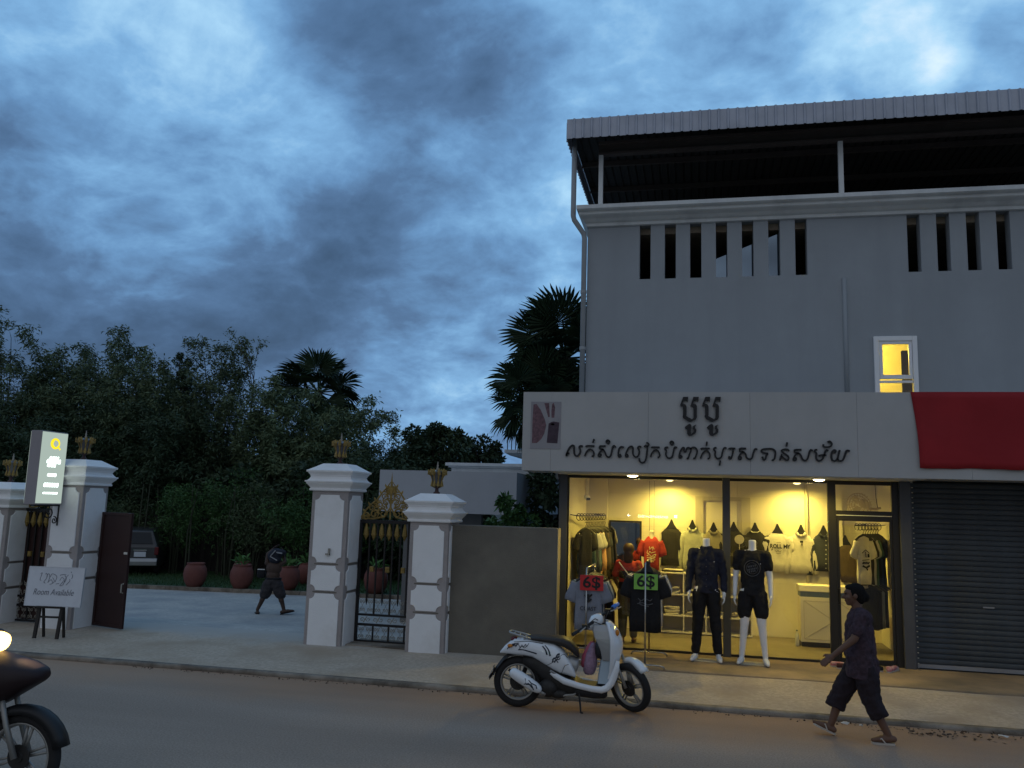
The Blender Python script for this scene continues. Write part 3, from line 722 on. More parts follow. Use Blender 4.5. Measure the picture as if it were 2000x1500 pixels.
sub(MB().box(1.99, 2.72, YG - 0.037, YG - 0.030, 2.176, 2.183), 'trim_strip', 'white_metal', sf)
for a, b in ((-1.854, -0.722), (-0.716, 0.411), (0.521, 1.558), (1.564, 1.87)):
    sub(MB().box(a, b, YG, YG + 0.008, 0.166, 2.624), 'pane', 'glass', sf)
sub(MB().box(1.982, 2.724, YG, YG + 0.008, 2.246, 2.609), 'pane', 'glass', sf)
dr = MB(); dr.box(1.984, 2.02, YG - 0.02, YG + 0.02, 0.145, 2.174); dr.box(2.69, 2.722, YG - 0.02, YG + 0.02, 0.145, 2.174); dr.box(2.02, 2.69, YG - 0.02, YG + 0.02, 2.10, 2.174); dr.box(2.02, 2.69, YG - 0.02, YG + 0.02, 0.145, 0.215)
door = bp(dr, 'door', 'black_alu')
sub(MB().box(2.02, 2.69, YG - 0.003, YG + 0.005, 0.216, 2.099), 'pane', 'glass', door)
h = MB(); h.tube([(2.003, YG - 0.022, 1.16), (2.003, YG - 0.06, 1.16), (2.003, YG - 0.06, 0.94), (2.003, YG - 0.022, 0.94)], 0.011, 8); sub(h, 'handle', 'black_alu', door)
# roller shutter
mb = MB(); mb.box(2.96, 3.0, YG + 0.02, YG + 0.10, 0.138, 2.66); mb.box(6.2, 6.24, YG + 0.02, YG + 0.10, 0.138, 2.66); mb.box(2.96, 6.24, YG + 0.105, YG + 0.25, 2.50, 2.67)
sh = bp(mb, 'roller_shutter', 'dark_post')
slat = MB().loft([[(x, YG + 0.075, 0.0), (x, YG + 0.062, 0.008), (x, YG + 0.054, 0.028), (x, YG + 0.055, 0.050), (x, YG + 0.063, 0.064), (x, YG + 0.075, 0.0695)] for x in (3.004, 6.196)])
off = B.location; slat.v = [(x - off[0], y - off[1], z - off[2]) for x, y, z in slat.v]
sm_ = slat.mesh('slat'); sm_.materials.append(M['shutter'])
for k in range(35):
    o = bpy.data.objects.new('slat', sm_); COL.objects.link(o); o.parent = sh; o.location = (0, 0, 0.195 + 0.0705 * k)
sub(MB().box(3.004, 6.196, YG + 0.05, YG + 0.10, 0.14, 0.192), 'bottom_rail', 'shutter_rail', sh)
sub(MB().box(3.86, 4.0, YG + 0.043, YG + 0.055, 0.98, 1.0), 'pull_handle', 'shutter_rail', sh)
bp(MB().box(6.242, 6.5, YG - 0.1, YG + 0.2, 0.1, 2.67), 'post', 'dark_post')
# ground floor outer walls
mb = MB(); mb.box(-2.0, -1.885, YG + 0.062, 21, 0.05, 2.755); mb.box(6.502, XR - 0.2, YG, YG + 0.2, 0.05, 2.67)
bp(mb, 'wall', 'grey_wall')

# shop room
YB = 15.12
bp(MB().box(-1.88, 3.02, YG + 0.036, YB + 0.2, 0.04, 0.131), 'shop_floor', 'cement_floor')
bp(MB().box(-1.88, 6.2, YG + 0.03, 20.8, 2.70, 2.755), 'ceiling', 'cream_wall')
# back wall boards with thin joints
iw = bp(MB().box(-1.88, 3.02, YB + 0.03, YB + 0.12, 0.131, 2.70), 'interior_wall', 'tan_trim')
for x0, x1 in ((-1.48, 0.74), (0.743, 3.0)):
    for z0, z1 in ((0.132, 1.02), (1.023, 1.88), (1.883, 2.45), (2.453, 2.70)):
        sub(MB().box(x0, x1, YB, YB + 0.028, z0, z1), 'wall_board', 'cream_wall', iw)
bp(MB().box(-1.883, -1.86, YG + 0.065, YB + 0.03, 0.132, 2.70), 'interior_wall', 'cream_wall')
bp(MB().box(-1.858, -1.485, YB - 0.14, YB + 0.028, 0.132, 2.70), 'column', 'cream_wall')
bp(MB().box(3.0, 3.03, YG + 0.065, YB, 0.132, 2.70), 'interior_wall', 'cream_wall')
mb = MB(); mb.box(0.03, 0.165, YB - 0.03, YB - 0.002, 0.14, 2.43); mb.box(0.80, 0.95, YB - 0.03, YB - 0.002, 0.14, 2.43); mb.box(0.167, 0.798, YB - 0.03, YB - 0.002, 2.36, 2.43)
bp(mb, 'door_casing', 'tan_trim')
bp(MB().box(1.84, 1.885, YB - 0.05, YB - 0.003, 1.0, 2.70), 'cable_duct', 'tan_trim')
bp(MB().box(2.3, 2.42, YB - 0.10, YB - 0.003, 0.14, 2.70), 'column', 'cream_wall')

# downlights: two in the soffit, two inside by the back wall, two more added as unseen fill
M['lamp_disc'] = emitter('lit lamp lens', (1.0, 0.80, 0.40), 14.0)
M['lamp_disc2'] = emitter('lit lamp lens dim', (1.0, 0.80, 0.35), 3.0)
def downlight(x, y, z, r, label, m, power, angle=150, blend=0.6, blank=False):
    t = thing('downlight', label, 'ceiling lamp', (x, y, z), 0, 'shop downlights')
    MB().lathe([(r + 0.015, 0.0), (r + 0.015, -0.012), (r + 0.002, -0.014), (r + 0.002, 0.0)], 20).build('trim_ring', M['white_metal'], t)
    MB().lathe([(r, -0.002), (r, -0.02), (r * 0.6, -0.034), (0.001, -0.04)], 20).build('lens', M[m], t, smooth=True)
    l = lamp('downlight_lamp', 'SPOT', (x, y, z - 0.05), power, WARM, spot_size=R_(angle), spot_blend=blend, shadow_soft_size=0.05)
    return t
downlight(-0.865, 12.35, 2.671, 0.075, 'bright round downlight in the soffit above the red tee torso', 'lamp_disc', 75)
downlight(1.70, 12.35, 2.671, 0.075, 'bright round downlight in the soffit above the shop door post', 'lamp_disc', 75)
downlight(-0.40, 14.74, 2.699, 0.06, 'hidden ceiling downlight over the left end of the shirt row', 'lamp_disc2', 122, 172, 0.8)
downlight(1.68, 14.74, 2.699, 0.06, 'hidden ceiling downlight over the right end of the shirt row', 'lamp_disc2', 122, 172, 0.8)

downlight(-0.75, 13.65, 2.699, 0.06, 'added unseen fill downlight over the left half of the shop floor', 'lamp_disc2', 104, 170, 0.8)  # unseen pair added to brighten the shop from the front
downlight(1.75, 13.65, 2.699, 0.06, 'added unseen fill downlight over the right half of the shop floor', 'lamp_disc2', 104, 170, 0.8)
# red banner over the right part of the fascia
def ban(u, v):
    x = 2.80 + 0.075 * v + u * 4.6 + 0.02 * math.sin(v * 3.1)
    z = 3.815 - v * (1.0 + 0.005 * math.sin(u * 31) + 0.003 * math.sin(u * 83))
    return (x, 11.835 - 0.012 * math.sin(u * 23 + v * 2) * v - 0.006 * math.sin(u * 9 - v * 7) - 0.01 * v, z)
o = MB().grid(ban, 60, 12).build('red_banner', M['red_cloth'], smooth=True)
sm = o.modifiers.new('t', 'SOLIDIFY'); sm.thickness = 0.003
tag(o, 'plain red cloth banner stretched over the right part of the fascia', 'banner')

# clothes poster at the left end of the fascia
P_ = thing('clothes_poster', 'faded poster of maroon clothes at the left end of the fascia', 'poster', (-2.07, 11.85, 2.99))
M['poster'] = mat('faded poster paper', (0.30, 0.29, 0.305), 0.7, 0.12, 6, col2=(0.23, 0.22, 0.24), c2scale=3)
M['poster_red'] = mat('printed maroon', (0.135, 0.075, 0.09), 0.7, 0.45, 22)
M['poster_dark'] = mat('printed dark', (0.055, 0.035, 0.05), 0.7, 0.3, 12)
MB().box(-0.225, 0.215, -0.006, -0.001, 0.0, 0.68).build('sheet', M['poster'], P_)
def pp(poly, m):
    # poster print traced in fractions of the sheet
    MB().prism([(-0.225 + 0.44 * x, 0.68 * (1 - y)) for x, y in poly], lambda x, z: (x, -0.0085, z), lambda x, z: (x, -0.0065, z)).build('print', M[m], P_)
pp([(0.08, 0.06), (0.18, 0.05), (0.33, 0.18), (0.47, 0.38), (0.52, 0.50), (0.46, 0.68), (0.36, 0.80), (0.22, 0.88), (0.06, 0.88), (0.06, 0.4)], 'poster_red')
pp([(0.44, 0.03), (0.60, 0.03), (0.63, 0.32), (0.58, 0.33)], 'poster_red')
pp([(0.70, 0.05), (0.75, 0.02), (0.80, 0.12), (0.78, 0.34), (0.69, 0.34), (0.68, 0.2)], 'poster_red')
pp([(0.60, 0.46), (0.74, 0.42), (0.95, 0.44), (0.90, 0.88), (0.55, 0.87)], 'poster_dark')
pp([(0.68, 0.46), (0.79, 0.46), (0.79, 0.50), (0.68, 0.50)], 'poster')
# ================================================================== GATE PILLARS, GATES, WALL
def concave_panel(w, h, r):
    """rectangle with hollowed corners, centred in x, from 0 to h"""
    p = []
    for cx, cz, a0 in ((-w / 2, 0, 90), (w / 2, 0, 180), (w / 2, h, 270), (-w / 2, h, 360)):
        seg = []
        for k in range(7):
            a = R_(a0 - 90 * k / 6)
            seg.append((cx + r * math.cos(a), cz + r * math.sin(a)))
        p += seg
    return p
def pillar(x0, y0, ztop, label, panels, w=0.57, faces=('f', 'r')):
    t = thing('gate_pillar', label, 'gate pillar', (x0 + w / 2, y0 + w / 2, 0.10), 0, 'white capped gate pillars')
    h = w / 2
    zt = ztop - 0.10
    MB().box(-h, h, -h, h, -0.05, zt).build('shaft', M['pillar'], t, bevel=0.012)
    prof = [(-0.02, -0.01), (0.0, 0.0), (0.032, 0.003), (0.036, 0.012), (0.036, 0.028), (0.026, 0.036), (0.026, 0.044), (0.036, 0.062), (0.058, 0.088), (0.074, 0.108), (0.076, 0.122), (0.090, 0.126), (0.092, 0.146), (0.066, 0.150), (0.044, 0.172), (0.030, 0.200), (0.026, 0.216), (0.036, 0.220), (0.036, 0.234), (0.052, 0.252), (0.062, 0.270), (0.078, 0.274), (0.080, 0.300), (0.060, 0.306), (-0.10, 0.405)]
    mb = MB(); rings = []
    for o_, z in prof:
        a = h + o_; rings.append([(-a, -a, zt + z), (a, -a, zt + z), (a, a, zt + z), (-a, a, zt + z)])
    mb.loft(rings).build('cap', M['pillar_white'], t, bevel=0.002)
    for z0, z1 in panels:
        poly = concave_panel(w - 0.12, z1 - z0, 0.078)
        for fc in faces:
            if fc == 'f': f0 = lambda x, z: (x, -h - 0.014, z0 - 0.10 + z); f1 = lambda x, z: (x, -h + 0.01, z0 - 0.10 + z)
            elif fc == 'r': f0 = lambda x, z: (h + 0.014, x, z0 - 0.10 + z); f1 = lambda x, z: (h - 0.01, x, z0 - 0.10 + z)
            else: f0 = lambda x, z: (-h - 0.014, x, z0 - 0.10 + z); f1 = lambda x, z: (-h + 0.01, x, z0 - 0.10 + z)
            MB().prism(poly, f0, f1).build('panel', M['pillar_white'], t, bevel=0.004)
    for k, (z0, z1) in enumerate(panels[:-1]):
        zz = (panels[k][0] + panels[k + 1][1]) / 2 - 0.10
        MB().box(-h + 0.1, h - 0.1, -h - 0.004, -h + 0.004, zz - 0.008, zz + 0.008).build('groove', M['gold_dark'] if False else M['concrete_wall'], t)
        MB().box(h - 0.004, h + 0.004, -h + 0.1, h - 0.1, zz - 0.008, zz + 0.008).build('groove', M['concrete_wall'], t)
    return t
TALL = [(1.28, 2.25), (0.885, 1.235), (0.02, 0.84)]
LOW = [(1.07, 1.86), (0.68, 1.03), (0.02, 0.635)]
pillar(-5.475, 11.55, 2.305, 'tall gate pillar right of the driveway with a small bracket on its front', TALL)
pillar(-3.945, 11.55, 1.905, 'low gate pillar touching the bare cement wall', LOW)
pillar(-9.775, 11.39, 2.285, 'tall gate pillar behind the lit hotel sign and whiteboard', TALL)
pillar(-11.12, 11.42, 1.90, 'low gate pillar cut by the left picture edge', LOW)
# lamp bracket stub on the tall pillar
t = thing('wall_hook', 'small grey L shaped bracket on the front of the tall white pillar', 'bracket', (-5.16, 11.53, 1.40))
mb = MB(); mb.box(-0.035, 0.03, -0.03, 0.005, -0.012, 0.012); mb.box(0.012, 0.03, -0.045, 0.0, -0.012, 0.085)
mb.build('bracket', M['iron_grey'], t)

# crown lanterns
def crown_proto(label):
    t = thing('crown_lantern', label, 'lantern', (0, 0, 0), 0, 'gold crown lanterns on the gate pillars')
    MB().lathe([(0.06, 0.0), (0.062, 0.02), (0.035, 0.035), (0.03, 0.075), (0.07, 0.09), (0.072, 0.10)], 12).build('base', M['gold_dark'], t, smooth=True)
    MB().lathe([(0.065, 0.10), (0.085, 0.14), (0.11, 0.25), (0.115, 0.30), (0.05, 0.33), (0.02, 0.335)], 6).build('glass', M['lamp_glass'], t)
    MB().lathe([(0.025, 0.325), (0.018, 0.345), (0.024, 0.36), (0.012, 0.375), (0.020, 0.395), (0.010, 0.41), (0.012, 0.425), (0.002, 0.455)], 10).build('finial', M['iron_grey'], t, smooth=True)
    mb = MB()
    mb.tube([(0.068, 0, 0.10), (0.105, 0, 0.115), (0.095, 0, 0.155), (0.092, 0, 0.19), (0.115, 0, 0.25), (0.145, 0, 0.28), (0.172, 0, 0.275), (0.165, 0, 0.305), (0.176, 0, 0.325), (0.158, 0, 0.335)], [0.012, 0.022, 0.016, 0.009, 0.012, 0.022, 0.018, 0.016, 0.010, 0.004], 6)
    mb.tube([(0.105, 0, 0.26), (0.12, 0, 0.30), (0.118, 0, 0.33), (0.13, 0, 0.352)], [0.016, 0.026, 0.016, 0.004], 6)
    mb.ell((0.088, 0, 0.125), (0.012, 0.026, 0.028))
    me = mb.mesh('leaf_rib'); me.materials.append(M['gold'])
    for k in range(8):
        o = bpy.data.objects.new('leaf_rib', me); COL.objects.link(o); o.parent = t; o.rotation_euler = (0, 0, R_(45 * k + 10)); o.scale = (1, 1.25, 1)
    return t
cr_ = crown_proto('gold crown lantern on the tall pillar right of the driveway')
cr_.location = (-5.19, 11.835, 2.709); cr_.scale = (0.80, 0.80, 1.04)
dup(cr_, (-3.66, 11.835, 2.309), R_(20), 'gold crown lantern on the low pillar beside the cement wall')
dup(cr_, (-9.49, 11.675, 2.689), R_(35), 'gold crown lantern directly right of the lit hotel sign')
dup(cr_, (-10.83, 11.705, 2.304), R_(50), 'gold crown lantern cut by the left picture edge')

# ornamental walk gates
def spiral(c, r0, turns, a0, sgn=1, n=18):
    return [(c[0] + r0 * (1 - 0.85 * k / n) * math.cos(R_(a0) + sgn * 2 * math.pi * turns * k / n), 0.0, c[1] + r0 * (1 - 0.85 * k / n) * math.sin(R_(a0) + sgn * 2 * math.pi * turns * k / n)) for k in range(n + 1)]
def walk_gate(label):
    t = thing('walk_gate', label, 'gate', (0, 0, 0), 0, 'iron walk gates between pillars')
    Wd = 0.93; h = Wd / 2
    mb = MB(); mb.box(-h, -h + 0.04, -0.02, 0.02, 0.03, 1.80); mb.box(h - 0.04, h, -0.02, 0.02, 0.03, 1.80)
    mb.box(-h + 0.041, h - 0.041, -0.02, 0.02, 1.75, 1.80); mb.box(-h + 0.041, h - 0.041, -0.018, 0.018, 0.03, 0.06); mb.box(-h + 0.041, h - 0.041, -0.018, 0.018, 0.262, 0.296); mb.box(-h + 0.041, h - 0.041, -0.018, 0.018, 0.405, 0.435)
    mb.build('frame', M['iron'], t)
    nb = 7; xs = [-h + 0.04 + (Wd - 0.08) * (k + 0.5) / nb for k in range(nb)]
    xb = [-h + 0.04 + (Wd - 0.08) * k / nb for k in range(1, nb)]
    for k, x in enumerate(xb):
        z0 = 0.436 if k % 2 else 0.62
        MB().box(x - 0.011, x + 0.011, -0.011, 0.011, z0, 1.749).build('bar', M['iron'], t)
        if k % 2 == 0: MB().tube([(x, 0, 0.62), (x, 0, 0.56)], [0.016, 0.003], 6).build('bar_tip', M['iron'], t)
    for x in xb[1::2]: MB().box(x - 0.011, x + 0.011, -0.011, 0.011, 0.061, 0.261).build('bar', M['iron'], t)
    sp = MB().tube([(0, 0, 1.749), (0, 0, 1.66), (0, 0, 1.64), (0, 0, 1.58), (0, 0, 1.55), (0, 0, 1.50)], [0.012, 0.030, 0.034, 0.042, 0.026, 0.003], 8).mesh('spearhead'); sp.materials.append(M['gold'])
    for x in xs:
        o = bpy.data.objects.new('spearhead', sp); COL.objects.link(o); o.parent = t; o.location = (x, 0, 0)
    for x in (xb[0] + 0.06, xb[2] + 0.06, xb[4] + 0.06): MB().box(x - 0.028, x + 0.028, -0.022, 0.022, 1.04, 1.12).build('block', M['gold'], t)
    lat = MB()
    for x0, x1, z0, z1 in [(xs[a] - 0.055, xs[a] + 0.055, zz0, zz1) for a in range(nb) for zz0, zz1 in ((0.065, 0.258), (0.44, 0.66))]:
        cx = (x0 + x1) / 2; cz = (z0 + z1) / 2
        for sx in (-1, 1):
            for sz in (-1, 1):
                lat.tube(spiral((cx + sx * 0.026, cz + sz * (z1 - z0) * 0.25), 0.027, 1.1, 90 * sz, sx * sz, 8), 0.005, 4)
        lat.tube([(x0, 0, z0), (cx, 0, cz), (x1, 0, z0)], 0.005, 4); lat.tube([(x0, 0, z1), (cx, 0, cz), (x1, 0, z1)], 0.005, 4)
    stuff(lat.build('lattice', M['iron_grey'], t))
    sc_ = MB()
    for sx in (-1, 1):
        for k in range(2):
            cx = sx * (0.11 + 0.2 * k)
            sc_.tube(spiral((cx - 0.045, 0.345), 0.042, 1.2, -60, 1, 12), 0.006, 5); sc_.tube(spiral((cx + 0.045, 0.355), 0.042, 1.2, 120, 1, 12), 0.006, 5)
            sc_.tube([(cx - 0.03, 0, 0.31), (cx, 0, 0.35), (cx + 0.03, 0, 0.395)], 0.006, 5)
    sc_.build('scroll_band', M['iron_grey'], t)
    # gold crest with a flame point
    cm = MB()
    for sx in (-1, 1):
        for (cx, cz, r, a0, sg, th) in ((0.37, 1.865, 0.062, -90, 1, 0.014), (0.25, 1.885, 0.075, 180, -1, 0.016), (0.12, 1.90, 0.085, 0, 1, 0.016), (0.30, 1.97, 0.05, 200, -1, 0.013), (0.19, 2.02, 0.06, 190, -1, 0.014), (0.08, 2.06, 0.06, 190, -1, 0.014), (0.11, 2.15, 0.05, 190, -1, 0.012), (0.045, 2.20, 0.04, 190, -1, 0.011), (0.42, 1.84, 0.035, 0, 1, 0.012)):
            pts = spiral((sx * cx, cz), r, 1.25, a0 if sx > 0 else 180 - a0, sg * sx, 14)
            cm.tube(pts, [th * (1 - 0.5 * k / 14) for k in range(15)], 5)
        cm.tube([(sx * 0.455, 0, 1.81), (sx * 0.40, 0, 1.93), (sx * 0.31, 0, 2.03), (sx * 0.22, 0, 2.10), (sx * 0.15, 0, 2.20), (sx * 0.07, 0, 2.29), (sx * 0.015, 0, 2.37)], [0.010, 0.016, 0.014, 0.016, 0.013, 0.011, 0.006], 5)
        cm.tube([(sx * 0.44, 0, 1.815), (sx * 0.25, 0, 1.82), (sx * 0.09, 0, 1.85), (sx * 0.0, 0, 2.00)], [0.010, 0.014, 0.016, 0.010], 5)
        for (x, z, dx, dz, L) in ((0.41, 1.93, 0.8, 0.6, 0.05), (0.33, 2.02, 0.6, 0.8, 0.06), (0.24, 2.09, 0.6, 0.8, 0.06), (0.16, 2.20, 0.6, 0.8, 0.06), (0.08, 2.29, 0.5, 0.85, 0.06), (0.19, 1.93, 0, 1, 0.07), (0.06, 1.97, 0.3, 1, 0.08)):
            cm.tube([(sx * x, 0, z), (sx * (x + dx * L * 0.5), 0, z + dz * L * 0.5), (sx * (x + dx * L * 0.7), 0, z + dz * L)], [0.018, 0.015, 0.002], 5)
    rr_ = random.Random(3)
    for _ in range(34):
        z = rr_.uniform(1.84, 2.30); wmax = 0.42 * (1 - (z - 1.80) / 0.56) ** 0.9; x = rr_.uniform(0.02, max(0.03, wmax)); r = rr_.uniform(0.022, 0.042); a = rr_.uniform(0, 360); sg = rr_.choice((-1, 1)); dy = rr_.uniform(-0.012, 0.012)
        for sx in (-1, 1):
            pts = [(sx * (p[0]), dy, p[2]) for p in spiral((x, z), r, 1.1, a, sg, 10)]
            cm.tube(pts, [0.010 * (1 - 0.5 * k / 10) for k in range(11)], 4)
    cm.tube([(0, 0, 1.81), (0, 0, 2.1), (0, 0, 2.28), (0, 0, 2.36), (0, 0, 2.52)], [0.012, 0.018, 0.026, 0.014, 0.001], 6)
    cm.xf(Matrix.Diagonal((1, 0.8, 1, 1)))
    cm.build('crest', M['gold'], t)
    return t
wg = walk_gate('black iron walk gate with gold crest between the two pillars near the cement wall')
wg.location = (-4.425, 12.02, 0.10)
dup(wg, (-10.16, 11.80, 0.10), 0, 'iron walk gate half hidden behind the whiteboard and lit sign')
gb = MB().box(-0.43, 0.43, 0.03, 0.04, 0.06, 1.74).build('backing_sheet', M['maroon'], bpy.data.objects['walk_gate.001'])
struct(MB().box(-4.90, -3.95, 11.7, 12.3, 0.03, 0.135).build('gate_threshold', M['kerb'], bevel=0.01))

# folded driveway gate leaf
t = thing('gate_leaf', 'dark maroon sheet metal gate leaf folded back beside the tall left pillar', 'gate', (-9.185, 11.87, 0.12), math.atan2(11.66 - 11.87, -8.50 + 9.185))
Lw = 0.715
mb = MB()
mb.box(0.0, Lw, -0.006, 0.006, 0.03, 1.74); mb.build('sheet', M['maroon'], t)
mb = MB(); mb.box(0, 0.045, -0.022, 0.022, 0.015, 1.76); mb.box(Lw - 0.045, Lw, -0.022, 0.022, 0.015, 1.76); mb.box(0.046, Lw - 0.046, -0.02, 0.02, 0.015, 0.06); mb.box(0.046, Lw - 0.046, -0.02, 0.02, 1.715, 1.76)
mb.build('frame', M['maroon'], t, bevel=0.003)
MB().box(0.62, 0.70, -0.027, -0.023, 1.13, 1.165).build('tag_plate', M['paper'], t)
MB().tube([(0.68, -0.022, 0.55), (0.68, -0.06, 0.56), (0.68, -0.06, 0.68), (0.68, -0.022, 0.69)], 0.011, 6).build('handle', M['iron_grey'], t)

# bare cement wall
Wl = thing('cement_wall', 'bare grey cement boundary wall between the low pillar and the shop', 'wall', (-2.6, 11.80, 0.10))
MB().box(-0.772, 0.752, -0.10, 0.14, -0.06, 1.78).build('wall', M['concrete_wall'], Wl, bevel=0.012)

M['pale_end'] = mat('pale yellowish wall end', (0.36, 0.31, 0.22), 0.9, 0.12, 3, 0.3, 60)
MB().box(0.753, 0.762, -0.095, 0.138, -0.02, 1.775).build('wall_end_face', M['pale_end'], Wl)  # separate end face, paler and yellower than the rest of the wall
# ---------------------------------------------------------------- lit sign
S = thing('light_box_sign', 'lit double tall sign box with yellow ring emblem on the left pillar', 'illuminated sign', (-9.6, 11.3, 1.98))
M['sign_face'] = emitter('backlit sign face', (0.40, 0.49, 0.44), 1.0)
M['sign_white'] = emitter('backlit white letters', (0.86, 1.0, 0.96), 3.0)
M['sign_yellow'] = emitter('backlit yellow emblem', (1.0, 0.82, 0.02), 1.1)
M['sign_case'] = mat('grey sign case', (0.30, 0.275, 0.285), 0.6, 0.06)
MB().box(-0.1, 0.092, -0.53, 0.0, 0.0, 1.10).build('case', M['sign_case'], S, bevel=0.004)
MB().box(0.093, 0.098, -0.525, -0.005, 0.02, 1.085).build('face', M['sign_face'], S)
MB().box(-0.106, -0.101, -0.525, -0.005, 0.02, 1.085).build('face', M['sign_face'], S)
def sgn(pts, r, m, name='sign_mark'):
    mb = MB(); mb.tube([(0.1005, -0.53 + 0.53 * a, 1.10 * (1 - b)) for a, b in pts], r, 6)
    mb.xf(Matrix.Translation((0.1005, 0, 0)) @ Matrix.Diagonal((0.15, 1, 1, 1)) @ Matrix.Translation((-0.1005, 0, 0)))
    return mb.build(name, M[m], S)
E0 = [(0.52 + 0.155 * math.cos(R_(a)), 0.165 + 0.062 * math.sin(R_(a))) for a in range(0, 361, 20)]
sgn(E0, 0.017, 'sign_yellow', 'emblem')
sgn([(0.46, 0.12), (0.42, 0.165), (0.46, 0.21), (0.50, 0.20)], 0.012, 'sign_yellow', 'emblem'); sgn([(0.60, 0.20), (0.70, 0.23), (0.73, 0.245)], 0.015, 'sign_yellow', 'emblem')
def curly(x0, x1, y, h, n, r):
    # a run of looped letters blown out by the light behind
    for k in range(n):
        a = x0 + (x1 - x0) * (k + 0.5) / n; w = (x1 - x0) / n * 0.36
        sgn([(a - w, y + h * 0.4), (a - w * 1.1, y - h * 0.2), (a - w * 0.4, y - h * 0.5), (a, y - h * 0.1), (a, y + h * 0.45), (a + w * 0.7, y + h * 0.4), (a + w, y - h * 0.1), (a + w * 0.7, y - h * 0.5), (a + w * 1.3, y - h * 0.45)], r, 'sign_white', 'letter')
curly(0.27, 0.80, 0.415, 0.055, 4, 0.013); curly(0.36, 0.72, 0.365, 0.03, 2, 0.012); curly(0.30, 0.62, 0.47, 0.035, 3, 0.012)
curly(0.34, 0.68, 0.60, 0.035, 3, 0.012)
curly(0.24, 0.80, 0.735, 0.055, 6, 0.0105)
curly(0.24, 0.80, 0.845, 0.022, 9, 0.007)
br = MB()
def yz(pts): return [(-0.0, q[0], q[1]) for q in pts]
br.tube(yz([(-0.50, -0.012), (0.09, -0.012)]), 0.014, 6)
sp_ = [(q[0], q[2]) for q in spiral((-0.12, -0.12), 0.11, 1.7, 80, 1, 26)]; br.tube(yz(sp_), 0.010, 6)
sp_ = [(q[0], q[2]) for q in spiral((-0.30, -0.075), 0.062, 1.5, 60, 1, 20)]; br.tube(yz(sp_), 0.009, 6)
sp_ = [(q[0], q[2]) for q in spiral((0.0, -0.24), 0.06, 1.4, 100, -1, 20)]; br.tube(yz(sp_), 0.009, 6)
br.tube(yz([(0.075, 0.0), (0.075, -0.32)]), 0.014, 6)
br.build('scroll_bracket', M['iron'], S)
MB().box(-0.03, 0.03, -0.01, 0.09, 0.4, 0.45).build('bracket_arm', M['iron'], S); MB().box(-0.03, 0.03, -0.01, 0.09, 0.9, 0.95).build('bracket_arm', M['iron'], S)

# ---------------------------------------------------------------- whiteboard on its stand
ang = math.atan2(0.15, 0.96)
T = thing('board_stand', 'low dark wooden stand holding the handwritten whiteboard', 'stand', (-9.0, 10.70, 0.11), ang)
M['dark_wood'] = mat('dark wood', (0.022, 0.018, 0.015), 0.6, 0.2)
for sx in (-1, 1):
    MB().obox((sx * 0.165, -0.005, 0.23), (0.042, 0.035, 0.47), (R_(-8), 0, R_(0))).build('leg', M['dark_wood'], T)
    MB().obox((sx * 0.150, 0.12, 0.23), (0.03, 0.03, 0.48), (R_(10), 0, 0)).build('leg', M['dark_wood'], T)
MB().box(-0.143, 0.143, -0.02, 0.015, 0.28, 0.305).build('rung', M['dark_wood'], T)
MB().box(-0.19, 0.19, -0.03, 0.05, 0.415, 0.445).build('ledge', M['dark_wood'], T)
Wb = thing('whiteboard', 'whiteboard with handwritten Room Available propped on the low dark stand', 'whiteboard', (-8.965, 10.70, 0.562), ang); Wb.scale = (0.84, 1, 0.92)
M['board_white'] = mat('whiteboard surface', (0.62, 0.64, 0.68), 0.45, 0.06, 3, col2=(0.54, 0.56, 0.60), c2scale=2.0)
M['marker'] = mat('faded marker ink', (0.16, 0.17, 0.20), 0.6, 0.2)
M['alu_trim'] = mat('aluminium trim', (0.55, 0.58, 0.62), 0.4, 0.05, metal=0.6)
tilt = Matrix.Rotation(R_(-4), 4, 'X')
def wbuild(mb, name, m): mb.xf(tilt); return mb.build(name, M[m], Wb)
wbuild(MB().box(-0.485, 0.485, -0.012, 0.006, 0.0, 0.575), 'panel', 'board_white')
mb = MB(); mb.box(-0.495, 0.495, -0.016, 0.01, -0.012, -0.001); mb.box(-0.495, 0.495, -0.016, 0.01, 0.576, 0.588); mb.box(-0.497, -0.486, -0.016, 0.01, 0.0, 0.575); mb.box(0.486, 0.497, -0.016, 0.01, 0.0, 0.575)
wbuild(mb, 'trim', 'alu_trim')
tx = text('Room Available', 0.115, M['marker'], Wb, 'writing', (-0.0, -0.0, 0.0), (R_(90), 0, 0), 0.001, 0.25, 1.0)
tx.matrix_local = tilt @ Matrix.Translation((-0.01, -0.0145, 0.20)) @ Matrix.Rotation(R_(90), 4, 'X') @ Matrix.Diagonal((0.98, 1.15, 1, 1))
wr = MB()
for pts in ([(356, 270), (385, 255), (375, 300), (360, 390), (385, 400)], [(450, 280), (470, 265), (490, 300), (475, 370), (440, 430), (470, 450)], [(480, 320), (510, 265), (540, 320), (520, 440)], [(550, 330), (575, 270), (640, 285), (680, 330), (655, 425)], [(530, 420), (580, 380), (610, 450), (560, 470)], [(600, 340), (640, 400), (620, 450)], [(740, 300), (770, 275), (850, 275)], [(745, 390), (780, 330), (830, 370), (790, 440), (760, 490), (820, 470), (860, 330), (900, 280)], [(680, 460), (740, 450)], [(880, 470), (940, 400), (935, 360)], [(965, 270), (985, 290), (970, 350)], [(940, 215), (960, 240)], [(830, 290), (870, 350), (845, 420)]):
    p = smooth_path([((x - 665) / 1070 * 0.97, 0.575 - (y - 150) / 725 * 0.575) for x, y in pts], 3)
    wr.tube([(a, -0.0135, b) for a, b in p], 0.004, 5)
wbuild(wr, 'writing', 'marker')

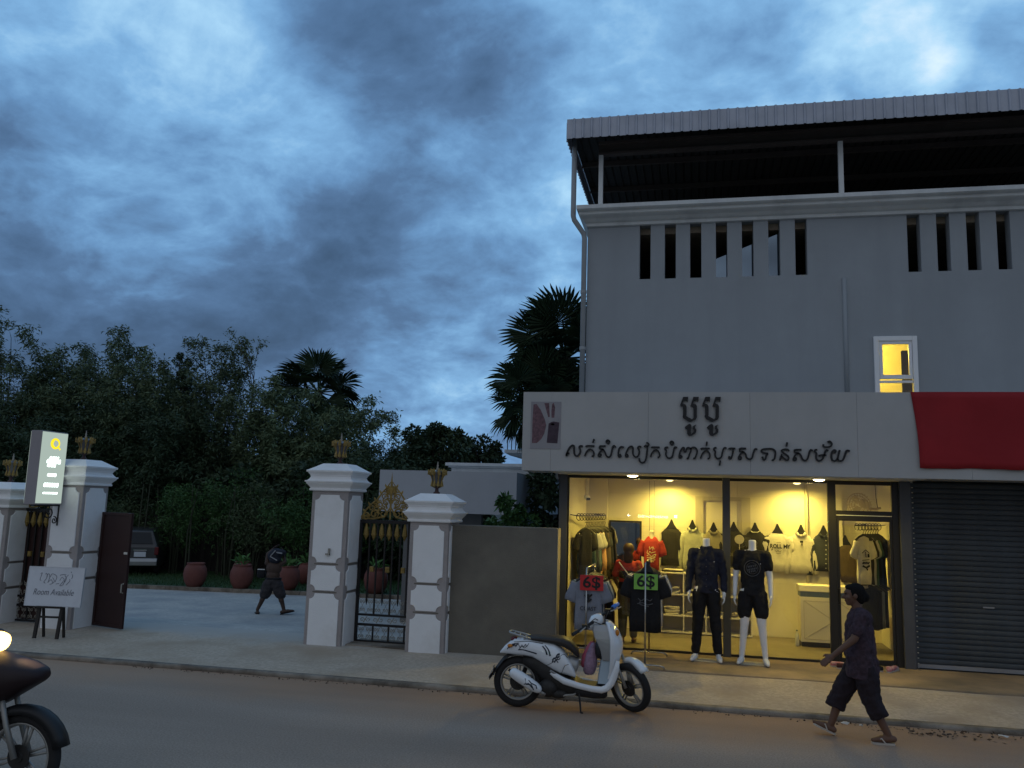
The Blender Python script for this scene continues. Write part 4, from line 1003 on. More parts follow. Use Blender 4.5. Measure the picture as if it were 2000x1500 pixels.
# ---------------------------------------------------------------- background buildings
G = thing('bungalow', 'low flat roofed grey bungalow behind the cement wall', 'building', (-5.3, 18.0, -0.5))
M['bungalow'] = mat('grey bungalow render', (0.40, 0.41, 0.43), 0.85, 0.06, 1.5, 0.1, 60)
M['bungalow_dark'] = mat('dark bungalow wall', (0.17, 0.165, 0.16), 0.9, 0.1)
def gb_(mb, name, m): return mb.build(name, M[m], G, world=True)
mb = MB(); mb.box(-6.92, -3.76, 18.0, 18.15, 1.965, 2.885); mb.box(-3.91, -3.76, 18.151, 26, 1.965, 2.885); mb.box(-6.92, -6.77, 18.151, 26, 1.965, 2.885); gb_(mb, 'roof_band', 'bungalow')
gb_(MB().box(-6.76, -3.92, 18.152, 26, 2.05, 2.80), 'roof', 'bungalow')
mb = MB(); mb.box(-5.6, -3.0, 19.2, 22, 2.80, 3.02); mb.box(-5.66, -2.95, 19.14, 22, 3.021, 3.06); mb.box(-5.72, -2.9, 19.08, 22, 3.061, 3.13); gb_(mb, 'parapet', 'cornice')
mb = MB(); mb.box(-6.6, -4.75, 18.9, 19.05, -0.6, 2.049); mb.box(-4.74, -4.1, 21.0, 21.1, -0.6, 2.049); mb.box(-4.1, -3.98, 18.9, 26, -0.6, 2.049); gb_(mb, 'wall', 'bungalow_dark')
gb_(MB().tube([(-3.98, 18.25, 1.96), (-3.98, 18.25, 1.70)], 0.035, 8), 'drain_spout', 'white_metal')
H2 = thing('balcony_house', 'pale house with a railed balcony just behind the shop fascia', 'building', (-4, 27, -0.5))
mb = MB(); mb.box(-5.0, 2.5, 27.2, 33, -0.5, 5.0); mb.build('wall', M['bungalow'], H2, world=True)
MB().loft([[(-5.86 + o_, 26.0 + o_, z), (2.5, 26.0 + o_, z), (2.5, 27.19, z), (-5.86 + o_, 27.19, z)] for o_, z in ((0.45, 3.66), (0.15, 3.74), (0.0, 3.82), (0.0, 3.92))]).build('balcony_slab', M['cornice'], H2, world=True)
for k in range(34):
    x = -5.78 + 0.13 * k
    MB().box(x - 0.012, x + 0.012, 26.06, 26.085, 3.921, 4.36).build('baluster', M['iron'], H2, world=True)
MB().box(-5.82, 2.5, 26.05, 26.095, 4.361, 4.41).build('handrail', M['iron'], H2, world=True)
# ================================================================== SCOOTER
M['white_gloss'] = mat('white scooter paint', (0.70, 0.72, 0.74), 0.16, 0.05, 3, coat=0.8, spec=0.5)
M['silver'] = mat('silver plastic', (0.34, 0.34, 0.335), 0.35, 0.05, metal=0.4)
M['rubber'] = mat('tyre rubber', (0.018, 0.017, 0.017), 0.85, 0.2, 10)
M['black_plastic'] = mat('black plastic', (0.016, 0.016, 0.017), 0.5, 0.15)
M['brown_seat'] = mat('brown black seat vinyl', (0.030, 0.024, 0.021), 0.5, 0.15)
M['alloy'] = mat('grey alloy', (0.30, 0.29, 0.27), 0.45, 0.1, metal=0.5)
M['chrome'] = mat('chrome', (0.40, 0.39, 0.37), 0.25, 0.04, metal=1.0)
M['engine'] = mat('oily engine', (0.030, 0.028, 0.026), 0.55, 0.3, 12, metal=0.3)
M['decal'] = mat('dark blue decal', (0.010, 0.018, 0.035), 0.4, 0.1)
M['blue_grip'] = mat('blue lever glove', (0.06, 0.20, 0.62), 0.45, 0.1)
M['pale_blue'] = mat('pale grey blue plastic', (0.36, 0.44, 0.50), 0.5, 0.08)
M['gauge'] = mat('gauge glass', (0.03, 0.035, 0.04), 0.15, 0.1)
M['amber'] = mat('amber lens', (0.5, 0.18, 0.02), 0.2, 0.1)
M['red_lens'] = mat('red lens', (0.10, 0.006, 0.006), 0.2, 0.1)
M['pink_bag'] = mat('pink plastic bag', (0.36, 0.07, 0.11), 0.4, 0.2, 10)
M['lilac_bag'] = mat('lilac patterned bag', (0.28, 0.18, 0.25), 0.5, 0.35, 25)

def sring(x, zc, hw, hh, n=16, e=3.0, yc=0.0):
    r = []
    for k in range(n):
        t = 2 * math.pi * k / n; c, s = math.cos(t), math.sin(t)
        r.append((x, yc + hw * math.copysign(abs(c) ** (2 / e), c), zc + hh * math.copysign(abs(s) ** (2 / e), s)))
    return r
def wheel(parent, loc, R, rr, yaw=0.0, tiltx=0.0, m_rim='alloy', spokes=5, brake=True):
    w = thing('wheel', '', '', loc); del w['label']; del w['category']
    w.parent = parent; w.rotation_euler = Euler((tiltx, 0, yaw), 'XYZ')
    prof = [(R - rr * 1.5, -rr * 0.7), (R - rr * 0.9, -rr * 0.95), (R - rr * 0.4, -rr * 0.85), (R - rr * 0.08, -rr * 0.45), (R, 0), (R - rr * 0.08, rr * 0.45), (R - rr * 0.4, rr * 0.85), (R - rr * 0.9, rr * 0.95), (R - rr * 1.5, rr * 0.7)]
    Mx = Matrix.Rotation(R_(90), 4, 'X')
    k = MB(); n = 40
    k.loft([[(r * math.cos(2 * math.pi * i / n), z, r * math.sin(2 * math.pi * i / n)) for r, z in prof] for i in range(n)] + [[(r, z, 0.0) for r, z in prof]], cap=False)
    k.build('tyre', M['rubber'], w, smooth=True)
    Ri = R - rr * 1.5
    k = MB()
    rp = [(Ri + 0.006, -rr * 0.72), (Ri + 0.008, rr * 0.72), (Ri - 0.012, rr * 0.72), (Ri - 0.022, 0), (Ri - 0.012, -rr * 0.72)]
    k.loft([[(r * math.cos(2 * math.pi * i / n), z, r * math.sin(2 * math.pi * i / n)) for r, z in rp] for i in range(n)] + [[(r, z, 0.0) for r, z in rp]], cap=False)
    k.build('rim', M[m_rim], w, smooth=True)
    k = MB()
    for q in range(spokes):
        a = 2 * math.pi * q / spokes + 0.3
        for da in (-0.10, 0.10):
            k.tube([((0.03) * math.cos(a + da * 3), 0, 0.03 * math.sin(a + da * 3)), ((Ri - 0.01) * math.cos(a + da), 0, (Ri - 0.01) * math.sin(a + da))], [0.013, 0.010], 6)
    k.build('spokes', M[m_rim], w, smooth=True)
    k = MB(); k.lathe([(0.035, -0.045), (0.042, -0.03), (0.042, 0.03), (0.035, 0.045)], 14, Mx)
    if brake: k.lathe([(0.085, 0.03), (0.088, 0.033), (0.085, 0.036), (0.05, 0.036)], 20, Mx)
    k.build('hub', M['engine'], w)
    return w

SX, SY, SYAW = -1.283, 9.49, math.atan2(0.15, 1.22)
K = thing('scooter', 'white parked scooter with dark decals and a pink bag hung at its leg shield', 'scooter', (SX, SY, 0.0), SYAW)
wheel(K, (-0.61, 0, 0.268), 0.268, 0.052)
STEER = R_(-40)
fwc = Vector((0.61, -0.02, 0.265))
wheel(K, fwc, 0.265, 0.046, STEER, R_(13))
# rear body
secs = [(-0.815, 0.573, 0.03, 0.010), (-0.76, 0.607, 0.065, 0.045), (-0.656, 0.645, 0.11, 0.092), (-0.55, 0.645, 0.135, 0.092), (-0.456, 0.637, 0.15, 0.096), (-0.38, 0.615, 0.158, 0.110), (-0.30, 0.588, 0.165, 0.130), (-0.22, 0.560, 0.170, 0.145), (-0.15, 0.522, 0.172, 0.140), (-0.09, 0.488, 0.168, 0.115), (-0.03, 0.438, 0.160, 0.08), (0.02, 0.385, 0.15, 0.035)]
body = MB().loft([sring(x, z, w, h, 20, 3.4) for x, z, w, h in secs]).build('rear_body', M['white_gloss'], K, smooth=True)
MB().loft([sring(x, z, w, h, 16, 3.0) for x, z, w, h in [(-0.085, 0.50, 0.10, 0.05), (-0.03, 0.49, 0.125, 0.085), (0.02, 0.47, 0.125, 0.085), (0.05, 0.50, 0.11, 0.05)]]).build('seat_base', M['silver'], K, smooth=True)
MB().loft([sring(x, z, w, h, 18, 2.6) for x, z, w, h in [(-0.53, 0.742, 0.07, 0.008), (-0.46, 0.742, 0.125, 0.024), (-0.33, 0.738, 0.145, 0.032), (-0.20, 0.730, 0.15, 0.042), (-0.12, 0.715, 0.15, 0.055), (-0.05, 0.685, 0.145, 0.06), (0.01, 0.635, 0.13, 0.06), (0.045, 0.595, 0.105, 0.045), (0.06, 0.575, 0.07, 0.02)]]).build('seat', M['brown_seat'], K, smooth=True)
# rear carrier
mb = MB()
for s in (-1, 1): mb.tube([(-0.455, s * 0.10, 0.735), (-0.58, s * 0.105, 0.765), (-0.70, s * 0.085, 0.792), (-0.715, s * 0.03, 0.795), (-0.715, 0, 0.795)], 0.011, 8)
mb.tube([(-0.60, -0.105, 0.768), (-0.60, 0.105, 0.768)], 0.009, 6); mb.tube([(-0.66, -0.095, 0.782), (-0.66, 0.095, 0.782)], 0.009, 6); mb.tube([(-0.52, -0.10, 0.752), (-0.60, -0.06, 0.70)], 0.009, 6); mb.tube([(-0.52, 0.10, 0.752), (-0.60, 0.06, 0.70)], 0.009, 6)
mb.build('carrier', M['silver'], K, smooth=True)
MB().loft([sring(x, z, w, h, 12, 2.5) for x, z, w, h in [(-0.70, 0.72, 0.05, 0.015), (-0.68, 0.715, 0.075, 0.03), (-0.63, 0.72, 0.08, 0.03)]]).build('tail_light', M['red_lens'], K, smooth=True)
# rear mudguard
mb = MB(); path = [(-0.60, 0.575), (-0.70, 0.55), (-0.77, 0.50), (-0.83, 0.42), (-0.88, 0.345), (-0.925, 0.285)]
mb.loft([[(x, -0.07 * (1 - 0.25 * k / 5), z - 0.012), (x, -0.07 * (1 - 0.25 * k / 5), z), (x - 0.01, 0, z + 0.022), (x, 0.07 * (1 - 0.25 * k / 5), z), (x, 0.07 * (1 - 0.25 * k / 5), z - 0.012)] for k, (x, z) in enumerate(path)])
mb.box(-0.885, -0.875, -0.055, 0.055, 0.33, 0.42)
mb.build('mudguard', M['black_plastic'], K)
# inner wheel arch, engine, swing arm
mb = MB(); mb.loft([sring(x, z, w, h, 14, 2.6) for x, z, w, h in [(-0.56, 0.50, 0.07, 0.05), (-0.42, 0.47, 0.10, 0.10), (-0.30, 0.40, 0.13, 0.16), (-0.18, 0.31, 0.14, 0.15), (-0.04, 0.25, 0.14, 0.10), (0.05, 0.235, 0.13, 0.08)]])
mb.ell((-0.27, -0.10, 0.235), (0.11, 0.08, 0.10)); mb.ell((-0.16, -0.11, 0.18), (0.10, 0.05, 0.05))
mb.tube([(-0.61, -0.09, 0.268), (-0.45, -0.10, 0.26), (-0.25, -0.10, 0.22)], [0.035, 0.04, 0.05], 8); mb.tube([(-0.61, 0.10, 0.268), (-0.30, 0.11, 0.25), (-0.05, 0.10, 0.24)], [0.06, 0.07, 0.07], 8)
mb.build('engine', M['engine'], K, smooth=True)
mb = MB(); mb.tube([(-0.30, -0.12, 0.18), (-0.16, -0.14, 0.165), (0.0, -0.13, 0.18), (0.05, -0.10, 0.21)], 0.014, 8); mb.tube([(-0.36, -0.16, 0.20), (-0.30, -0.15, 0.175)], 0.02, 8); mb.build('exhaust_pipe', M['alloy'], K, smooth=True)
# muffler
a0 = Vector((-0.685, -0.165, 0.408)); a1 = Vector((-0.345, -0.175, 0.212))
pts = [a0.lerp(a1, t) for t in (0, 0.03, 0.1, 0.3, 0.55, 0.8, 0.93, 1.0)]
MB().tube(pts, [0.018, 0.042, 0.056, 0.062, 0.062, 0.056, 0.044, 0.02], 14).build('muffler', M['white_gloss'], K, smooth=True)
MB().tube([a0 + Vector((0.0, 0, 0)), a0 + (a0 - a1).normalized() * 0.02], 0.016, 8).build('tail_pipe', M['engine'], K)
# rear shock
mb = MB(); mb.tube([(-0.57, 0.12, 0.30), (-0.48, 0.11, 0.56)], 0.025, 8); mb.build('shock', M['black_plastic'], K)
# foot board with white sill
for s in (-1, 1):
    P0 = [(-0.245, 0.405, 0.020), (-0.20, 0.375, 0.030), (-0.10, 0.325, 0.036), (0.05, 0.285, 0.034), (0.20, 0.258, 0.034), (0.30, 0.252, 0.036), (0.355, 0.272, 0.038), (0.40, 0.325, 0.040), (0.432, 0.40, 0.040), (0.455, 0.48, 0.034), (0.47, 0.56, 0.02)]
    mb = MB(); rings = []
    for i, (x, z, h) in enumerate(P0):
        a = P0[max(i - 1, 0)]; b = P0[min(i + 1, len(P0) - 1)]
        d = Vector((b[0] - a[0], 0, b[1] - a[1])).normalized(); nrm = Vector((-d.z, 0, d.x))
        c = Vector((x, s * (0.165 if i > 1 else 0.15), z))
        rings.append([c + nrm * h * math.sin(t) * 1.0 + Vector((0, 1, 0)) * 0.026 * math.cos(t) for t in [2 * math.pi * k / 10 for k in range(10)]])
    mb.loft(rings).build('side_sill', M['white_gloss'], K, smooth=True)
MB().loft([[(x, -0.15, z), (x, 0.15, z), (x, 0.15, z - 0.05), (x, -0.15, z - 0.05)] for x, z in ((-0.20, 0.40), (-0.05, 0.345), (0.03, 0.325), (0.10, 0.290), (0.33, 0.275), (0.37, 0.295))]).build('foot_board', M['black_plastic'], K)
MB().loft([sring(x, z, w, h, 12, 4) for x, z, w, h in [(-0.10, 0.24, 0.12, 0.05), (0.05, 0.215, 0.135, 0.06), (0.22, 0.20, 0.135, 0.06), (0.34, 0.205, 0.12, 0.06), (0.365, 0.22, 0.11, 0.05)]]).build('belly_pan', M['black_plastic'], K, smooth=True)
mb = MB(); mb.tube([(0.06, -0.12, 0.20), (0.075, -0.14, 0.09), (0.082, -0.145, 0.005)], [0.013, 0.011, 0.009], 6); mb.tube([(0.082, -0.145, 0.008), (0.10, -0.17, 0.005)], 0.012, 6); mb.build('kick_stand', M['black_plastic'], K)
mb = MB(); mb.tube([(-0.19, -0.15, 0.39), (-0.25, -0.19, 0.43)], 0.012, 6); mb.build('pillion_peg', M['silver'], K)
# front shield: curved shell swept back at its sides
lv = [(0.255, 0.365, 0.335, 0.10), (0.32, 0.43, 0.37, 0.14), (0.44, 0.475, 0.40, 0.175), (0.55, 0.50, 0.405, 0.195), (0.65, 0.53, 0.405, 0.205), (0.72, 0.533, 0.405, 0.205), (0.78, 0.522, 0.40, 0.20), (0.86, 0.485, 0.385, 0.18), (0.92, 0.435, 0.37, 0.145), (0.955, 0.395, 0.355, 0.10)]
rings = []
for z, xo, xi, w in lv:
    o_ = []; i_ = []
    for k in range(13):
        a = -1 + 2 * k / 12; y = w * a; x = xi + (xo - xi) * (1 - abs(a) ** 2.2)
        o_.append((x, y, z)); i_.append((x - 0.022, y * 0.97, z))
    rings.append(o_ + i_[::-1])
MB().loft(rings).build('leg_shield', M['white_gloss'], K, smooth=True)
mb = MB(); mb.loft([[(xi - d_, -w * 0.8, z), (xi - d_, w * 0.8, z), (xi + 0.02, w * 0.92, z), (xi + 0.02, -w * 0.92, z)] for (z, xo, xi, w), d_ in zip(lv[3:9], (0.10, 0.12, 0.15, 0.18, 0.19, 0.165))]).build('inner_panel', M['silver'], K, bevel=0.01)
MB().loft([[(0.40, -0.155, 0.31), (0.40, 0.155, 0.31), (0.26, 0.13, 0.31), (0.26, -0.13, 0.31)], [(0.42, -0.165, 0.60), (0.42, 0.165, 0.60), (0.305, 0.14, 0.60), (0.305, -0.14, 0.60)]]).build('knee_panel', M['pale_blue'], K)
MB().loft([sring(x, 0.645, w, h, 16, 2.4) for x, w, h in ((0.225, 0.07, 0.06), (0.245, 0.115, 0.09), (0.30, 0.15, 0.105), (0.34, 0.16, 0.105))]).build('glove_pocket', M['black_plastic'], K, smooth=True)
MB().lathe([(0.018, 0), (0.02, 0.02), (0.012, 0.025)], 10, Matrix.Translation((0.295, -0.05, 0.83)) @ Matrix.Rotation(R_(-90), 4, 'Y')).build('key_lock', M['black_plastic'], K)
# handlebar, turned with the wheel
top = Vector((0.31, 0, 0.94))
Hb = MB().loft([sring(x, z, w, h, 14, 2.6) for x, z, w, h in [(0.155, 0.905, 0.06, 0.055), (0.18, 0.925, 0.085, 0.075), (0.235, 0.95, 0.095, 0.078), (0.285, 0.965, 0.085, 0.062), (0.31, 0.965, 0.055, 0.035)]]).build('headset', M['white_gloss'], K, smooth=True)
mb = MB()
for q in ([(0.13, -0.19, 0.92), (0.22, -0.12, 0.985), (0.31, -0.03, 0.93), (0.34, 0, 0.86)], [(0.38, 0.21, 1.03), (0.37, 0.12, 1.04), (0.33, 0.03, 0.96), (0.34, 0.01, 0.86)], [(0.12, -0.22, 0.91), (0.20, -0.16, 0.96), (0.33, -0.04, 0.90)]): mb.tube(q, 0.005, 5)
mb.build('cable', M['black_plastic'], K, smooth=True)
MB().obox((0.176, -0.025, 0.905), (0.012, 0.085, 0.062), (0, R_(18), R_(-14))).build('gauge', M['gauge'], Hb)
mb = MB(); mb.tube([(0.22, -0.05, 0.95), (0.12, -0.20, 0.905), (0.075, -0.27, 0.885)], 0.016, 8); mb.tube([(0.25, 0.05, 0.97), (0.35, 0.19, 1.02), (0.385, 0.24, 1.035)], 0.016, 8); mb.tube([(0.30, 0, 0.92), (0.43, 0, 0.62)], 0.03, 8)
mb.build('handlebar', M['black_plastic'], K, smooth=True)
mb = MB(); mb.tube([(0.075, -0.27, 0.885), (-0.015, -0.385, 0.845)], 0.019, 10); mb.obox((0.11, -0.215, 0.905), (0.06, 0.07, 0.05)); mb.build('grip', M['black_plastic'], K)
mb = MB(); mb.tube([(0.385, 0.24, 1.035), (0.47, 0.36, 1.085)], 0.020, 10); mb.obox((0.365, 0.20, 1.03), (0.06, 0.08, 0.055)); mb.build('grip', M['black_plastic'], K)
MB().tube([(0.425, 0.28, 1.065), (0.485, 0.36, 1.10)], [0.026, 0.024], 8).build('grip_glove', M['blue_grip'], K, smooth=True)
mb = MB(); mb.tube([(0.14, -0.20, 0.92), (0.10, -0.29, 0.895), (0.06, -0.36, 0.87)], 0.007, 6); mb.tube([(0.39, 0.21, 1.03), (0.46, 0.30, 1.045), (0.52, 0.38, 1.065)], 0.007, 6); mb.build('brake_lever', M['silver'], K)
# fork, front fender
ax = Vector((math.cos(STEER), math.sin(STEER), 0)); sd_ = Vector((-ax.y, ax.x, 0))
up = Vector((-0.15, 0.0, 0.36))
for s in (-1, 1):
    c = fwc + sd_ * s * 0.075
    MB().tube([c, c + Vector((-0.05, 0, 0.12)), c + up], [0.019, 0.017, 0.015], 8).build('fork_leg', M['alloy'], K, smooth=True)
mb = MB(); rings = []
for k in range(11):
    a = R_(42 + 62 * k / 10); r = 0.292 + 0.012 * math.sin(k / 10 * math.pi)
    c = fwc + ax * (r * math.cos(a)) + Vector((0, 0, r * math.sin(a) + 0.005))
    rd = ax * math.cos(a) + Vector((0, 0, math.sin(a))); w = 0.068 * (0.6 + 0.4 * math.sin(math.pi * min(1, 0.25 + k / 10)))
    rings.append([c + sd_ * w - rd * 0.055, c + sd_ * w * 0.9 - rd * 0.005, c + rd * 0.016, c - sd_ * w * 0.9 - rd * 0.005, c - sd_ * w - rd * 0.055, c - sd_ * w * 0.85 - rd * 0.05, c, c + sd_ * w * 0.85 - rd * 0.05])
mb.loft(rings).build('front_fender', M['white_gloss'], K, smooth=True)
# indicators, reflector
MB().ell((0.462, -0.12, 0.845), (0.022, 0.025, 0.035)).build('indicator', M['amber'], K, smooth=True)
MB().ell((0.462, 0.12, 0.845), (0.022, 0.025, 0.035)).build('indicator', M['amber'], K, smooth=True)
# dark transfers on the right flank
def flank_y(x, z):
    # outer face of the rear body at x, z
    for (x0, z0, w0, h0), (x1, z1, w1, h1) in zip(secs[:-1], secs[1:]):
        if x0 <= x <= x1:
            t = (x - x0) / (x1 - x0); zc = z0 + (z1 - z0) * t; w = w0 + (w1 - w0) * t; h = h0 + (h1 - h0) * t
            q = min(0.97, abs((z - zc) / h))
            return -w * (1 - q ** 3.4) ** (1 / 3.4)
    return -0.16
def decal(pts, r0, r1=None):
    pts = smooth_path(pts, 3); r1 = r0 if r1 is None else r1
    mb = MB(); rings = []
    for i, (x, z) in enumerate(pts):
        a = pts[max(i - 1, 0)]; b = pts[min(i + 1, len(pts) - 1)]
        d = Vector((b[0] - a[0], b[1] - a[1])); d = d.normalized() if d.length > 1e-9 else Vector((1, 0))
        r = r0 + (r1 - r0) * i / (len(pts) - 1); w = Vector((-d.y, d.x)) * r
        q0 = (x + w.x, z + w.y); q1 = (x - w.x, z - w.y)
        rings.append([(q0[0], flank_y(*q0) - 0.003, q0[1]), (q1[0], flank_y(*q1) - 0.003, q1[1]), (q1[0], flank_y(*q1) + 0.001, q1[1]), (q0[0], flank_y(*q0) + 0.001, q0[1])])
    return mb.loft(rings)
def dpx(x, y): return (-0.61 + (x - 430) / 975, (1190 - y) / 975)
mb = MB()
for p, r0, r1 in ([[(690, 530), (725, 570), (740, 615)], 0.006, 0.009], [[(715, 520), (755, 565), (775, 625)], 0.003, 0.010],
                  [[(430, 585), (480, 580), (560, 595), (630, 610)], 0.004, 0.007], [[(310, 590), (340, 550), (400, 530)], 0.004, 0.006], [[(330, 575), (370, 530), (440, 515)], 0.005, 0.003], [[(350, 545), (400, 545), (420, 520)], 0.004, 0.004],
                  [[(400, 560), (430, 525), (450, 560), (470, 530), (490, 550), (510, 520), (520, 545), (545, 510)], 0.003, 0.003], [[(440, 580), (470, 545), (500, 560), (540, 520)], 0.003, 0.002],
                  [[(800, 690), (810, 650), (835, 640), (850, 610), (875, 600)], 0.006, 0.009], [[(820, 690), (840, 660), (870, 655), (880, 635)], 0.006, 0.004], [[(795, 665), (825, 650), (860, 690)], 0.005, 0.004], [[(845, 640), (865, 625), (870, 600)], 0.007, 0.002]):
    d = decal([dpx(*q) for q in p], r0, r1); mb.add(d.v, d.f)
mb.build('decal', M['decal'], K)
mb = MB()
for p in ([(-0.30, 0.47), (-0.22, 0.52), (-0.12, 0.60), (-0.07, 0.56)], [(-0.66, 0.70), (-0.50, 0.715), (-0.34, 0.70)], [(-0.13, 0.40), (-0.10, 0.48), (-0.055, 0.50)]):
    d = decal(p, 0.0022); mb.add(d.v, d.f)
mb.build('panel_seam', M['black_plastic'], K)
MB().obox((-0.905, 0, 0.36), (0.006, 0.19, 0.14), (0, R_(28), 0)).build('number_plate', M['silver'], K)
MB().ell((-0.70, -0.115, 0.66), (0.03, 0.03, 0.02)).build('indicator', M['amber'], K, smooth=True)
mb = MB()
for p in ([(0.45, 0.5), (0.55, -0.3), (0.68, 0.2), (0.8, -0.4)], [(0.5, -0.5), (0.6, 0.1), (0.74, -0.2)], [(0.55, 0.6), (0.66, 0.4), (0.8, 0.55), (0.86, 0.1)]):
    q = []
    for t, w in p:
        c = a0.lerp(a1, t); d = (a1 - a0).normalized(); upv = Vector((0, -1, 0)).cross(d).normalized()
        q.append(c + upv * 0.058 * math.sin(w) + Vector((0, -1, 0)) * 0.061 * math.cos(w))
    mb.tube(q, 0.006, 5)
mb.build('decal', M['decal'], K)
# bag on the hook
Bg = thing('plastic_bag', 'pink and lilac plastic bag hanging inside the scooter leg shield', 'bag', (SX + 0.20, SY - 0.02, 0.72), SYAW)
mb = MB(); rings = []
for z, w, d, sh in ((0.0, 0.02, 0.012, 0.02), (-0.04, 0.035, 0.025, 0.01), (-0.12, 0.055, 0.045, -0.005), (-0.22, 0.068, 0.055, -0.02), (-0.30, 0.065, 0.05, -0.03), (-0.335, 0.04, 0.03, -0.03)):
    rings.append([(sh + (w + 0.008 * math.sin(5 * t + z * 20)) * math.cos(t), (d + 0.006 * math.cos(4 * t)) * math.sin(t), z) for t in [2 * math.pi * k / 16 for k in range(16)]])
mb.loft(rings).build('bag', M['lilac_bag'], Bg, smooth=True)
mb = MB(); rings = []
for z, w, d, sh in ((0.01, 0.02, 0.012, 0.0), (-0.05, 0.045, 0.03, -0.02), (-0.14, 0.06, 0.035, -0.05), (-0.24, 0.05, 0.03, -0.075), (-0.27, 0.03, 0.02, -0.08)):
    rings.append([(sh + w * math.cos(t), 0.03 + d * math.sin(t), z) for t in [2 * math.pi * k / 14 for k in range(14)]])
mb.loft(rings).build('outer_bag', M['pink_bag'], Bg, smooth=True)

# ================================================================== PASSING MOTORBIKE (cut by the left edge)
Q = thing('motorbike', 'dark motorbike with its headlight on, cut by the left picture edge', 'motorbike', (-5.32, 5.42, 0.0), R_(4))
M['maroon_paint'] = mat('dark maroon paint', (0.018, 0.008, 0.009), 0.55, 0.15)
M['headlight'] = emitter('lit headlight', (1.0, 0.62, 0.20), 5.0)
wheel(Q, (0.62, 0, 0.30), 0.30, 0.045, R_(0), 0, 'alloy', 6)
wheel(Q, (-0.62, 0, 0.30), 0.30, 0.05, 0, 0, 'alloy', 6)
for s in (-1, 1): MB().tube([(0.62, s * 0.075, 0.30), (0.53, s * 0.075, 0.52), (0.40, s * 0.07, 0.92)], [0.022, 0.020, 0.018], 8).build('fork_leg', M['alloy'], Q, smooth=True)
mb = MB(); rings = []
for k in range(13):
    a = R_(15 + 150 * k / 12); c = Vector((0.62 + 0.345 * math.cos(a), 0, 0.30 + 0.345 * math.sin(a))); rd = Vector((math.cos(a), 0, math.sin(a))); w = 0.07
    rings.append([c + Vector((0, w, 0)) - rd * 0.05, c + Vector((0, w * .8, 0)), c + rd * 0.015, c - Vector((0, w * .8, 0)), c - Vector((0, w, 0)) - rd * 0.05, c - Vector((0, w * .85, 0)) - rd * 0.045, c - rd * 0.004, c + Vector((0, w * .85, 0)) - rd * 0.045])
mb.loft(rings).build('front_fender', M['black_plastic'], Q, smooth=True)
MB().loft([sring(x, z, w, h, 14, 2.6) for x, z, w, h in [(0.16, 0.80, 0.12, 0.20), (0.30, 0.80, 0.17, 0.22), (0.44, 0.82, 0.20, 0.17), (0.58, 0.845, 0.18, 0.11), (0.69, 0.86, 0.12, 0.06), (0.74, 0.865, 0.06, 0.03)]]).build('front_cowl', M['maroon_paint'], Q, smooth=True)
MB().loft([sring(x, z, w, h, 14, 2.5) for x, z, w, h in [(0.12, 1.06, 0.07, 0.06), (0.2, 1.08, 0.13, 0.085), (0.28, 1.08, 0.14, 0.09), (0.32, 1.075, 0.12, 0.08)]]).build('headlight_shell', M['maroon_paint'], Q, smooth=True)
MB().loft([sring(x, z, w, h, 18, 2.2) for x, z, w, h in [(0.322, 1.075, 0.115, 0.075), (0.36, 1.075, 0.10, 0.065), (0.39, 1.075, 0.06, 0.04), (0.40, 1.075, 0.01, 0.01)]]).build('headlight', M['headlight'], Q, smooth=True)
l = lamp('headlight_lamp', 'SPOT', (0.42, 0, 1.075), 45, (1.0, 0.70, 0.34), spot_size=R_(75), spot_blend=0.7, shadow_soft_size=0.05); l.parent = Q; l.rotation_euler = (0, R_(-82), 0)
mb = MB(); mb.tube([(0.20, 0, 1.08), (0.14, -0.2, 1.10), (0.06, -0.36, 1.06)], 0.015, 8); mb.tube([(0.20, 0, 1.08), (0.14, 0.2, 1.10), (0.06, 0.36, 1.06)], 0.015, 8); mb.build('handlebar', M['black_plastic'], Q, smooth=True)
MB().loft([sring(x, z, w, h, 14, 2.6) for x, z, w, h in [(0.2, 0.62, 0.12, 0.12), (0.0, 0.50, 0.15, 0.18), (-0.25, 0.58, 0.14, 0.15), (-0.55, 0.66, 0.13, 0.10), (-0.80, 0.72, 0.08, 0.05)]]).build('body', M['maroon_paint'], Q, smooth=True)
MB().loft([sring(x, z, w, h, 14, 2.6) for x, z, w, h in [(0.0, 0.70, 0.10, 0.04), (-0.2, 0.755, 0.13, 0.05), (-0.55, 0.79, 0.13, 0.05), (-0.78, 0.81, 0.09, 0.03)]]).build('seat', M['brown_seat'], Q, smooth=True)
mb = MB(); mb.ell((0.08, 0, 0.36), (0.2, 0.14, 0.14)); mb.tube([(-0.62, 0.09, 0.3), (-0.1, 0.10, 0.34)], 0.035, 8); mb.tube([(-0.62, -0.09, 0.3), (-0.1, -0.10, 0.34)], 0.035, 8); mb.build('engine', M['engine'], Q, smooth=True)
MB().tube([(0.1, -0.14, 0.25), (-0.3, -0.16, 0.25), (-0.75, -0.17, 0.33)], [0.02, 0.04, 0.05], 10).build('muffler', M['chrome'], Q, smooth=True)

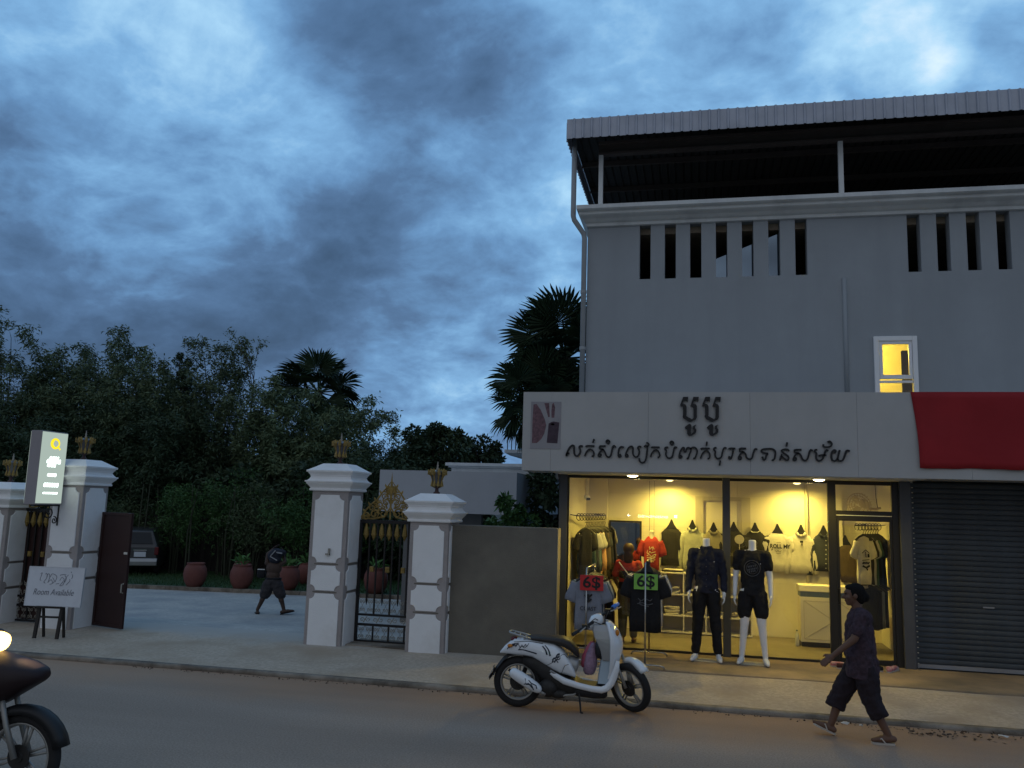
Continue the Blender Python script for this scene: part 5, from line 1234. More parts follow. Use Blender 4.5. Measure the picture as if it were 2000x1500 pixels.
# ================================================================== LIT SIGN ACROSS THE ROAD (seen only as a reflection in the shop glass)
LS = thing('led_sign', 'green lit strip sign on a post across the road, mirrored in the shop glass', 'illuminated sign', (-1.62, -9.0, 0.0), math.pi)
M['led_green'] = emitter('green led', (0.08, 1.0, 0.45), 26.0); M['led_white'] = emitter('white led', (1.0, 0.95, 0.85), 40.0)
MB().box(-0.72, 0.72, 0.0, 0.06, 1.78, 2.00).build('case', M['black_plastic'], LS, bevel=0.006)
for sx in (-0.6, 0.6): MB().box(sx - 0.03, sx + 0.03, 0.0, 0.06, 0.0, 1.779).build('post', M['black_plastic'], LS)
rr = random.Random(6); x = -0.62
while x < 0.58:
    w = rr.uniform(0.05, 0.10); h0 = rr.uniform(0.03, 0.055)
    MB().box(x, x + w, -0.006, -0.001, 1.89 - h0, 1.89 + h0).build('led_block', M['led_green'], LS); x += w + 0.018
MB().ell((-0.92, 0, 1.92), (0.055, 0.055, 0.055)).build('lamp_globe', M['led_white'], LS, smooth=True); MB().tube([(-0.92, 0, 0), (-0.92, 0, 1.87)], 0.02, 8).build('lamp_post', M['black_plastic'], LS)
MB().ell((0.95, 0, 1.92), (0.045, 0.045, 0.045)).build('lamp_globe', M['led_white'], LS, smooth=True); MB().tube([(0.95, 0, 0), (0.95, 0, 1.88)], 0.02, 8).build('lamp_post', M['black_plastic'], LS)
# ================================================================== PEOPLE AND MANNEQUINS
M['skin'] = mat('brown skin', (0.12, 0.062, 0.040), 0.55, 0.06, 8)
M['skin2'] = mat('dark brown skin', (0.065, 0.038, 0.027), 0.6, 0.06, 8)
M['hair'] = mat('black hair', (0.008, 0.007, 0.007), 0.85, 0.3, 30, 0.5, 60, spec=0.15)
M['purple_cloth'] = mat('dark purple patterned cotton', (0.042, 0.026, 0.036), 0.9, 0.45, 30, 0.3, 40)
M['navy_trouser'] = mat('dark plum trousers', (0.018, 0.012, 0.016), 0.9, 0.2, 12, 0.3, 30)
M['sandal'] = mat('pale rubber sandal', (0.42, 0.38, 0.33), 0.7, 0.1)
M['mannequin'] = mat('white mannequin shell', (0.80, 0.80, 0.80), 0.35, 0.02, 3)
M['navy_shirt'] = mat('dark navy shirt', (0.012, 0.014, 0.028), 0.8, 0.2, 14, 0.25, 40)
M['black_cloth'] = mat('black cloth', (0.010, 0.010, 0.012), 0.85, 0.25, 14, 0.25, 40)
M['print_grey'] = mat('grey print', (0.10, 0.10, 0.105), 0.7, 0.15, 20)
M['shorts_grey'] = mat('grey shorts', (0.040, 0.035, 0.037), 0.9, 0.2, 12, 0.2, 40)
M['stripe_cloth'] = mat('dark cloth', (0.018, 0.020, 0.030), 0.85, 0.2)
M['white_cloth'] = mat('white cloth', (0.70, 0.69, 0.66), 0.85, 0.05, 8, 0.2, 40)
M['pale_stripe'] = mat('pale stripe cloth', (0.30, 0.29, 0.29), 0.85, 0.1)
M['red_cotton'] = mat('red cotton', (0.36, 0.035, 0.025), 0.85, 0.12, 10, 0.2, 40)
M['olive'] = mat('olive trousers', (0.075, 0.068, 0.042), 0.9, 0.15, 10)
M['brown_hair'] = mat('brown hair', (0.045, 0.022, 0.012), 0.5, 0.3, 30)

def hand(mb, w, d, n, s, k=1.0, curl=0.45):
    """palm, four unequal bent fingers and a thumb; d along the hand, n palm normal, s towards the thumb"""
    w = Vector(w); d = Vector(d).normalized(); n = Vector(n).normalized(); s = Vector(s); s = (s - d * s.dot(d)).normalized()
    p = w + d * 0.045 * k
    mb.caps(w, w + d * 0.03 * k, 0.024 * k, 0.026 * k, 8)
    for q in (-0.6, -0.2, 0.2, 0.6): mb.caps(w + d * 0.02 * k + s * q * 0.03 * k, w + d * 0.085 * k + s * q * 0.040 * k, 0.016 * k, 0.0135 * k, 8)
    for q, L in ((0.75, 0.066), (0.27, 0.076), (-0.24, 0.070), (-0.72, 0.054)):
        a = w + d * 0.088 * k + s * q * 0.038 * k
        b = a + (d + n * curl * 0.5).normalized() * L * 0.5 * k + s * q * 0.004
        c = b + (d + n * curl * 1.6).normalized() * L * 0.5 * k
        mb.caps(a, b, 0.0105 * k, 0.0095 * k, 7); mb.caps(b, c, 0.0095 * k, 0.008 * k, 7)
    a = w + d * 0.025 * k + s * 0.026 * k; b = a + (d * 0.6 + s * 0.8 + n * 0.2).normalized() * 0.042 * k; c = b + (d * 0.95 + s * 0.2 + n * 0.3).normalized() * 0.034 * k
    mb.caps(a, b, 0.014 * k, 0.011 * k, 7); mb.caps(b, c, 0.011 * k, 0.009 * k, 7)
def foot(mb, heel, toe, r=0.036):
    h = Vector(heel); t = Vector(toe); d = (t - h)
    mb.caps(h + Vector((0, 0, r)), h + d * 0.55 + Vector((0, 0, r * 0.85)), r * 0.9, r * 1.05); mb.caps(h + d * 0.5 + Vector((0, 0, r * 0.8)), t + Vector((0, 0, r * 0.45)), r * 1.05, r * 0.55)
def head(mb, c, k, yaw=0.0, pitch=0.0):
    """skull, jaw, nose, brow, lips, ears; faces +x"""
    n0 = len(mb.v)
    mb.ell((-0.006, 0, 0.022), (0.093, 0.074, 0.094)); mb.ell((0.022, 0, -0.035), (0.062, 0.056, 0.070)); mb.ell((0.055, 0, -0.085), (0.028, 0.030, 0.022))
    mb.caps((0.080, 0, 0.012), (0.104, 0, -0.022), 0.010, 0.016, 8); mb.ell((0.082, 0, -0.056), (0.014, 0.026, 0.012)); mb.ell((0.078, 0, 0.030), (0.016, 0.050, 0.012))
    for s in (-1, 1): mb.ell((-0.005, s * 0.077, -0.008), (0.020, 0.010, 0.030)); mb.ell((0.060, s * 0.036, -0.022), (0.028, 0.026, 0.026))
    mb.xf(Matrix.Translation(c) @ Euler((0, pitch, yaw)).to_matrix().to_4x4() @ Matrix.Scale(k, 4), n0)
def eyes(parent, c, k, yaw=0, pitch=0):
    mb = MB()
    for s in (-1, 1): mb.ell((0.083, s * 0.030, 0.012), (0.009, 0.013, 0.006))
    mb.xf(Matrix.Translation(c) @ Euler((0, pitch, yaw)).to_matrix().to_4x4() @ Matrix.Scale(k, 4))
    return mb.build('eyes', M['hair'], parent, smooth=True)

# ---- person walking on the road edge (faces -X in the world)
PW = thing('person', 'person in dark purple top and cropped trousers walking left along the gutter', 'person', (1.62, 9.20, 0.0), math.pi)
b = MB(); hc = (0.045, 0, 1.388)
head(b, hc, 0.98, 0.0, 0.05)
b.caps((0.0, 0, 1.20), (0.03, 0, 1.32), 0.055, 0.047)
b.ell((-0.01, 0, 1.10), (0.105, 0.15, 0.16)); b.ell((-0.02, 0, 0.90), (0.115, 0.14, 0.17)); b.ell((-0.02, 0, 0.77), (0.12, 0.15, 0.11))
# near (left) arm swings forward
Ls, Le, Lw = Vector((0.0, 0.165, 1.195)), Vector((0.085, 0.20, 0.985)), Vector((0.285, 0.195, 0.815))
b.caps(Ls, Le, 0.050, 0.038); b.caps(Le, Lw, 0.038, 0.025)
hand(b, Lw, Lw - Le, (0.1, -0.6, -0.8), (0.3, -0.5, 0.8), 0.95)
Rs, Re, Rw = Vector((-0.01, -0.165, 1.195)), Vector((-0.07, -0.20, 0.98)), Vector((0.0, -0.205, 0.775))
b.caps(Rs, Re, 0.050, 0.038); b.caps(Re, Rw, 0.038, 0.025)
hand(b, Rw, Rw - Re, (0.3, 0.8, 0), (0.8, 0.2, 0), 0.95)
# far (right) leg forward on its heel, near (left) leg behind
b.caps((-0.01, -0.085, 0.74), (0.17, -0.09, 0.425), 0.085, 0.058); b.caps((0.17, -0.09, 0.425), (0.275, -0.09, 0.115), 0.056, 0.034); b.ell((0.19, -0.09, 0.32), (0.052, 0.052, 0.09), (0, R_(-20), 0))
foot(b, (0.255, -0.09, 0.02), (0.435, -0.10, 0.10))
b.caps((-0.02, 0.085, 0.74), (-0.055, 0.09, 0.42), 0.085, 0.058); b.caps((-0.055, 0.09, 0.42), (-0.215, 0.09, 0.095), 0.056, 0.034); b.ell((-0.115, 0.09, 0.32), (0.052, 0.052, 0.09), (0, R_(24), 0))
foot(b, (-0.265, 0.09, 0.018), (-0.075, 0.095, 0.018))
remesh(b, 'body', M['skin'], PW, 0.008, 4)
eyes(PW, hc, 0.98)
h = MB(); h.ell((hc[0] - 0.022, 0, hc[2] + 0.030), (0.096, 0.084, 0.092)); h.ell((hc[0] - 0.060, 0, hc[2] - 0.02), (0.058, 0.073, 0.070)); h.ell((hc[0] - 0.110, 0, hc[2] - 0.018), (0.042, 0.05, 0.048)); h.ell((hc[0] + 0.028, 0, hc[2] + 0.072), (0.056, 0.062, 0.034))
remesh(h, 'hair', M['hair'], PW, 0.010, 4)
c = MB()   # loose tunic with short sleeves
c.ell((-0.005, 0, 1.15), (0.118, 0.17, 0.115)); c.ell((0.0, 0, 1.06), (0.130, 0.165, 0.14)); c.loft([[((a_ + 0.008 * math.sin(3 * t + z * 9)) * math.cos(t) + ox, (b_ + 0.008 * math.sin(5 * t)) * math.sin(t), z) for t in [2 * math.pi * k / 20 for k in range(20)]] for z, a_, b_, ox in ((1.20, 0.09, 0.14, 0.0), (1.10, 0.125, 0.168, 0.005), (0.95, 0.135, 0.168, -0.005), (0.80, 0.145, 0.18, -0.01), (0.68, 0.150, 0.185, -0.015), (0.60, 0.150, 0.185, -0.015))])
c.caps(Ls + Vector((0, -0.02, 0.0)), Ls.lerp(Le, 0.62), 0.074, 0.066); c.caps(Rs + Vector((0, 0.02, 0.0)), Rs.lerp(Re, 0.62), 0.074, 0.066)
c.caps((0.0, -0.10, 1.225), (0.0, 0.10, 1.225), 0.05, 0.05)
remesh(c, 'tunic', M['purple_cloth'], PW, 0.010, 4, 0.045)
p = MB()
p.ell((-0.015, 0, 0.72), (0.135, 0.165, 0.12)); p.tube([(0.0, -0.085, 0.72), (0.08, -0.085, 0.58), (0.165, -0.09, 0.43), (0.215, -0.09, 0.33), (0.238, -0.09, 0.275)], [0.10, 0.108, 0.094, 0.092, 0.090], 16)
p.tube([(-0.02, 0.085, 0.72), (-0.045, 0.085, 0.58), (-0.065, 0.09, 0.43), (-0.11, 0.09, 0.33), (-0.145, 0.09, 0.245)], [0.10, 0.108, 0.094, 0.092, 0.088], 16)
remesh(p, 'trousers', M['navy_trouser'], PW, 0.010, 3, 0.045)
for hl, tt, tl in (((0.24, -0.09, 0.005), (0.445, -0.10, 0.09), 22), ((-0.275, 0.09, 0.0), (-0.06, 0.095, 0.0), 0)):
    s = MB(); hv = Vector(hl); d = Vector(tt) - hv; side = Vector((0, 1, 0)); upv = d.cross(side).normalized() * -1
    if upv.z < 0: upv = -upv
    s.loft([[hv + d * t + side * w, hv + d * t - side * w, hv + d * t - side * w + upv * 0.017, hv + d * t + side * w + upv * 0.017] for t, w in ((0, 0.02), (0.06, 0.033), (0.3, 0.036), (0.7, 0.046), (0.93, 0.036), (1.0, 0.015))])
    toe = hv + d * 0.78 + upv * 0.03
    s.tube([hv + d * 0.42 + side * 0.042 + upv * 0.015, hv + d * 0.58 + side * 0.034 + upv * 0.058, toe, hv + d * 0.58 - side * 0.034 + upv * 0.058, hv + d * 0.42 - side * 0.042 + upv * 0.015], 0.007, 6)
    s.build('sandal', M['sandal'], PW)

# ---- person in the yard, seen from behind, pulling a shirt over the head; local x = to the right
PY = thing('person', 'shirtless person in grey shorts in the yard with a dark shirt over the head', 'person', (-9.80, 18.85, -0.55), R_(12)); PY.scale = (1.16, 1.16, 1.0)
b = MB()
b.ell((0.0, 0, 1.07), (0.165, 0.10, 0.17)); b.ell((-0.01, 0, 0.90), (0.145, 0.095, 0.15)); b.ell((0.0, 0, 0.80), (0.155, 0.11, 0.10))
b.caps((0.02, 0, 1.2), (0.03, -0.0, 1.30), 0.05, 0.05); n0 = len(b.v); head(b, (0, 0, 0), 1.0); b.xf(Matrix.Translation((0.04, 0.02, 1.40)) @ Matrix.Rotation(R_(70), 4, 'Z'), n0)
for s, el, wr in ((-1, (-0.15, 0.03, 1.40), (-0.05, 0.04, 1.52)), (1, (0.20, 0.04, 1.22), (0.14, 0.12, 1.42))):
    sh_ = Vector((s * 0.15, 0, 1.18)); b.caps(sh_, el, 0.052, 0.042); b.caps(el, wr, 0.040, 0.028)
    hand(b, wr, Vector(wr) - Vector(el), (-s, 0, 0.1), (0, -1, 0.3), 1.0, 0.7)
b.caps((-0.07, 0, 0.76), (-0.15, 0, 0.45), 0.09, 0.062); b.caps((-0.15, 0, 0.45), (-0.275, -0.02, 0.10), 0.058, 0.036); b.ell((-0.19, -0.02, 0.34), (0.055, 0.055, 0.09), (0, R_(20), 0))
b.caps((0.07, 0, 0.76), (0.16, 0.02, 0.45), 0.09, 0.062); b.caps((0.16, 0.02, 0.45), (0.255, 0.02, 0.11), 0.058, 0.036); b.ell((0.19, 0.0, 0.34), (0.055, 0.055, 0.09), (0, R_(-15), 0))
foot(b, (-0.26, -0.04, 0.0), (-0.33, 0.16, 0.0), 0.040); foot(b, (0.215, 0.0, 0.02), (0.44, 0.04, 0.08), 0.040)
remesh(b, 'body', M['skin2'], PY, 0.011, 4)
c = MB(); c.ell((0.0, 0, 0.78), (0.175, 0.13, 0.09)); c.caps((-0.07, 0, 0.72), (-0.15, 0, 0.46), 0.125, 0.110); c.caps((0.07, 0, 0.72), (0.165, 0.02, 0.46), 0.125, 0.108)
c.box(-0.23, -0.19, -0.05, 0.05, 0.52, 0.66)
remesh(c, 'shorts', M['shorts_grey'], PY, 0.012, 3, 0.05)
MB().loft([[(0.172 * math.cos(t), 0.125 * math.sin(t), z) for t in [2 * math.pi * k / 20 for k in range(20)]] for z in (0.815, 0.85)]).build('waistband', M['black_cloth'], PY, smooth=True)
c = MB(); c.ell((0.03, 0, 1.41), (0.135, 0.13, 0.135)); c.ell((0.02, -0.02, 1.28), (0.13, 0.115, 0.10)); c.ell((0.14, 0.02, 1.44), (0.09, 0.08, 0.07)); c.ell((-0.05, -0.01, 1.36), (0.10, 0.10, 0.12))
remesh(c, 'pulled_up_shirt', M['stripe_cloth'], PY, 0.013, 3)
mb = MB()
mb.obox((-0.005, -0.128, 1.43), (0.022, 0.02, 0.17), (R_(12), R_(38), 0)); mb.obox((0.015, -0.136, 1.31), (0.022, 0.02, 0.18), (R_(-5), R_(-60), 0)); mb.obox((0.11, -0.10, 1.44), (0.13, 0.03, 0.03), (0, R_(10), 0))
mb.build('white_stripe', M['pale_stripe'], PY, bevel=0.006)
for hl, tt in (((-0.25, -0.06, 0.0), (-0.34, 0.18, 0.0)), ((0.19, -0.005, 0.0), (0.47, 0.045, 0.075))):
    s = MB(); hv = Vector(hl); d = Vector(tt) - hv; side = d.cross(Vector((0, 0, 1))).normalized()
    s.loft([[hv + d * t + side * w, hv + d * t - side * w, hv + d * t - side * w + Vector((0, 0, 0.02)), hv + d * t + side * w + Vector((0, 0, 0.02))] for t, w in ((0, 0.025), (0.3, 0.042), (0.75, 0.052), (1.0, 0.025))])
    s.build('sandal', M['black_cloth'], PY)
Bk = thing('sling_bag', 'small dark bag with a pale zip held at the hip of the shirtless person', 'bag', (-9.80 - 0.30, 18.85 - 0.03, -0.55 + 0.93), R_(12))
MB().loft([sring(x, 0, w, h, 12, 3) for x, w, h in ((-0.10, 0.03, 0.07), (-0.06, 0.05, 0.10), (0.06, 0.05, 0.10), (0.10, 0.03, 0.07))]).build('bag', M['black_cloth'], Bk, smooth=True)
MB().box(-0.085, 0.085, -0.058, -0.048, 0.095, 0.115).build('zip', M['white_cloth'], Bk)

# ---- shop visitor inside, seen from behind
PS = thing('person', 'dim figure in red sleeves and dark vest standing inside the shop by the mirror', 'person', (-1.0, 13.55, 0.131), R_(90))
b = MB(); hc = (0.02, 0, 1.40); head(b, hc, 0.98); b.caps((0, 0, 1.2), (0.01, 0, 1.34), 0.052, 0.045)
b.ell((0, 0, 1.08), (0.10, 0.15, 0.17)); b.ell((0, 0, 0.82), (0.11, 0.15, 0.14))
for s in (-1, 1):
    sh_ = Vector((0, s * 0.165, 1.19)); el = Vector((0.03, s * 0.215, 0.96)); wr = Vector((0.16, s * 0.17, 0.82))
    b.caps(sh_, el, 0.048, 0.038); b.caps(el, wr, 0.036, 0.026); hand(b, wr, wr - el, (0, -s, -0.2), (0.2, 0, 1), 0.95)
    b.caps((0, s * 0.08, 0.76), (0.01, s * 0.085, 0.44), 0.085, 0.06); b.caps((0.01, s * 0.085, 0.44), (-0.01, s * 0.085, 0.08), 0.056, 0.036); foot(b, (-0.05, s * 0.085, 0.0), (0.17, s * 0.10, 0.0))
remesh(b, 'body', M['skin'], PS, 0.011, 4)
h = MB(); h.ell((hc[0] - 0.02, 0, hc[2] + 0.02), (0.095, 0.092, 0.10)); h.ell((-0.055, 0, 1.30), (0.05, 0.08, 0.14)); remesh(h, 'hair', M['brown_hair'], PS, 0.012, 4)
c = MB(); c.ell((0, 0, 1.13), (0.115, 0.165, 0.13)); c.ell((0, 0, 0.95), (0.12, 0.155, 0.16))
for s in (-1, 1): c.caps((0, s * 0.15, 1.195), (0.02, s * 0.205, 1.03), 0.062, 0.058)
remesh(c, 'tee', M['red_cotton'], PS, 0.012, 4)
c = MB(); c.ell((0, 0, 1.02), (0.128, 0.155, 0.16)); c.ell((0, 0, 0.86), (0.13, 0.165, 0.14)); remesh(c, 'vest', M['black_cloth'], PS, 0.012, 4)
c = MB(); c.ell((0, 0, 0.78), (0.12, 0.16, 0.10))
for s in (-1, 1): c.caps((0, s * 0.08, 0.74), (0.005, s * 0.085, 0.12), 0.095, 0.062)
remesh(c, 'trousers', M['olive'], PS, 0.012, 4)
MB().tube([(-0.11, 0.14, 1.22), (-0.135, 0.0, 1.05), (-0.13, -0.15, 0.86)], 0.009, 6).build('strap', M['white_cloth'], PS, smooth=True)

# ---- two headless mannequins outside the glass
def mannequin(name, label, loc, rotz, kind):
    t = thing(name, label, 'mannequin', loc, rotz, 'headless mannequins outside the shop glass')
    b = MB()     # faces -y
    b.lathe([(0.052, 1.52), (0.050, 1.60), (0.052, 1.64), (0.044, 1.652), (0.001, 1.655)], 16)
    b.ell((0, 0, 1.34), (0.175, 0.105, 0.19)); b.ell((0, 0, 1.14), (0.145, 0.095, 0.18)); b.ell((0, 0, 0.97), (0.16, 0.11, 0.12)); b.caps((-0.12, 0, 1.46), (0.12, 0, 1.46), 0.055, 0.055); b.caps((0, 0, 1.44), (0, 0, 1.56), 0.065, 0.05)
    for s in (-1, 1):
        sh_ = Vector((s * 0.185, 0, 1.44)); el = Vector((s * 0.228, 0.015, 1.15)); wr = Vector((s * 0.238, -0.045, 0.915))
        b.caps(sh_, el, 0.054, 0.042); b.caps(el, wr, 0.041, 0.028); hand(b, wr, wr - el, (-s, 0, 0), (0, -1, 0), 1.02, 0.5)
        b.caps((s * 0.085, 0, 0.93), (s * 0.115, -0.005, 0.52), 0.095, 0.062); b.caps((s * 0.115, -0.005, 0.52), (s * 0.155, 0.02, 0.085), 0.058, 0.037); b.ell((s * 0.128, 0.02, 0.40), (0.054, 0.058, 0.11))
        foot(b, (s * 0.15, 0.06, 0.0), (s * 0.195, -0.17, 0.0), 0.040)
    remesh(b, 'body', M['mannequin'], t, 0.009, 4)
    MB().box(-0.17, 0.17, -0.10, 0.16, -0.012, -0.002).build('base_plate', M['tan_trim'], t, bevel=0.003)
    c = MB()
    c.ell((0, 0, 1.36), (0.18, 0.122, 0.17)); c.caps((-0.13, 0, 1.45), (0.13, 0, 1.45), 0.066, 0.066)
    c.loft([[((a_ + 0.006 * math.sin(7 * q + z * 15)) * math.cos(q), (b_ + 0.006 * math.sin(5 * q + z * 11)) * math.sin(q), z) for q in [2 * math.pi * k / 24 for k in range(24)]] for z, a_, b_ in ((1.42, 0.15, 0.10), (1.32, 0.172, 0.120), (1.20, 0.160, 0.117), (1.08, 0.150, 0.112), (0.98, 0.160, 0.118), (0.905, 0.166, 0.122))])
    for s in (-1, 1):
        sh_ = Vector((s * 0.18, 0, 1.445)); el = Vector((s * 0.230, 0.015, 1.15)); wr = Vector((s * 0.240, -0.04, 0.935))
        if kind == 'long': c.caps(sh_, el, 0.068, 0.056); c.caps(el, wr, 0.054, 0.038)
        else: c.caps(sh_, sh_.lerp(el, 0.52), 0.070, 0.070)
    if kind == 'long':
        c.loft([[(0.075 * math.cos(q), 0.075 * math.sin(q) + 0.005, z) for q in [2 * math.pi * k / 20 for k in range(20)]] for z in (1.50, 1.545)])
    remesh(c, 'shirt', M['navy_shirt'] if kind == 'long' else M['black_cloth'], t, 0.010, 3, 0.035)
    p = MB(); p.ell((0, 0, 0.95), (0.172, 0.12, 0.11))
    for s in (-1, 1):
        if kind == 'long': p.caps((s * 0.085, 0, 0.90), (s * 0.118, 0, 0.52), 0.105, 0.078); p.caps((s * 0.118, 0, 0.52), (s * 0.15, 0.015, 0.125), 0.076, 0.058)
        else: p.caps((s * 0.085, 0, 0.90), (s * 0.115, -0.005, 0.665), 0.108, 0.094)
    remesh(p, 'trousers' if kind == 'long' else 'shorts', M['black_cloth'], t, 0.010, 3, 0.03)
    if kind == 'long':
        for z in (1.36, 1.27, 1.18, 1.09, 1.0): MB().ell((0.004, -0.131, z), (0.006, 0.004, 0.006), n=8, m=4).build('button', M['print_grey'], t)
        mb = MB(); mb.prism([(0, 1.42), (0.055, 1.555), (0.085, 1.53), (0.06, 1.45)], lambda x, z: (x, -0.105 - (1.55 - z) * 0.22, z), lambda x, z: (x, -0.098 - (1.55 - z) * 0.22, z)); mb.prism([(0, 1.42), (-0.055, 1.555), (-0.085, 1.53), (-0.06, 1.45)], lambda x, z: (x, -0.105 - (1.55 - z) * 0.22, z), lambda x, z: (x, -0.098 - (1.55 - z) * 0.22, z))
        mb.build('collar', M['navy_shirt'], t)
    else:
        mb = MB(); mb.tube([(0.105 * math.cos(q), -0.138 + abs(math.cos(q)) ** 2 * 0.014, 1.275 + 0.105 * math.sin(q)) for q in [2 * math.pi * k / 28 for k in range(29)]], 0.004, 5)
        mb.tube([(0.075 * math.cos(q), -0.138 + abs(math.cos(q)) ** 2 * 0.008, 1.275 + 0.075 * math.sin(q)) for q in [2 * math.pi * k / 28 for k in range(29)]], 0.0025, 5)
        for z, xx in ((1.305, (-0.05, -0.03, -0.01, 0.015, 0.04)), (1.265, (-0.055, -0.035, -0.012, 0.01, 0.03, 0.052)), (1.235, (-0.035, -0.01, 0.012, 0.036))):
            for x in xx: mb.obox((x, -0.140, z + x * 0.25), (0.013, 0.004, 0.024), (0, R_(-12), 0))
        mb.build('print', M['print_grey'], t)
    return t
mannequin('mannequin', 'headless white mannequin in long dark navy shirt and black trousers', (0.175, 12.30, 0.149), R_(-4), 'long')
mannequin('mannequin', 'headless white mannequin in black tee with round emblem and black shorts', (0.795, 12.28, 0.149), R_(-6), 'short')

# ================================================================== GARMENTS
def fold(a, z, sd): return 0.009 * math.sin(a * 5 + z * 14 + sd) + 0.007 * math.sin(a * 9 - z * 9 + sd * 2)
def garment_mesh(name, m, w=0.22, L=0.66, sleeve='short', d=0.045, seed=0, collar=False, hem=None, flat=False):
    """garment as it hangs: origin at the neck, faces -y"""
    mb = MB(); hem = hem or w
    rings = []
    for z, ww, dd in ((0.012, 0.075, 0.35), (-0.02, 0.11, 0.6), (-0.05, w * 0.80, 0.85), (-0.085, w, 1.0), (-0.20, w * 0.97, 1.0), (-L * 0.55, (w + hem) / 2 * 0.97, 1.0), (-L * 0.8, hem, 1.0), (-L, hem * 1.01, 0.9)):
        ring = []
        for k in range(28):
            q = 2 * math.pi * k / 28; c, s = math.cos(q), math.sin(q)
            dep = d * dd * math.copysign(abs(s) ** 0.6, s) + (fold(q, z, seed) * min(1, -z * 5) if not flat else 0)
            ring.append((ww * math.copysign(abs(c) ** 0.75, c), dep, z + 0.006 * math.sin(q * 3 + seed) * (z < -L * 0.9)))
        rings.append(ring)
    mb.loft(rings)
    if sleeve:
        SL = 0.24 if sleeve == 'short' else 0.60
        for s in (-1, 1):
            rs = []
            for t in ((0, 0.12, 0.25, 0.5, 0.75, 1.0)):
                sp = 0.085 if sleeve == 'short' else 0.075
                cx = s * (w * 0.86 + sp * min(1, t * 1.3)); cz = -0.075 - SL * t; ww = 0.075 if sleeve == 'short' else 0.062 - 0.018 * t
                rs.append([(cx + ww * math.cos(q) + (0.004 * math.sin(t * 20 + q * 3 + seed)), d * 0.85 * math.sin(q) + 0.005 * math.sin(t * 17 + seed), cz + ww * 0.35 * math.cos(q) * s * (1 if sleeve == 'short' else 0.4)) for q in [2 * math.pi * k / 12 for k in range(12)]])
            mb.loft(rs)
    if collar:
        for s in (-1, 1):
            mb.prism([(s * 0.0, -0.05), (s * 0.06, 0.03), (s * 0.085, 0.0), (s * 0.05, -0.06)], lambda x, z: (x, -d - 0.012, z), lambda x, z: (x, -d * 0.4, z))
    me = mb.mesh(name); me.materials.append(m); me.polygons.foreach_set('use_smooth', [True] * len(me.polygons))
    return me
def ob(name, me, parent=None, loc=(0, 0, 0), rot=(0, 0, 0)):
    o = bpy.data.objects.new(name, me); COL.objects.link(o)
    if parent is not None: o.parent = parent
    o.location = loc; o.rotation_euler = rot
    return o
hm = MB(); hm.tube([(-0.17, 0, -0.06), (-0.09, 0, -0.012), (0, 0, 0.022), (0.09, 0, -0.012), (0.17, 0, -0.06)], [0.014, 0.018, 0.02, 0.018, 0.014], 8); hm.tube([(0, 0, 0.02), (0, 0, 0.055), (0.022, 0, 0.075), (0.02, 0, 0.10), (0, 0, 0.112), (-0.02, 0, 0.10)], 0.0045, 6)
HANGER = hm.mesh('hanger'); HANGER.materials.append(M['black_plastic'])
hm2 = MB(); hm2.loft([[(-0.095, -0.02, -0.045), (0.095, -0.02, -0.045), (0.095, 0.025, -0.045), (-0.095, 0.025, -0.045)], [(-0.05, -0.018, 0.02), (0.05, -0.018, 0.02), (0.05, 0.02, 0.02), (-0.05, 0.02, 0.02)], [(-0.02, -0.015, 0.09), (0.02, -0.015, 0.09), (0.02, 0.015, 0.09), (-0.02, 0.015, 0.09)], [(-0.012, -0.012, 0.115), (0.012, -0.012, 0.115), (0.012, 0.012, 0.115), (-0.012, 0.012, 0.115)]])
hm2.tube([(-0.13, 0.01, -0.075), (-0.07, 0.01, -0.045), (0.07, 0.01, -0.045), (0.13, 0.01, -0.075)], [0.010, 0.014, 0.014, 0.010], 6)
BUSTHANGER = hm2.mesh('hanger'); BUSTHANGER.materials.append(M['black_plastic'])
def cloth(name, c, var=0.12): 
    M[name] = mat(name, c, 0.9, var, 9, 0.25, 45); return M[name]
cloth('charcoal cotton', (0.022, 0.021, 0.020)); cloth('sage shirt', (0.36, 0.38, 0.30)); cloth('khaki shirt', (0.24, 0.22, 0.155)); cloth('off white cotton', (0.58, 0.56, 0.50)); cloth('cream knit', (0.52, 0.48, 0.38)); cloth('denim dark', (0.035, 0.042, 0.060)); cloth('brown jacket', (0.085, 0.062, 0.040)); cloth('teal cloth', (0.025, 0.055, 0.072)); cloth('peach cloth', (0.48, 0.28, 0.17)); cloth('grey marl', (0.20, 0.22, 0.27)); cloth('slate blue', (0.075, 0.12, 0.16)); cloth('green tee', (0.05, 0.12, 0.085)); cloth('wine cloth', (0.055, 0.018, 0.020)); cloth('pale grey cloth', (0.42, 0.42, 0.44))
M['ink'] = mat('black shirt print', (0.02, 0.02, 0.02), 0.8, 0.1)
M['ink_pale'] = mat('pale shirt print', (0.16, 0.15, 0.12), 0.8, 0.15)
M['ink_yellow'] = mat('cream shirt print', (0.62, 0.50, 0.24), 0.8, 0.1)

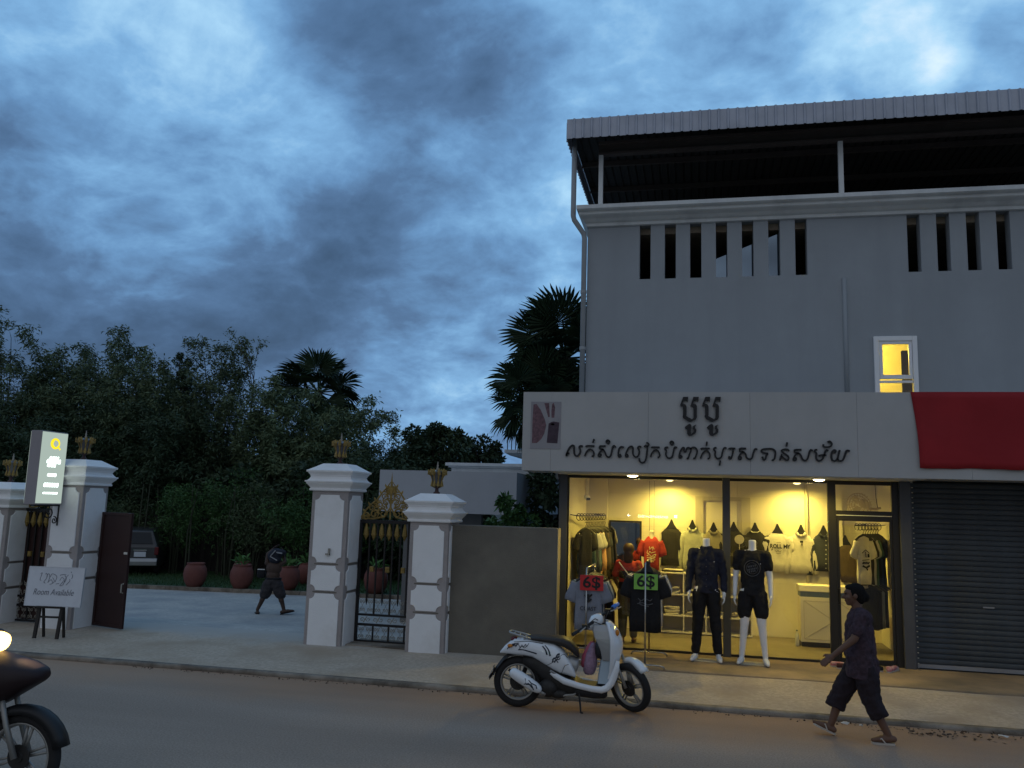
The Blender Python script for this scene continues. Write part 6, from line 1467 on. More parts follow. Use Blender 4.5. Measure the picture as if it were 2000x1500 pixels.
def wall_garment(i, x, z, m, label, **kw):
    t = thing('hung_garment', label, 'garment', (x, YB - 0.075, z), 0, 'garments hung along the back wall')
    d = kw.get('d', 0.04)
    ob('garment', garment_mesh('garment', M[m], seed=i * 1.7, **{**dict(d=0.04), **kw}), t)
    ob('hanger', BUSTHANGER, t, (0, -0.005, 0.035))
    return t
t1 = wall_garment(0, -0.375, 1.87, 'charcoal cotton', 'long black waistcoat with a pale edge, first garment on the back wall', w=0.175, L=0.64, sleeve=None)
mb = MB(); mb.tube([(-0.19, 0.0, -0.62), (-0.192, 0.0, -0.12), (-0.15, 0.0, -0.03), (-0.07, 0, 0.02)], 0.008, 5); mb.tube([(0.19, 0.0, -0.4), (0.192, 0.0, -0.12), (0.15, 0.0, -0.03), (0.07, 0, 0.02)], 0.008, 5); mb.build('lining_edge', M['cream knit'], t1)
t2 = wall_garment(1, -0.02, 1.87, 'sage shirt', 'pale sage long sleeved shirt hung beside the black waistcoat', w=0.17, L=0.68, sleeve='long', collar=True)
t3 = wall_garment(2, 0.335, 1.84, 'khaki shirt', 'khaki long sleeved shirt half hidden by the dark grey post', w=0.17, L=0.66, sleeve='long', collar=True)
t4 = wall_garment(3, 0.67, 1.86, 'charcoal cotton', 'black tee with faint lettering just right of the dark grey post', w=0.175, L=0.62, sleeve='short')
t5 = wall_garment(4, 1.02, 1.86, 'charcoal cotton', 'plain black tee with pale neckband hung above the short sleeved mannequin', w=0.18, L=0.62, sleeve='short')
MB().tube([(-0.075, -0.02, 0.012), (-0.04, -0.042, -0.012), (0.04, -0.042, -0.012), (0.075, -0.02, 0.012)], 0.008, 6).build('neckband', M['off white cotton'], t5)
t6 = wall_garment(5, 1.385, 1.85, 'off white cotton', 'off white tee lettered ROLL MY on the back wall', w=0.175, L=0.64, sleeve='short')
t7 = wall_garment(6, 1.765, 1.85, 'off white cotton', 'off white long sleeved top with a small dark badge', w=0.185, L=0.65, sleeve='long', collar=True)
t8 = wall_garment(7, 2.125, 1.85, 'denim dark', 'dark denim jacket with a row of pale buttons', w=0.18, L=0.60, sleeve='long', collar=True)
t9 = wall_garment(8, 2.46, 1.70, 'brown jacket', 'brown jacket hung behind the shop door post', w=0.17, L=0.62, sleeve='long')
FR = (R_(90), 0, 0)
text('ROLL MY', 0.095, M['ink'], t6, 'print', (0.035, -0.056, -0.225), FR, 0.002, 0, 0.85, bold=0.003)
text('Rock', 0.07, M['ink_pale'], t6, 'print', (0.02, -0.056, -0.315), FR, 0.0015, 0.3) if False else None
mb = MB()
for p in ([(-0.05, -0.29), (-0.02, -0.31), (0.0, -0.285), (0.02, -0.315), (0.06, -0.29)], [(-0.03, -0.33), (0.0, -0.345), (0.05, -0.33)], [(-0.02, -0.16), (0.03, -0.155), (0.05, -0.165)]):
    mb.tube([(x, -0.055, z) for x, z in smooth_path(p, 3)], 0.004, 5)
mb.build('print', M['ink_pale'], t6)
text('ROLLIT', 0.08, M['ink_pale'], t4, 'print', (-0.02, -0.056, -0.40), FR, 0.002, 0, 0.9)
mb = MB(); mb.box(-0.025, 0.025, -0.062, -0.054, -0.15, -0.115); mb.build('badge', M['ink'], t7); MB().box(-0.008, 0.02, -0.062, -0.054, -0.195, -0.152).build('badge_tail', M['ink_pale'], t7)
for k in range(7): MB().ell((0.03 - 0.002 * k, -0.052, -0.10 - 0.075 * k), (0.010, 0.006, 0.010), n=8, m=4).build('button', M['pale grey cloth'], t8)
MB().tube([(q[0], -0.056, q[1]) for q in [(-0.01, -0.19), (0.01, -0.17), (0.03, -0.19), (0.01, -0.22), (-0.02, -0.235), (0.03, -0.245)]], 0.006, 5).build('print', M['ink_pale'], t5)

# red tee torso hung on cords
RT = thing('torso_form', 'hanging cream torso form wearing a red tee with a cream print', 'mannequin', (-0.665, 14.0, 1.57)); RT.scale = (0.80, 0.85, 0.94)
b = MB(); b.lathe([(0.05, 0.16), (0.047, 0.24), (0.055, 0.27), (0.045, 0.285), (0.001, 0.287)], 14); b.caps((0, 0, 0.10), (0, 0, 0.2), 0.07, 0.05); b.ell((0, 0, 0.02), (0.15, 0.09, 0.15)); b.ell((0, 0, -0.18), (0.14, 0.085, 0.18))
remesh(b, 'form', M['cream_wall'], RT, 0.011, 3)
ob('tee', garment_mesh('tee', M['red_cotton'], w=0.168, L=0.56, sleeve='short', d=0.088, seed=3, hem=0.155), RT, (0, 0, 0.175))
mb = MB()
for p in ([(-0.07, -0.04), (-0.085, -0.09), (-0.05, -0.10), (-0.03, -0.06), (-0.01, -0.09), (0.03, -0.08), (0.08, -0.07)], [(-0.09, -0.14), (-0.04, -0.12), (0.0, -0.15), (0.05, -0.12), (0.09, -0.11), (0.07, -0.15), (0.02, -0.16)], [(-0.085, -0.17), (-0.03, -0.165), (0.02, -0.185), (0.08, -0.16)], [(-0.08, -0.205), (0.0, -0.215), (0.08, -0.20)], [(-0.03, 0.0), (-0.035, -0.03), (-0.01, -0.015), (0.01, 0.01), (0.03, -0.02), (0.02, -0.045)], [(0.03, 0.02), (0.045, -0.01), (0.06, -0.025)], [(-0.035, 0.02), (-0.04, -0.01)], [(-0.05, -0.235), (0.05, -0.235)]):
    mb.tube([(x, -0.099 - 0.0 * abs(x), z) for x, z in smooth_path(p, 3)], 0.0065, 5)
mb.build('print', M['ink_yellow'], RT)
MB().tube([(-0.045, 0.02, 0.28), (-0.05, 0.02, 1.14)], 0.004, 5).build('cord', M['black_plastic'], RT); MB().tube([(0.045, 0.02, 0.28), (0.05, 0.02, 1.14)], 0.003, 5).build('cord', M['black_plastic'], RT)

# ---- two wheeled-in racks on the pavement, shirts one behind the other
def rack(label, x, y0, y1, ztop):
    t = thing('clothes_rack', label, 'clothes rack', (x, (y0 + y1) / 2, 0.136), 0, 'chrome racks on the pavement')
    h = (y1 - y0) / 2; zt = ztop - 0.125
    MB().tube([(0, -h, zt), (0, h, zt)], 0.013, 8).build('rail', M['chrome'], t, smooth=True)
    for s in (-1, 1):
        MB().tube([(0, s * h, 0.045), (0, s * h, zt)], 0.012, 8).build('upright', M['chrome'], t, smooth=True)
        MB().tube([(-0.25, s * h, 0.0), (-0.235, s * h, 0.03), (-0.20, s * h, 0.045), (0.20, s * h, 0.045), (0.235, s * h, 0.03), (0.25, s * h, 0.0)], 0.012, 8).build('foot', M['chrome'], t, smooth=True)
    return t
rack('chrome rack of grey and blue tees behind the red price card', -1.40, 11.45, 12.42, 1.36)
rack('chrome rack of black and striped tees behind the green price card', -0.62, 11.42, 12.45, 1.46)
def racked(x, y, z, m, label, group, seed, sleeve='short', w=0.185, L=0.66, d=0.030, rz=0):
    t = thing('hung_tee', label, 'tee shirt', (x, y, z), rz, group)
    ob('garment', garment_mesh('garment', M[m], w=w, L=L, sleeve=sleeve, d=d, seed=seed), t); ob('hanger', HANGER, t, (0, 0, 0.01), (0, 0, R_(0)))
    return t
A1 = racked(-1.375, 11.50, 1.245, 'grey marl', 'grey tee with faded print, front of the rack with the red price card', 'tees on the left pavement rack', 1, L=0.68)
text('COAST', 0.075, M['ink'], A1, 'print', (0.0, -0.041, -0.40), FR, 0.0015, 0, 0.9)
mb = MB()
for p in ([(-0.05, -0.22), (0.0, -0.25), (0.05, -0.21)], [(-0.03, -0.28), (0.0, -0.31), (0.04, -0.27)], [(0.0, -0.21), (0.01, -0.30)]): mb.tube([(x, -0.040, z) for x, z in smooth_path(p, 3)], [0.012, 0.014] + [0.011] * (len(smooth_path(p, 3)) - 2), 5)
mb.build('print', M['ink'], A1)
for k, (m, lab) in enumerate([('slate blue', 'dark blue tee directly behind the grey printed tee'), ('pale grey cloth', 'pale grey edged tee, third on the rack with the red price card'), ('teal cloth', 'teal tee, fourth on the rack with the red price card'), ('wine cloth', 'wine coloured tee near the back of the left pavement rack'), ('charcoal cotton', 'black tee near the shop glass on the left pavement rack'), ('wine cloth', 'last dark red top on the left pavement rack, touching the glass side')]):
    racked(-1.375 + 0.005 * (k % 2), 11.62 + 0.125 * k, 1.25 - 0.004 * k, m, lab, 'tees on the left pavement rack', 2 + k, 'short' if k < 4 else 'long', L=0.62 + 0.03 * (k % 3))
A2 = racked(-0.625, 11.50, 1.345, 'black_cloth', 'black tee with grey print, front of the rack with the green price card', 'tees on the right pavement rack', 8, L=0.76, w=0.205)
mb = MB()
for p in ([(-0.09, -0.33), (-0.05, -0.36), (0.0, -0.33), (0.06, -0.355), (0.09, -0.33)], [(-0.10, -0.40), (-0.03, -0.385), (0.03, -0.41), (0.10, -0.39)], [(-0.06, -0.36), (-0.07, -0.40), (-0.02, -0.42), (0.05, -0.43)]): mb.tube([(x, -0.038, z) for x, z in smooth_path(p, 3)], 0.006, 5)
mb.build('print', M['print_grey'], A2)
for k, (m, lab) in enumerate([('denim dark', 'dark navy tee directly behind the black printed tee'), ('pale grey cloth', 'pale striped tee, third on the rack with the green price card'), ('charcoal cotton', 'charcoal tee, fourth on the rack with the green price card'), ('white_cloth', 'white tee, fifth on the rack with the green price card'), ('denim dark', 'navy tee next to last on the rack with the green price card'), ('grey marl', 'grey tee at the shop end of the rack with the green price card')]):
    racked(-0.625 + 0.004 * (k % 2), 11.63 + 0.125 * k, 1.35 - 0.003 * k, m, lab, 'tees on the right pavement rack', 12 + k, 'short', L=0.74 - 0.02 * (k % 3), w=0.20)
M['card_red'] = mat('red card', (0.50, 0.028, 0.03), 0.7, 0.05); M['card_green'] = mat('green card', (0.22, 0.48, 0.085), 0.7, 0.05)
def card(x, y, z, m, label, rot):
    t = thing('price_card', label, 'price sign', (x, y, z), rot, 'six dollar price cards')
    MB().box(-0.155, 0.155, -0.003, 0.003, -0.10, 0.10).build('card', M[m], t)
    text('6$', 0.205, M['ink'], t, 'lettering', (0.0, -0.005, 0.0), FR, 0.001, 0, 1.15, bold=0.004)
    return t
card(-1.33, 11.44, 1.185, 'card_red', 'red price card marked 6$ clipped to the left pavement rack', R_(2))
card(-0.615, 11.42, 1.235, 'card_green', 'bright green price card marked 6$ clipped to the right pavement rack', R_(-1))
t = thing('clothes_hanger', 'black pointed hanger top above the green price card', 'hanger', (-0.60, 11.47, 1.36)); MB().loft([[(-0.09, -0.02, 0), (0.09, -0.02, 0), (0.09, 0.02, 0), (-0.09, 0.02, 0)], [(-0.03, -0.015, 0.09), (0.03, -0.015, 0.09), (0.03, 0.015, 0.09), (-0.03, 0.015, 0.09)], [(-0.015, -0.01, 0.14), (0.015, -0.01, 0.14), (0.015, 0.01, 0.14), (-0.015, 0.01, 0.14)]]).build('hanger', M['black_plastic'], t)

# ---- racks inside the shop
def inside_rack(label, p0, p1, rings):
    c = ((p0[0] + p1[0]) / 2, (p0[1] + p1[1]) / 2, p0[2])
    t = thing('wall_rail', label, 'clothes rail', c, 0, 'clothes rails inside the shop')
    L = lambda p: (p[0] - c[0], p[1] - c[1], p[2] - c[2])
    MB().tube([L(p0), L(p1)], 0.011, 8).build('rail', M['black_alu'], t)
    for p in (p0, p1): MB().tube([L(p), (L(p)[0] + (0.16 if c[0] > 0 else -0.18), L(p)[1] + 0.02, 0.02)], 0.008, 6).build('wall_bracket', M['black_alu'], t)
    tor = MB(); tor.tube([(0.052 * math.cos(a), 0, 0.052 * math.sin(a) - 0.02) for a in [2 * math.pi * k / 16 for k in range(17)]], 0.006, 5)
    me = tor.mesh('ring_hook'); me.materials.append(M['black_alu'])
    d = Vector(p1) - Vector(p0)
    for k in range(rings):
        q = Vector(p0).lerp(Vector(p1), (k + 0.5) / rings); ob('ring_hook', me, t, L(q), (0, 0, math.atan2(d.y, d.x) + R_(60)))
    return t
inside_rack('black rail with ring hooks and dark clothes along the left shop wall', (-1.75, 13.0, 2.05), (-1.50, 14.7, 2.05), 10)
ML = ['charcoal cotton', 'teal cloth', 'denim dark', 'pale grey cloth', 'slate blue', 'teal cloth', 'pale grey cloth', 'peach cloth', 'wine cloth', 'charcoal cotton', 'brown jacket', 'charcoal cotton', 'denim dark', 'black_cloth']
names_l = ['black top nearest the glass on the left wall rail', 'first teal top on the left wall rail', 'dark denim shirt on the left wall rail behind the first teal top', 'thin pale top between dark tops on the left wall rail', 'slate blue shirt mid way along the left wall rail', 'second teal top on the left wall rail, before the pale one', 'pale grey top just before the peach shirt on the left rail', 'peach coloured shirt on the left wall rail', 'wine red top right behind the peach shirt', 'black top behind the wine red top on the left rail', 'brown jacket towards the back of the left wall rail', 'black jacket behind the brown one on the left rail', 'dark denim jacket next to last on the left wall rail', 'black jacket with a pointed sleeve at the back end of the left rail']
for k, (m, lab) in enumerate(zip(ML, names_l)):
    q = Vector((-1.66, 13.25, 0)).lerp(Vector((-1.50, 14.75, 0)), (k + 0.5) / 14)
    L_ = 1.05 if m in ('peach cloth', 'teal cloth') else 0.85 + 0.05 * (k % 4)
    racked(q.x, q.y, 1.83, m, lab, 'clothes on the left wall rail', 30 + k, 'long' if k % 3 else 'short', w=0.145, L=L_, d=0.026, rz=R_(52 + 7 * math.sin(k * 1.7)))
for k in range(7):
    q = Vector((-1.64, 13.3, 0)).lerp(Vector((-1.48, 14.2, 0)), (k + 0.5) / 7)
    racked(q.x, q.y, 1.02, ['charcoal cotton', 'pale grey cloth', 'denim dark', 'pale grey cloth', 'wine cloth', 'charcoal cotton', 'teal cloth'][k], ['black lower top nearest the glass under the left wall rail', 'pale fringed lower top under the left wall rail', 'dark denim lower top behind the pale fringed one', 'second pale lower top under the left wall rail', 'wine red lower top under the left wall rail', 'black lower top behind the wine red lower one', 'teal lower top at the back under the left wall rail'][k], 'lower row of clothes by the left wall', 50 + k, None, w=0.15, L=0.6, d=0.03, rz=R_(8))
inside_rack('black rail with ring hooks seen through the glass shop door', (2.40, 13.75, 2.03), (2.92, 14.55, 2.03), 8)
WT = racked(2.52, 13.80, 1.86, 'off white cotton', 'white tee with dark house shaped print seen through the shop door', 'clothes on the right wall rail', 70, 'short', w=0.135, L=0.70, d=0.035, rz=R_(28)); WT.scale = (0.86, 1, 1)
mb = MB()
for p, r in (([(-0.075, -0.24), (0.0, -0.19), (0.075, -0.24)], 0.006), ([(-0.07, -0.345), (0.07, -0.335)], 0.006), ([(0.0, -0.22), (0.005, -0.30)], 0.006), ([(0.055, -0.25), (0.06, -0.30)], 0.016), ([(-0.07, -0.40), (-0.055, -0.37), (-0.04, -0.40), (-0.02, -0.37), (0.0, -0.40), (0.02, -0.37), (0.04, -0.40), (0.07, -0.37)], 0.009), ([(-0.065, -0.43), (0.0, -0.455), (0.07, -0.425)], 0.016), ([(0.0, -0.45), (0.03, -0.49)], 0.012)):
    mb.tube([(x, -0.045, z) for x, z in p], r, 5)
mb.build('print', M['ink'], WT)
for k, (m, lab) in enumerate([('charcoal cotton', 'black tee directly behind the white house print tee'), ('pale grey cloth', 'pale grey tee, third on the rail behind the glass door'), ('green tee', 'green tee, fourth on the rail behind the glass door'), ('charcoal cotton', 'black tee between the green tee and the right wall'), ('denim dark', 'dark navy top nearest the right shop wall'), ('black_cloth', 'last black top in the right shop corner')]):
    racked(2.57 + 0.055 * k, 13.90 + 0.10 * k, 1.86, m, lab, 'clothes on the right wall rail', 80 + k, 'short', w=0.16, L=0.72 + 0.05 * (k % 3), d=0.026, rz=R_(40))
for k in range(4):
    racked(2.62 + 0.07 * k, 13.95 + 0.12 * k, 1.10, ['black_cloth', 'charcoal cotton', 'grey marl', 'denim dark'][k], ['black trousers hung low under the white house print tee', 'charcoal trousers hung low behind the walking person\'s head', 'grey trousers hung low beside the door edge', 'navy trousers hung low in the right shop corner'][k], 'trousers hung low by the right wall', 95 + k, None, w=0.12, L=0.62, d=0.03, rz=R_(-10))

# ---- mirror, shelf unit, counter, fan and small things inside
t = thing('mirror', 'black framed rectangular mirror on the back wall behind the dim figure', 'mirror', (-1.175, YB - 0.03, 0.95))
mb = MB(); mb.box(-0.285, -0.255, -0.025, 0.0, 0, 1.02); mb.box(0.255, 0.285, -0.025, 0.0, 0, 1.02); mb.box(-0.2545, 0.2545, -0.025, 0.0, 0, 0.03); mb.box(-0.2545, 0.2545, -0.025, 0.0, 0.99, 1.02); mb.build('frame', M['black_alu'], t)
M['mirror'] = mat('mirror silver', (0.8, 0.82, 0.82), 0.02, 0.01, metal=1.0)
MB().box(-0.254, 0.254, -0.012, -0.006, 0.031, 0.989).build('glass', M['mirror'], t)
U = thing('cube_shelf', 'white open shelf unit with folded clothes behind the navy mannequin', 'shelf', (0.20, 14.93, 0.131))
M['shelf_white'] = mat('white laminate', (0.66, 0.64, 0.58), 0.5, 0.03)
for z in (0.03, 0.30, 0.645, 0.995): MB().box(-0.745, 0.745, -0.19, 0.18, z - 0.011, z + 0.011).build('shelf', M['shelf_white'], U)
for x in (-0.734, -0.367, 0.0, 0.367, 0.734):
    for a, c_ in ((0.042, 0.288), (0.312, 0.633), (0.657, 0.983)): MB().box(x - 0.010, x + 0.010, -0.189, 0.18, a, c_).build('divider', M['shelf_white'], U)
MB().box(-0.745, 0.745, 0.175, 0.185, 0.042, 1.0).build('back_panel', M['tan_trim'], U)
def folded(x, y, z, n, mats, label, w=0.13, rs=1):
    t = thing('folded_clothes', label, 'folded clothes', (x, y, z), 0, 'folded clothes in and on the shelf unit'); rr = random.Random(rs)
    for k in range(n):
        mb = MB(); h = rr.uniform(0.018, 0.028); ww = w * rr.uniform(0.85, 1.08); ox = rr.uniform(-0.012, 0.012)
        mb.loft([[(ox + a, -0.12 + rr.uniform(-0.012, 0.012), k * 0.026 + b_ * h) for a, b_ in [(-ww, 0.05), (-ww * 0.6, 0.0), (0, 0.06), (ww * 0.6, 0.0), (ww, 0.08), (ww * 1.02, 0.6), (ww * 0.8, 1.0), (0.2 * ww, 0.9), (-ww * 0.5, 1.0), (-ww * 1.0, 0.8)]] for _ in (0,)] + [[(ox + a, 0.11, k * 0.026 + b_ * h) for a, b_ in [(-ww, 0.05), (-ww * 0.6, 0.0), (0, 0.06), (ww * 0.6, 0.0), (ww, 0.08), (ww * 1.02, 0.6), (ww * 0.8, 1.0), (0.2 * ww, 0.9), (-ww * 0.5, 1.0), (-ww * 1.0, 0.8)]]])
        mb.build('folded_piece', M[mats[k % len(mats)]], t, smooth=True)
folded(-0.35, 14.93, 1.138, 2, ['charcoal cotton', 'cream knit'], 'cream and black folded pile on top of the shelf unit', 0.16, 2)
folded(0.08, 14.93, 1.138, 3, ['charcoal cotton'], 'black folded pile on the shelf top beside the navy mannequin', 0.16, 3)
folded(-0.352, 14.90, 0.788, 4, ['pale grey cloth', 'off white cotton'], 'pale folded pile in the upper left open cube', 0.13, 4)
folded(0.015, 14.90, 0.788, 3, ['off white cotton', 'charcoal cotton'], 'mixed folded pile in the upper cube behind the navy mannequin', 0.13, 5)
folded(0.385, 14.90, 0.788, 4, ['pale grey cloth', 'cream knit'], 'pale folded pile in the upper cube beside the grey post', 0.13, 6)
folded(-0.352, 14.90, 0.443, 5, ['off white cotton', 'cream knit'], 'tall cream folded pile in the middle left cube', 0.13, 7)
folded(0.015, 14.90, 0.443, 2, ['cream knit', 'pale grey cloth'], 'low pale folded pile in the middle cube behind the navy mannequin', 0.13, 8)
folded(0.385, 14.90, 0.443, 3, ['off white cotton', 'grey marl'], 'mixed pale folded pile in the middle cube beside the grey post', 0.13, 9)
folded(0.752, 14.90, 0.443, 3, ['cream knit'], 'cream folded pile in the right end cube of the shelf unit', 0.13, 10)
Ct = thing('counter', 'cream shop counter with a blue grey stripe and crossed grooves', 'counter', (2.15, 14.35, 0.131))
MB().box(-0.51, 0.53, -0.14, 0.2, 0.075, 0.76).build('panel', M['cream_wall'], Ct, bevel=0.004)
MB().box(-0.50, 0.52, -0.11, 0.19, 0.0, 0.074).build('plinth', M['black_alu'], Ct)
MB().box(-0.53, 0.55, -0.165, 0.22, 0.845, 0.94).build('top', M['cream_wall'], Ct, bevel=0.005)
M['stripe_blue'] = mat('blue grey stripe', (0.13, 0.17, 0.20), 0.6, 0.08)
MB().box(-0.51, 0.53, -0.14, 0.2, 0.762, 0.843).build('stripe', M['stripe_blue'], Ct)
mb = MB()
for x0 in (-0.46, 0.06):
    x1 = x0 + 0.46
    for a, c_ in (((x0, 0.12), (x1, 0.12)), ((x0, 0.70), (x1, 0.70)), ((x0, 0.12), (x0, 0.70)), ((x1, 0.12), (x1, 0.70)), ((x0, 0.70), (x1, 0.40)), ((x0, 0.12), (x1, 0.42))): mb.tube([(a[0], -0.1405, a[1]), (c_[0], -0.1405, c_[1])], 0.004, 4)
mb.build('groove', M['tan_trim'], Ct)
t = thing('bottle', 'small clear water bottle on the shop floor beside the counter', 'bottle', (1.585, 14.25, 0.131)); M['bottle'] = mat('clear plastic', (0.55, 0.56, 0.50), 0.15, 0.05); MB().lathe([(0.03, 0), (0.034, 0.02), (0.034, 0.15), (0.03, 0.17), (0.012, 0.21), (0.012, 0.225)], 12).build('body', M['bottle'], t, smooth=True); MB().lathe([(0.014, 0.226), (0.014, 0.245)], 10).build('cap', M['slate blue'], t)
t = thing('wall_fan', 'tan wall fan hanging over the shop doorway', 'fan', (2.66, 14.55, 2.37)); M['fan_plastic'] = mat('tan fan plastic', (0.40, 0.34, 0.22), 0.5, 0.08)
tl = Matrix.Rotation(R_(-35), 4, 'Z') @ Matrix.Rotation(R_(12), 4, 'X')
mb = MB()
for rr_ in (0.06, 0.11, 0.155, 0.195): mb.tube([(rr_ * math.cos(a), -0.16 + 0.03 * (rr_ / 0.2) ** 2, rr_ * math.sin(a)) for a in [2 * math.pi * k / 28 for k in range(29)]], 0.006, 4)
for k in range(24): a = 2 * math.pi * k / 24; mb.tube([(0.04 * math.cos(a), -0.165, 0.04 * math.sin(a)), (0.195 * math.cos(a), -0.13, 0.195 * math.sin(a)), (0.19 * math.cos(a), -0.07, 0.19 * math.sin(a)), (0.08 * math.cos(a), -0.04, 0.08 * math.sin(a))], 0.003, 4)
mb.xf(tl).build('guard', M['fan_plastic'], t)
for k in range(3):
    a = 2 * math.pi * k / 3; mb = MB(); mb.loft([[(0.03, -0.115, -0.03), (0.03, -0.105, 0.03), (0.03, -0.103, 0.03), (0.03, -0.113, -0.03)], [(0.10, -0.125, -0.06), (0.10, -0.095, 0.05), (0.10, -0.093, 0.05), (0.10, -0.123, -0.06)], [(0.165, -0.12, -0.05), (0.165, -0.10, 0.05), (0.165, -0.098, 0.05), (0.165, -0.118, -0.05)]])
    mb.xf(tl @ Matrix.Rotation(a, 4, 'Y')).build('blade', M['fan_plastic'], t)
mb = MB(); mb.lathe([(0.04, -0.02), (0.065, 0.0), (0.07, 0.07), (0.05, 0.10), (0.0, 0.105)], 14, Matrix.Rotation(R_(90), 4, 'X') @ Matrix.Rotation(R_(180), 4, 'X')); mb.xf(tl).build('motor', M['fan_plastic'], t, smooth=True)
MB().tube([(0.05, 0.06, -0.02), (0.10, 0.10, -0.08), (0.22, 0.12, -0.075), (0.30, 0.12, -0.06)], 0.018, 8).build('arm', M['fan_plastic'], t, smooth=True)
MB().tube([(0.25, 0.115, -0.06), (0.23, 0.115, 0.1), (0.22, 0.115, 0.33)], 0.006, 6).build('cable', M['black_plastic'], t)
t = thing('wall_speaker', 'pale speaker box high on the left shop wall above the rail', 'speaker', (-1.74, 14.1, 2.34)); MB().obox((0, 0, 0.17), (0.05, 0.05, 0.30), (0, 0, R_(20))).build('bracket_column', M['cream_wall'], t, bevel=0.006); MB().obox((0.01, -0.05, -0.0), (0.08, 0.11, 0.055), (R_(20), 0, R_(25))).build('box', M['white_metal'], t, bevel=0.008); MB().obox((0.033, -0.10, -0.02), (0.065, 0.02, 0.04), (R_(20), 0, R_(25))).build('lens', M['black_alu'], t)
t = thing('paper_fan', 'round cream paper fan on a stick before the black tees', 'fan', (0.74, 14.6, 1.33)); MB().lathe([(0.001, -0.006), (0.07, -0.006), (0.075, 0), (0.07, 0.006), (0.001, 0.006)], 24, Matrix.Translation((0, 0, 0.40)) @ Matrix.Rotation(R_(90), 4, 'X')).build('disc', M['cream knit'], t); MB().tube([(0, 0, -0.25), (0, 0, 0.33)], 0.006, 6).build('stick', M['tan_trim'], t)
# shoes left at the door
def shoe(loc, rz, m, label):
    t = thing('shoe', label, 'shoe', loc, rz, 'shoes left at the shop door')
    MB().loft([sring(x, z, w, h, 12, 2.5) for x, z, w, h in ((-0.115, 0.025, 0.02, 0.015), (-0.10, 0.035, 0.034, 0.033), (-0.02, 0.032, 0.034, 0.03), (0.06, 0.03, 0.042, 0.028), (0.11, 0.022, 0.03, 0.018), (0.125, 0.018, 0.012, 0.008))]).build('upper', M[m], t, smooth=True)
    MB().loft([[(x, w, -0.004), (x, -w, -0.004), (x, -w, 0.012), (x, w, 0.012)] for x, w in ((-0.12, 0.02), (-0.09, 0.037), (0.06, 0.046), (0.11, 0.034), (0.13, 0.012))]).build('sole', M['sandal'], t)
M['shoe_pink'] = mat('faded pink shoe', (0.40, 0.15, 0.17), 0.7, 0.3, 20, col2=(0.5, 0.45, 0.42), c2scale=14)
for i, (x, y, rz, m, lab) in enumerate([(2.62, 12.50, 60, 'shoe_pink', 'pink and white shoe right of the door, nearest the shutter'), (2.54, 12.42, 80, 'shoe_pink', 'pink and white shoe right of the door, beside the black shoe'), (2.42, 12.46, 95, 'black_cloth', 'black shoe right of the door behind the walking person'), (2.33, 12.38, 70, 'black_cloth', 'black shoe almost hidden by the walking person'), (1.93, 12.55, 20, 'shoe_pink', 'pink shoe left of the door below the walker\'s hand'), (1.98, 12.44, 35, 'wine cloth', 'dark red shoe left of the door below the pink one')]):
    shoe((x, y, 0.141), R_(rz), m, lab)
# ================================================================== VEGETATION
def bamboo(label, loc, height, spread, nculm, nleaf, seed, m='leaf_bamboo', length=0.24, lw=0.055, low=0.12, group='bamboo clumps behind the yard', arch=1.0, thin=1.0):
    if group.startswith('bamboo'): height *= 1.02; nleaf = int(nleaf * 1.8); length *= 0.85
    t = thing('bamboo_clump', label, 'bamboo', loc, 0, group)
    rr = np.random.default_rng(seed)
    mb = MB(); paths = []
    for k in range(nculm):
        a = rr.uniform(0, 2 * math.pi); r0 = rr.uniform(0, spread * 0.22); lean = rr.uniform(0.15, 1.0) * spread
        h = height * rr.uniform(0.62, 1.0) * (1.0 if lean < spread * 0.6 else 0.88)
        p = []
        for i in range(9):
            s = i / 8; o_ = lean * s ** 2.0
            z = h * (s - 0.22 * arch * s ** 3.2) / (1 - 0.22 * arch) if arch else h * s
            if arch and s > 0.8: z -= h * 0.05 * arch * ((s - 0.8) / 0.2) ** 2
            p.append(np.array([math.cos(a) * (r0 + o_), math.sin(a) * (r0 + o_), z]))
        paths.append(np.array(p)); mb.tube([tuple(q) for q in p], [0.035 * (1 - 0.85 * i / 8) * (height / 8) ** 0.5 for i in range(9)], 5, cap=False)
    mb.build('stems', M['culm'], t, smooth=True)
    ci = rr.integers(0, nculm, nleaf); s = low + (1 - low) * rr.beta(1.6, 1.25, nleaf); f = s * 8; i0 = np.minimum(f.astype(int), 7); fr = (f - i0)[:, None]
    PA = np.array(paths); base = PA[ci, i0] * (1 - fr) + PA[ci, i0 + 1] * fr
    # leaves sit on twigs: cluster them so the crown breaks into sprays
    ntw = max(20, nleaf // 14)
    tw = rr.normal(0, 1, (ntw, 3)); tid = (rr.integers(0, 3, nleaf) + (ci * 97 + i0 * 31)) % ntw
    wid = (0.10 + 0.62 * np.sin(np.clip(s, 0, 1) * math.pi) ** 0.8)[:, None] * spread * 0.48 * thin
    P = base + tw[tid] * wid * np.array([1, 1, 0.75]) + rr.normal(0, 0.13, (nleaf, 3)) * np.array([1, 1, 0.8])
    P[:, 2] = np.clip(P[:, 2], 0.15, None)
    D = np.stack([rr.normal(0, 1, nleaf), rr.normal(0, 1, nleaf), rr.normal(-0.35, 0.55, nleaf)], 1)
    leaf_mesh('foliage', P, D, length, lw, M[m], t, seed, 0.15)
    return t
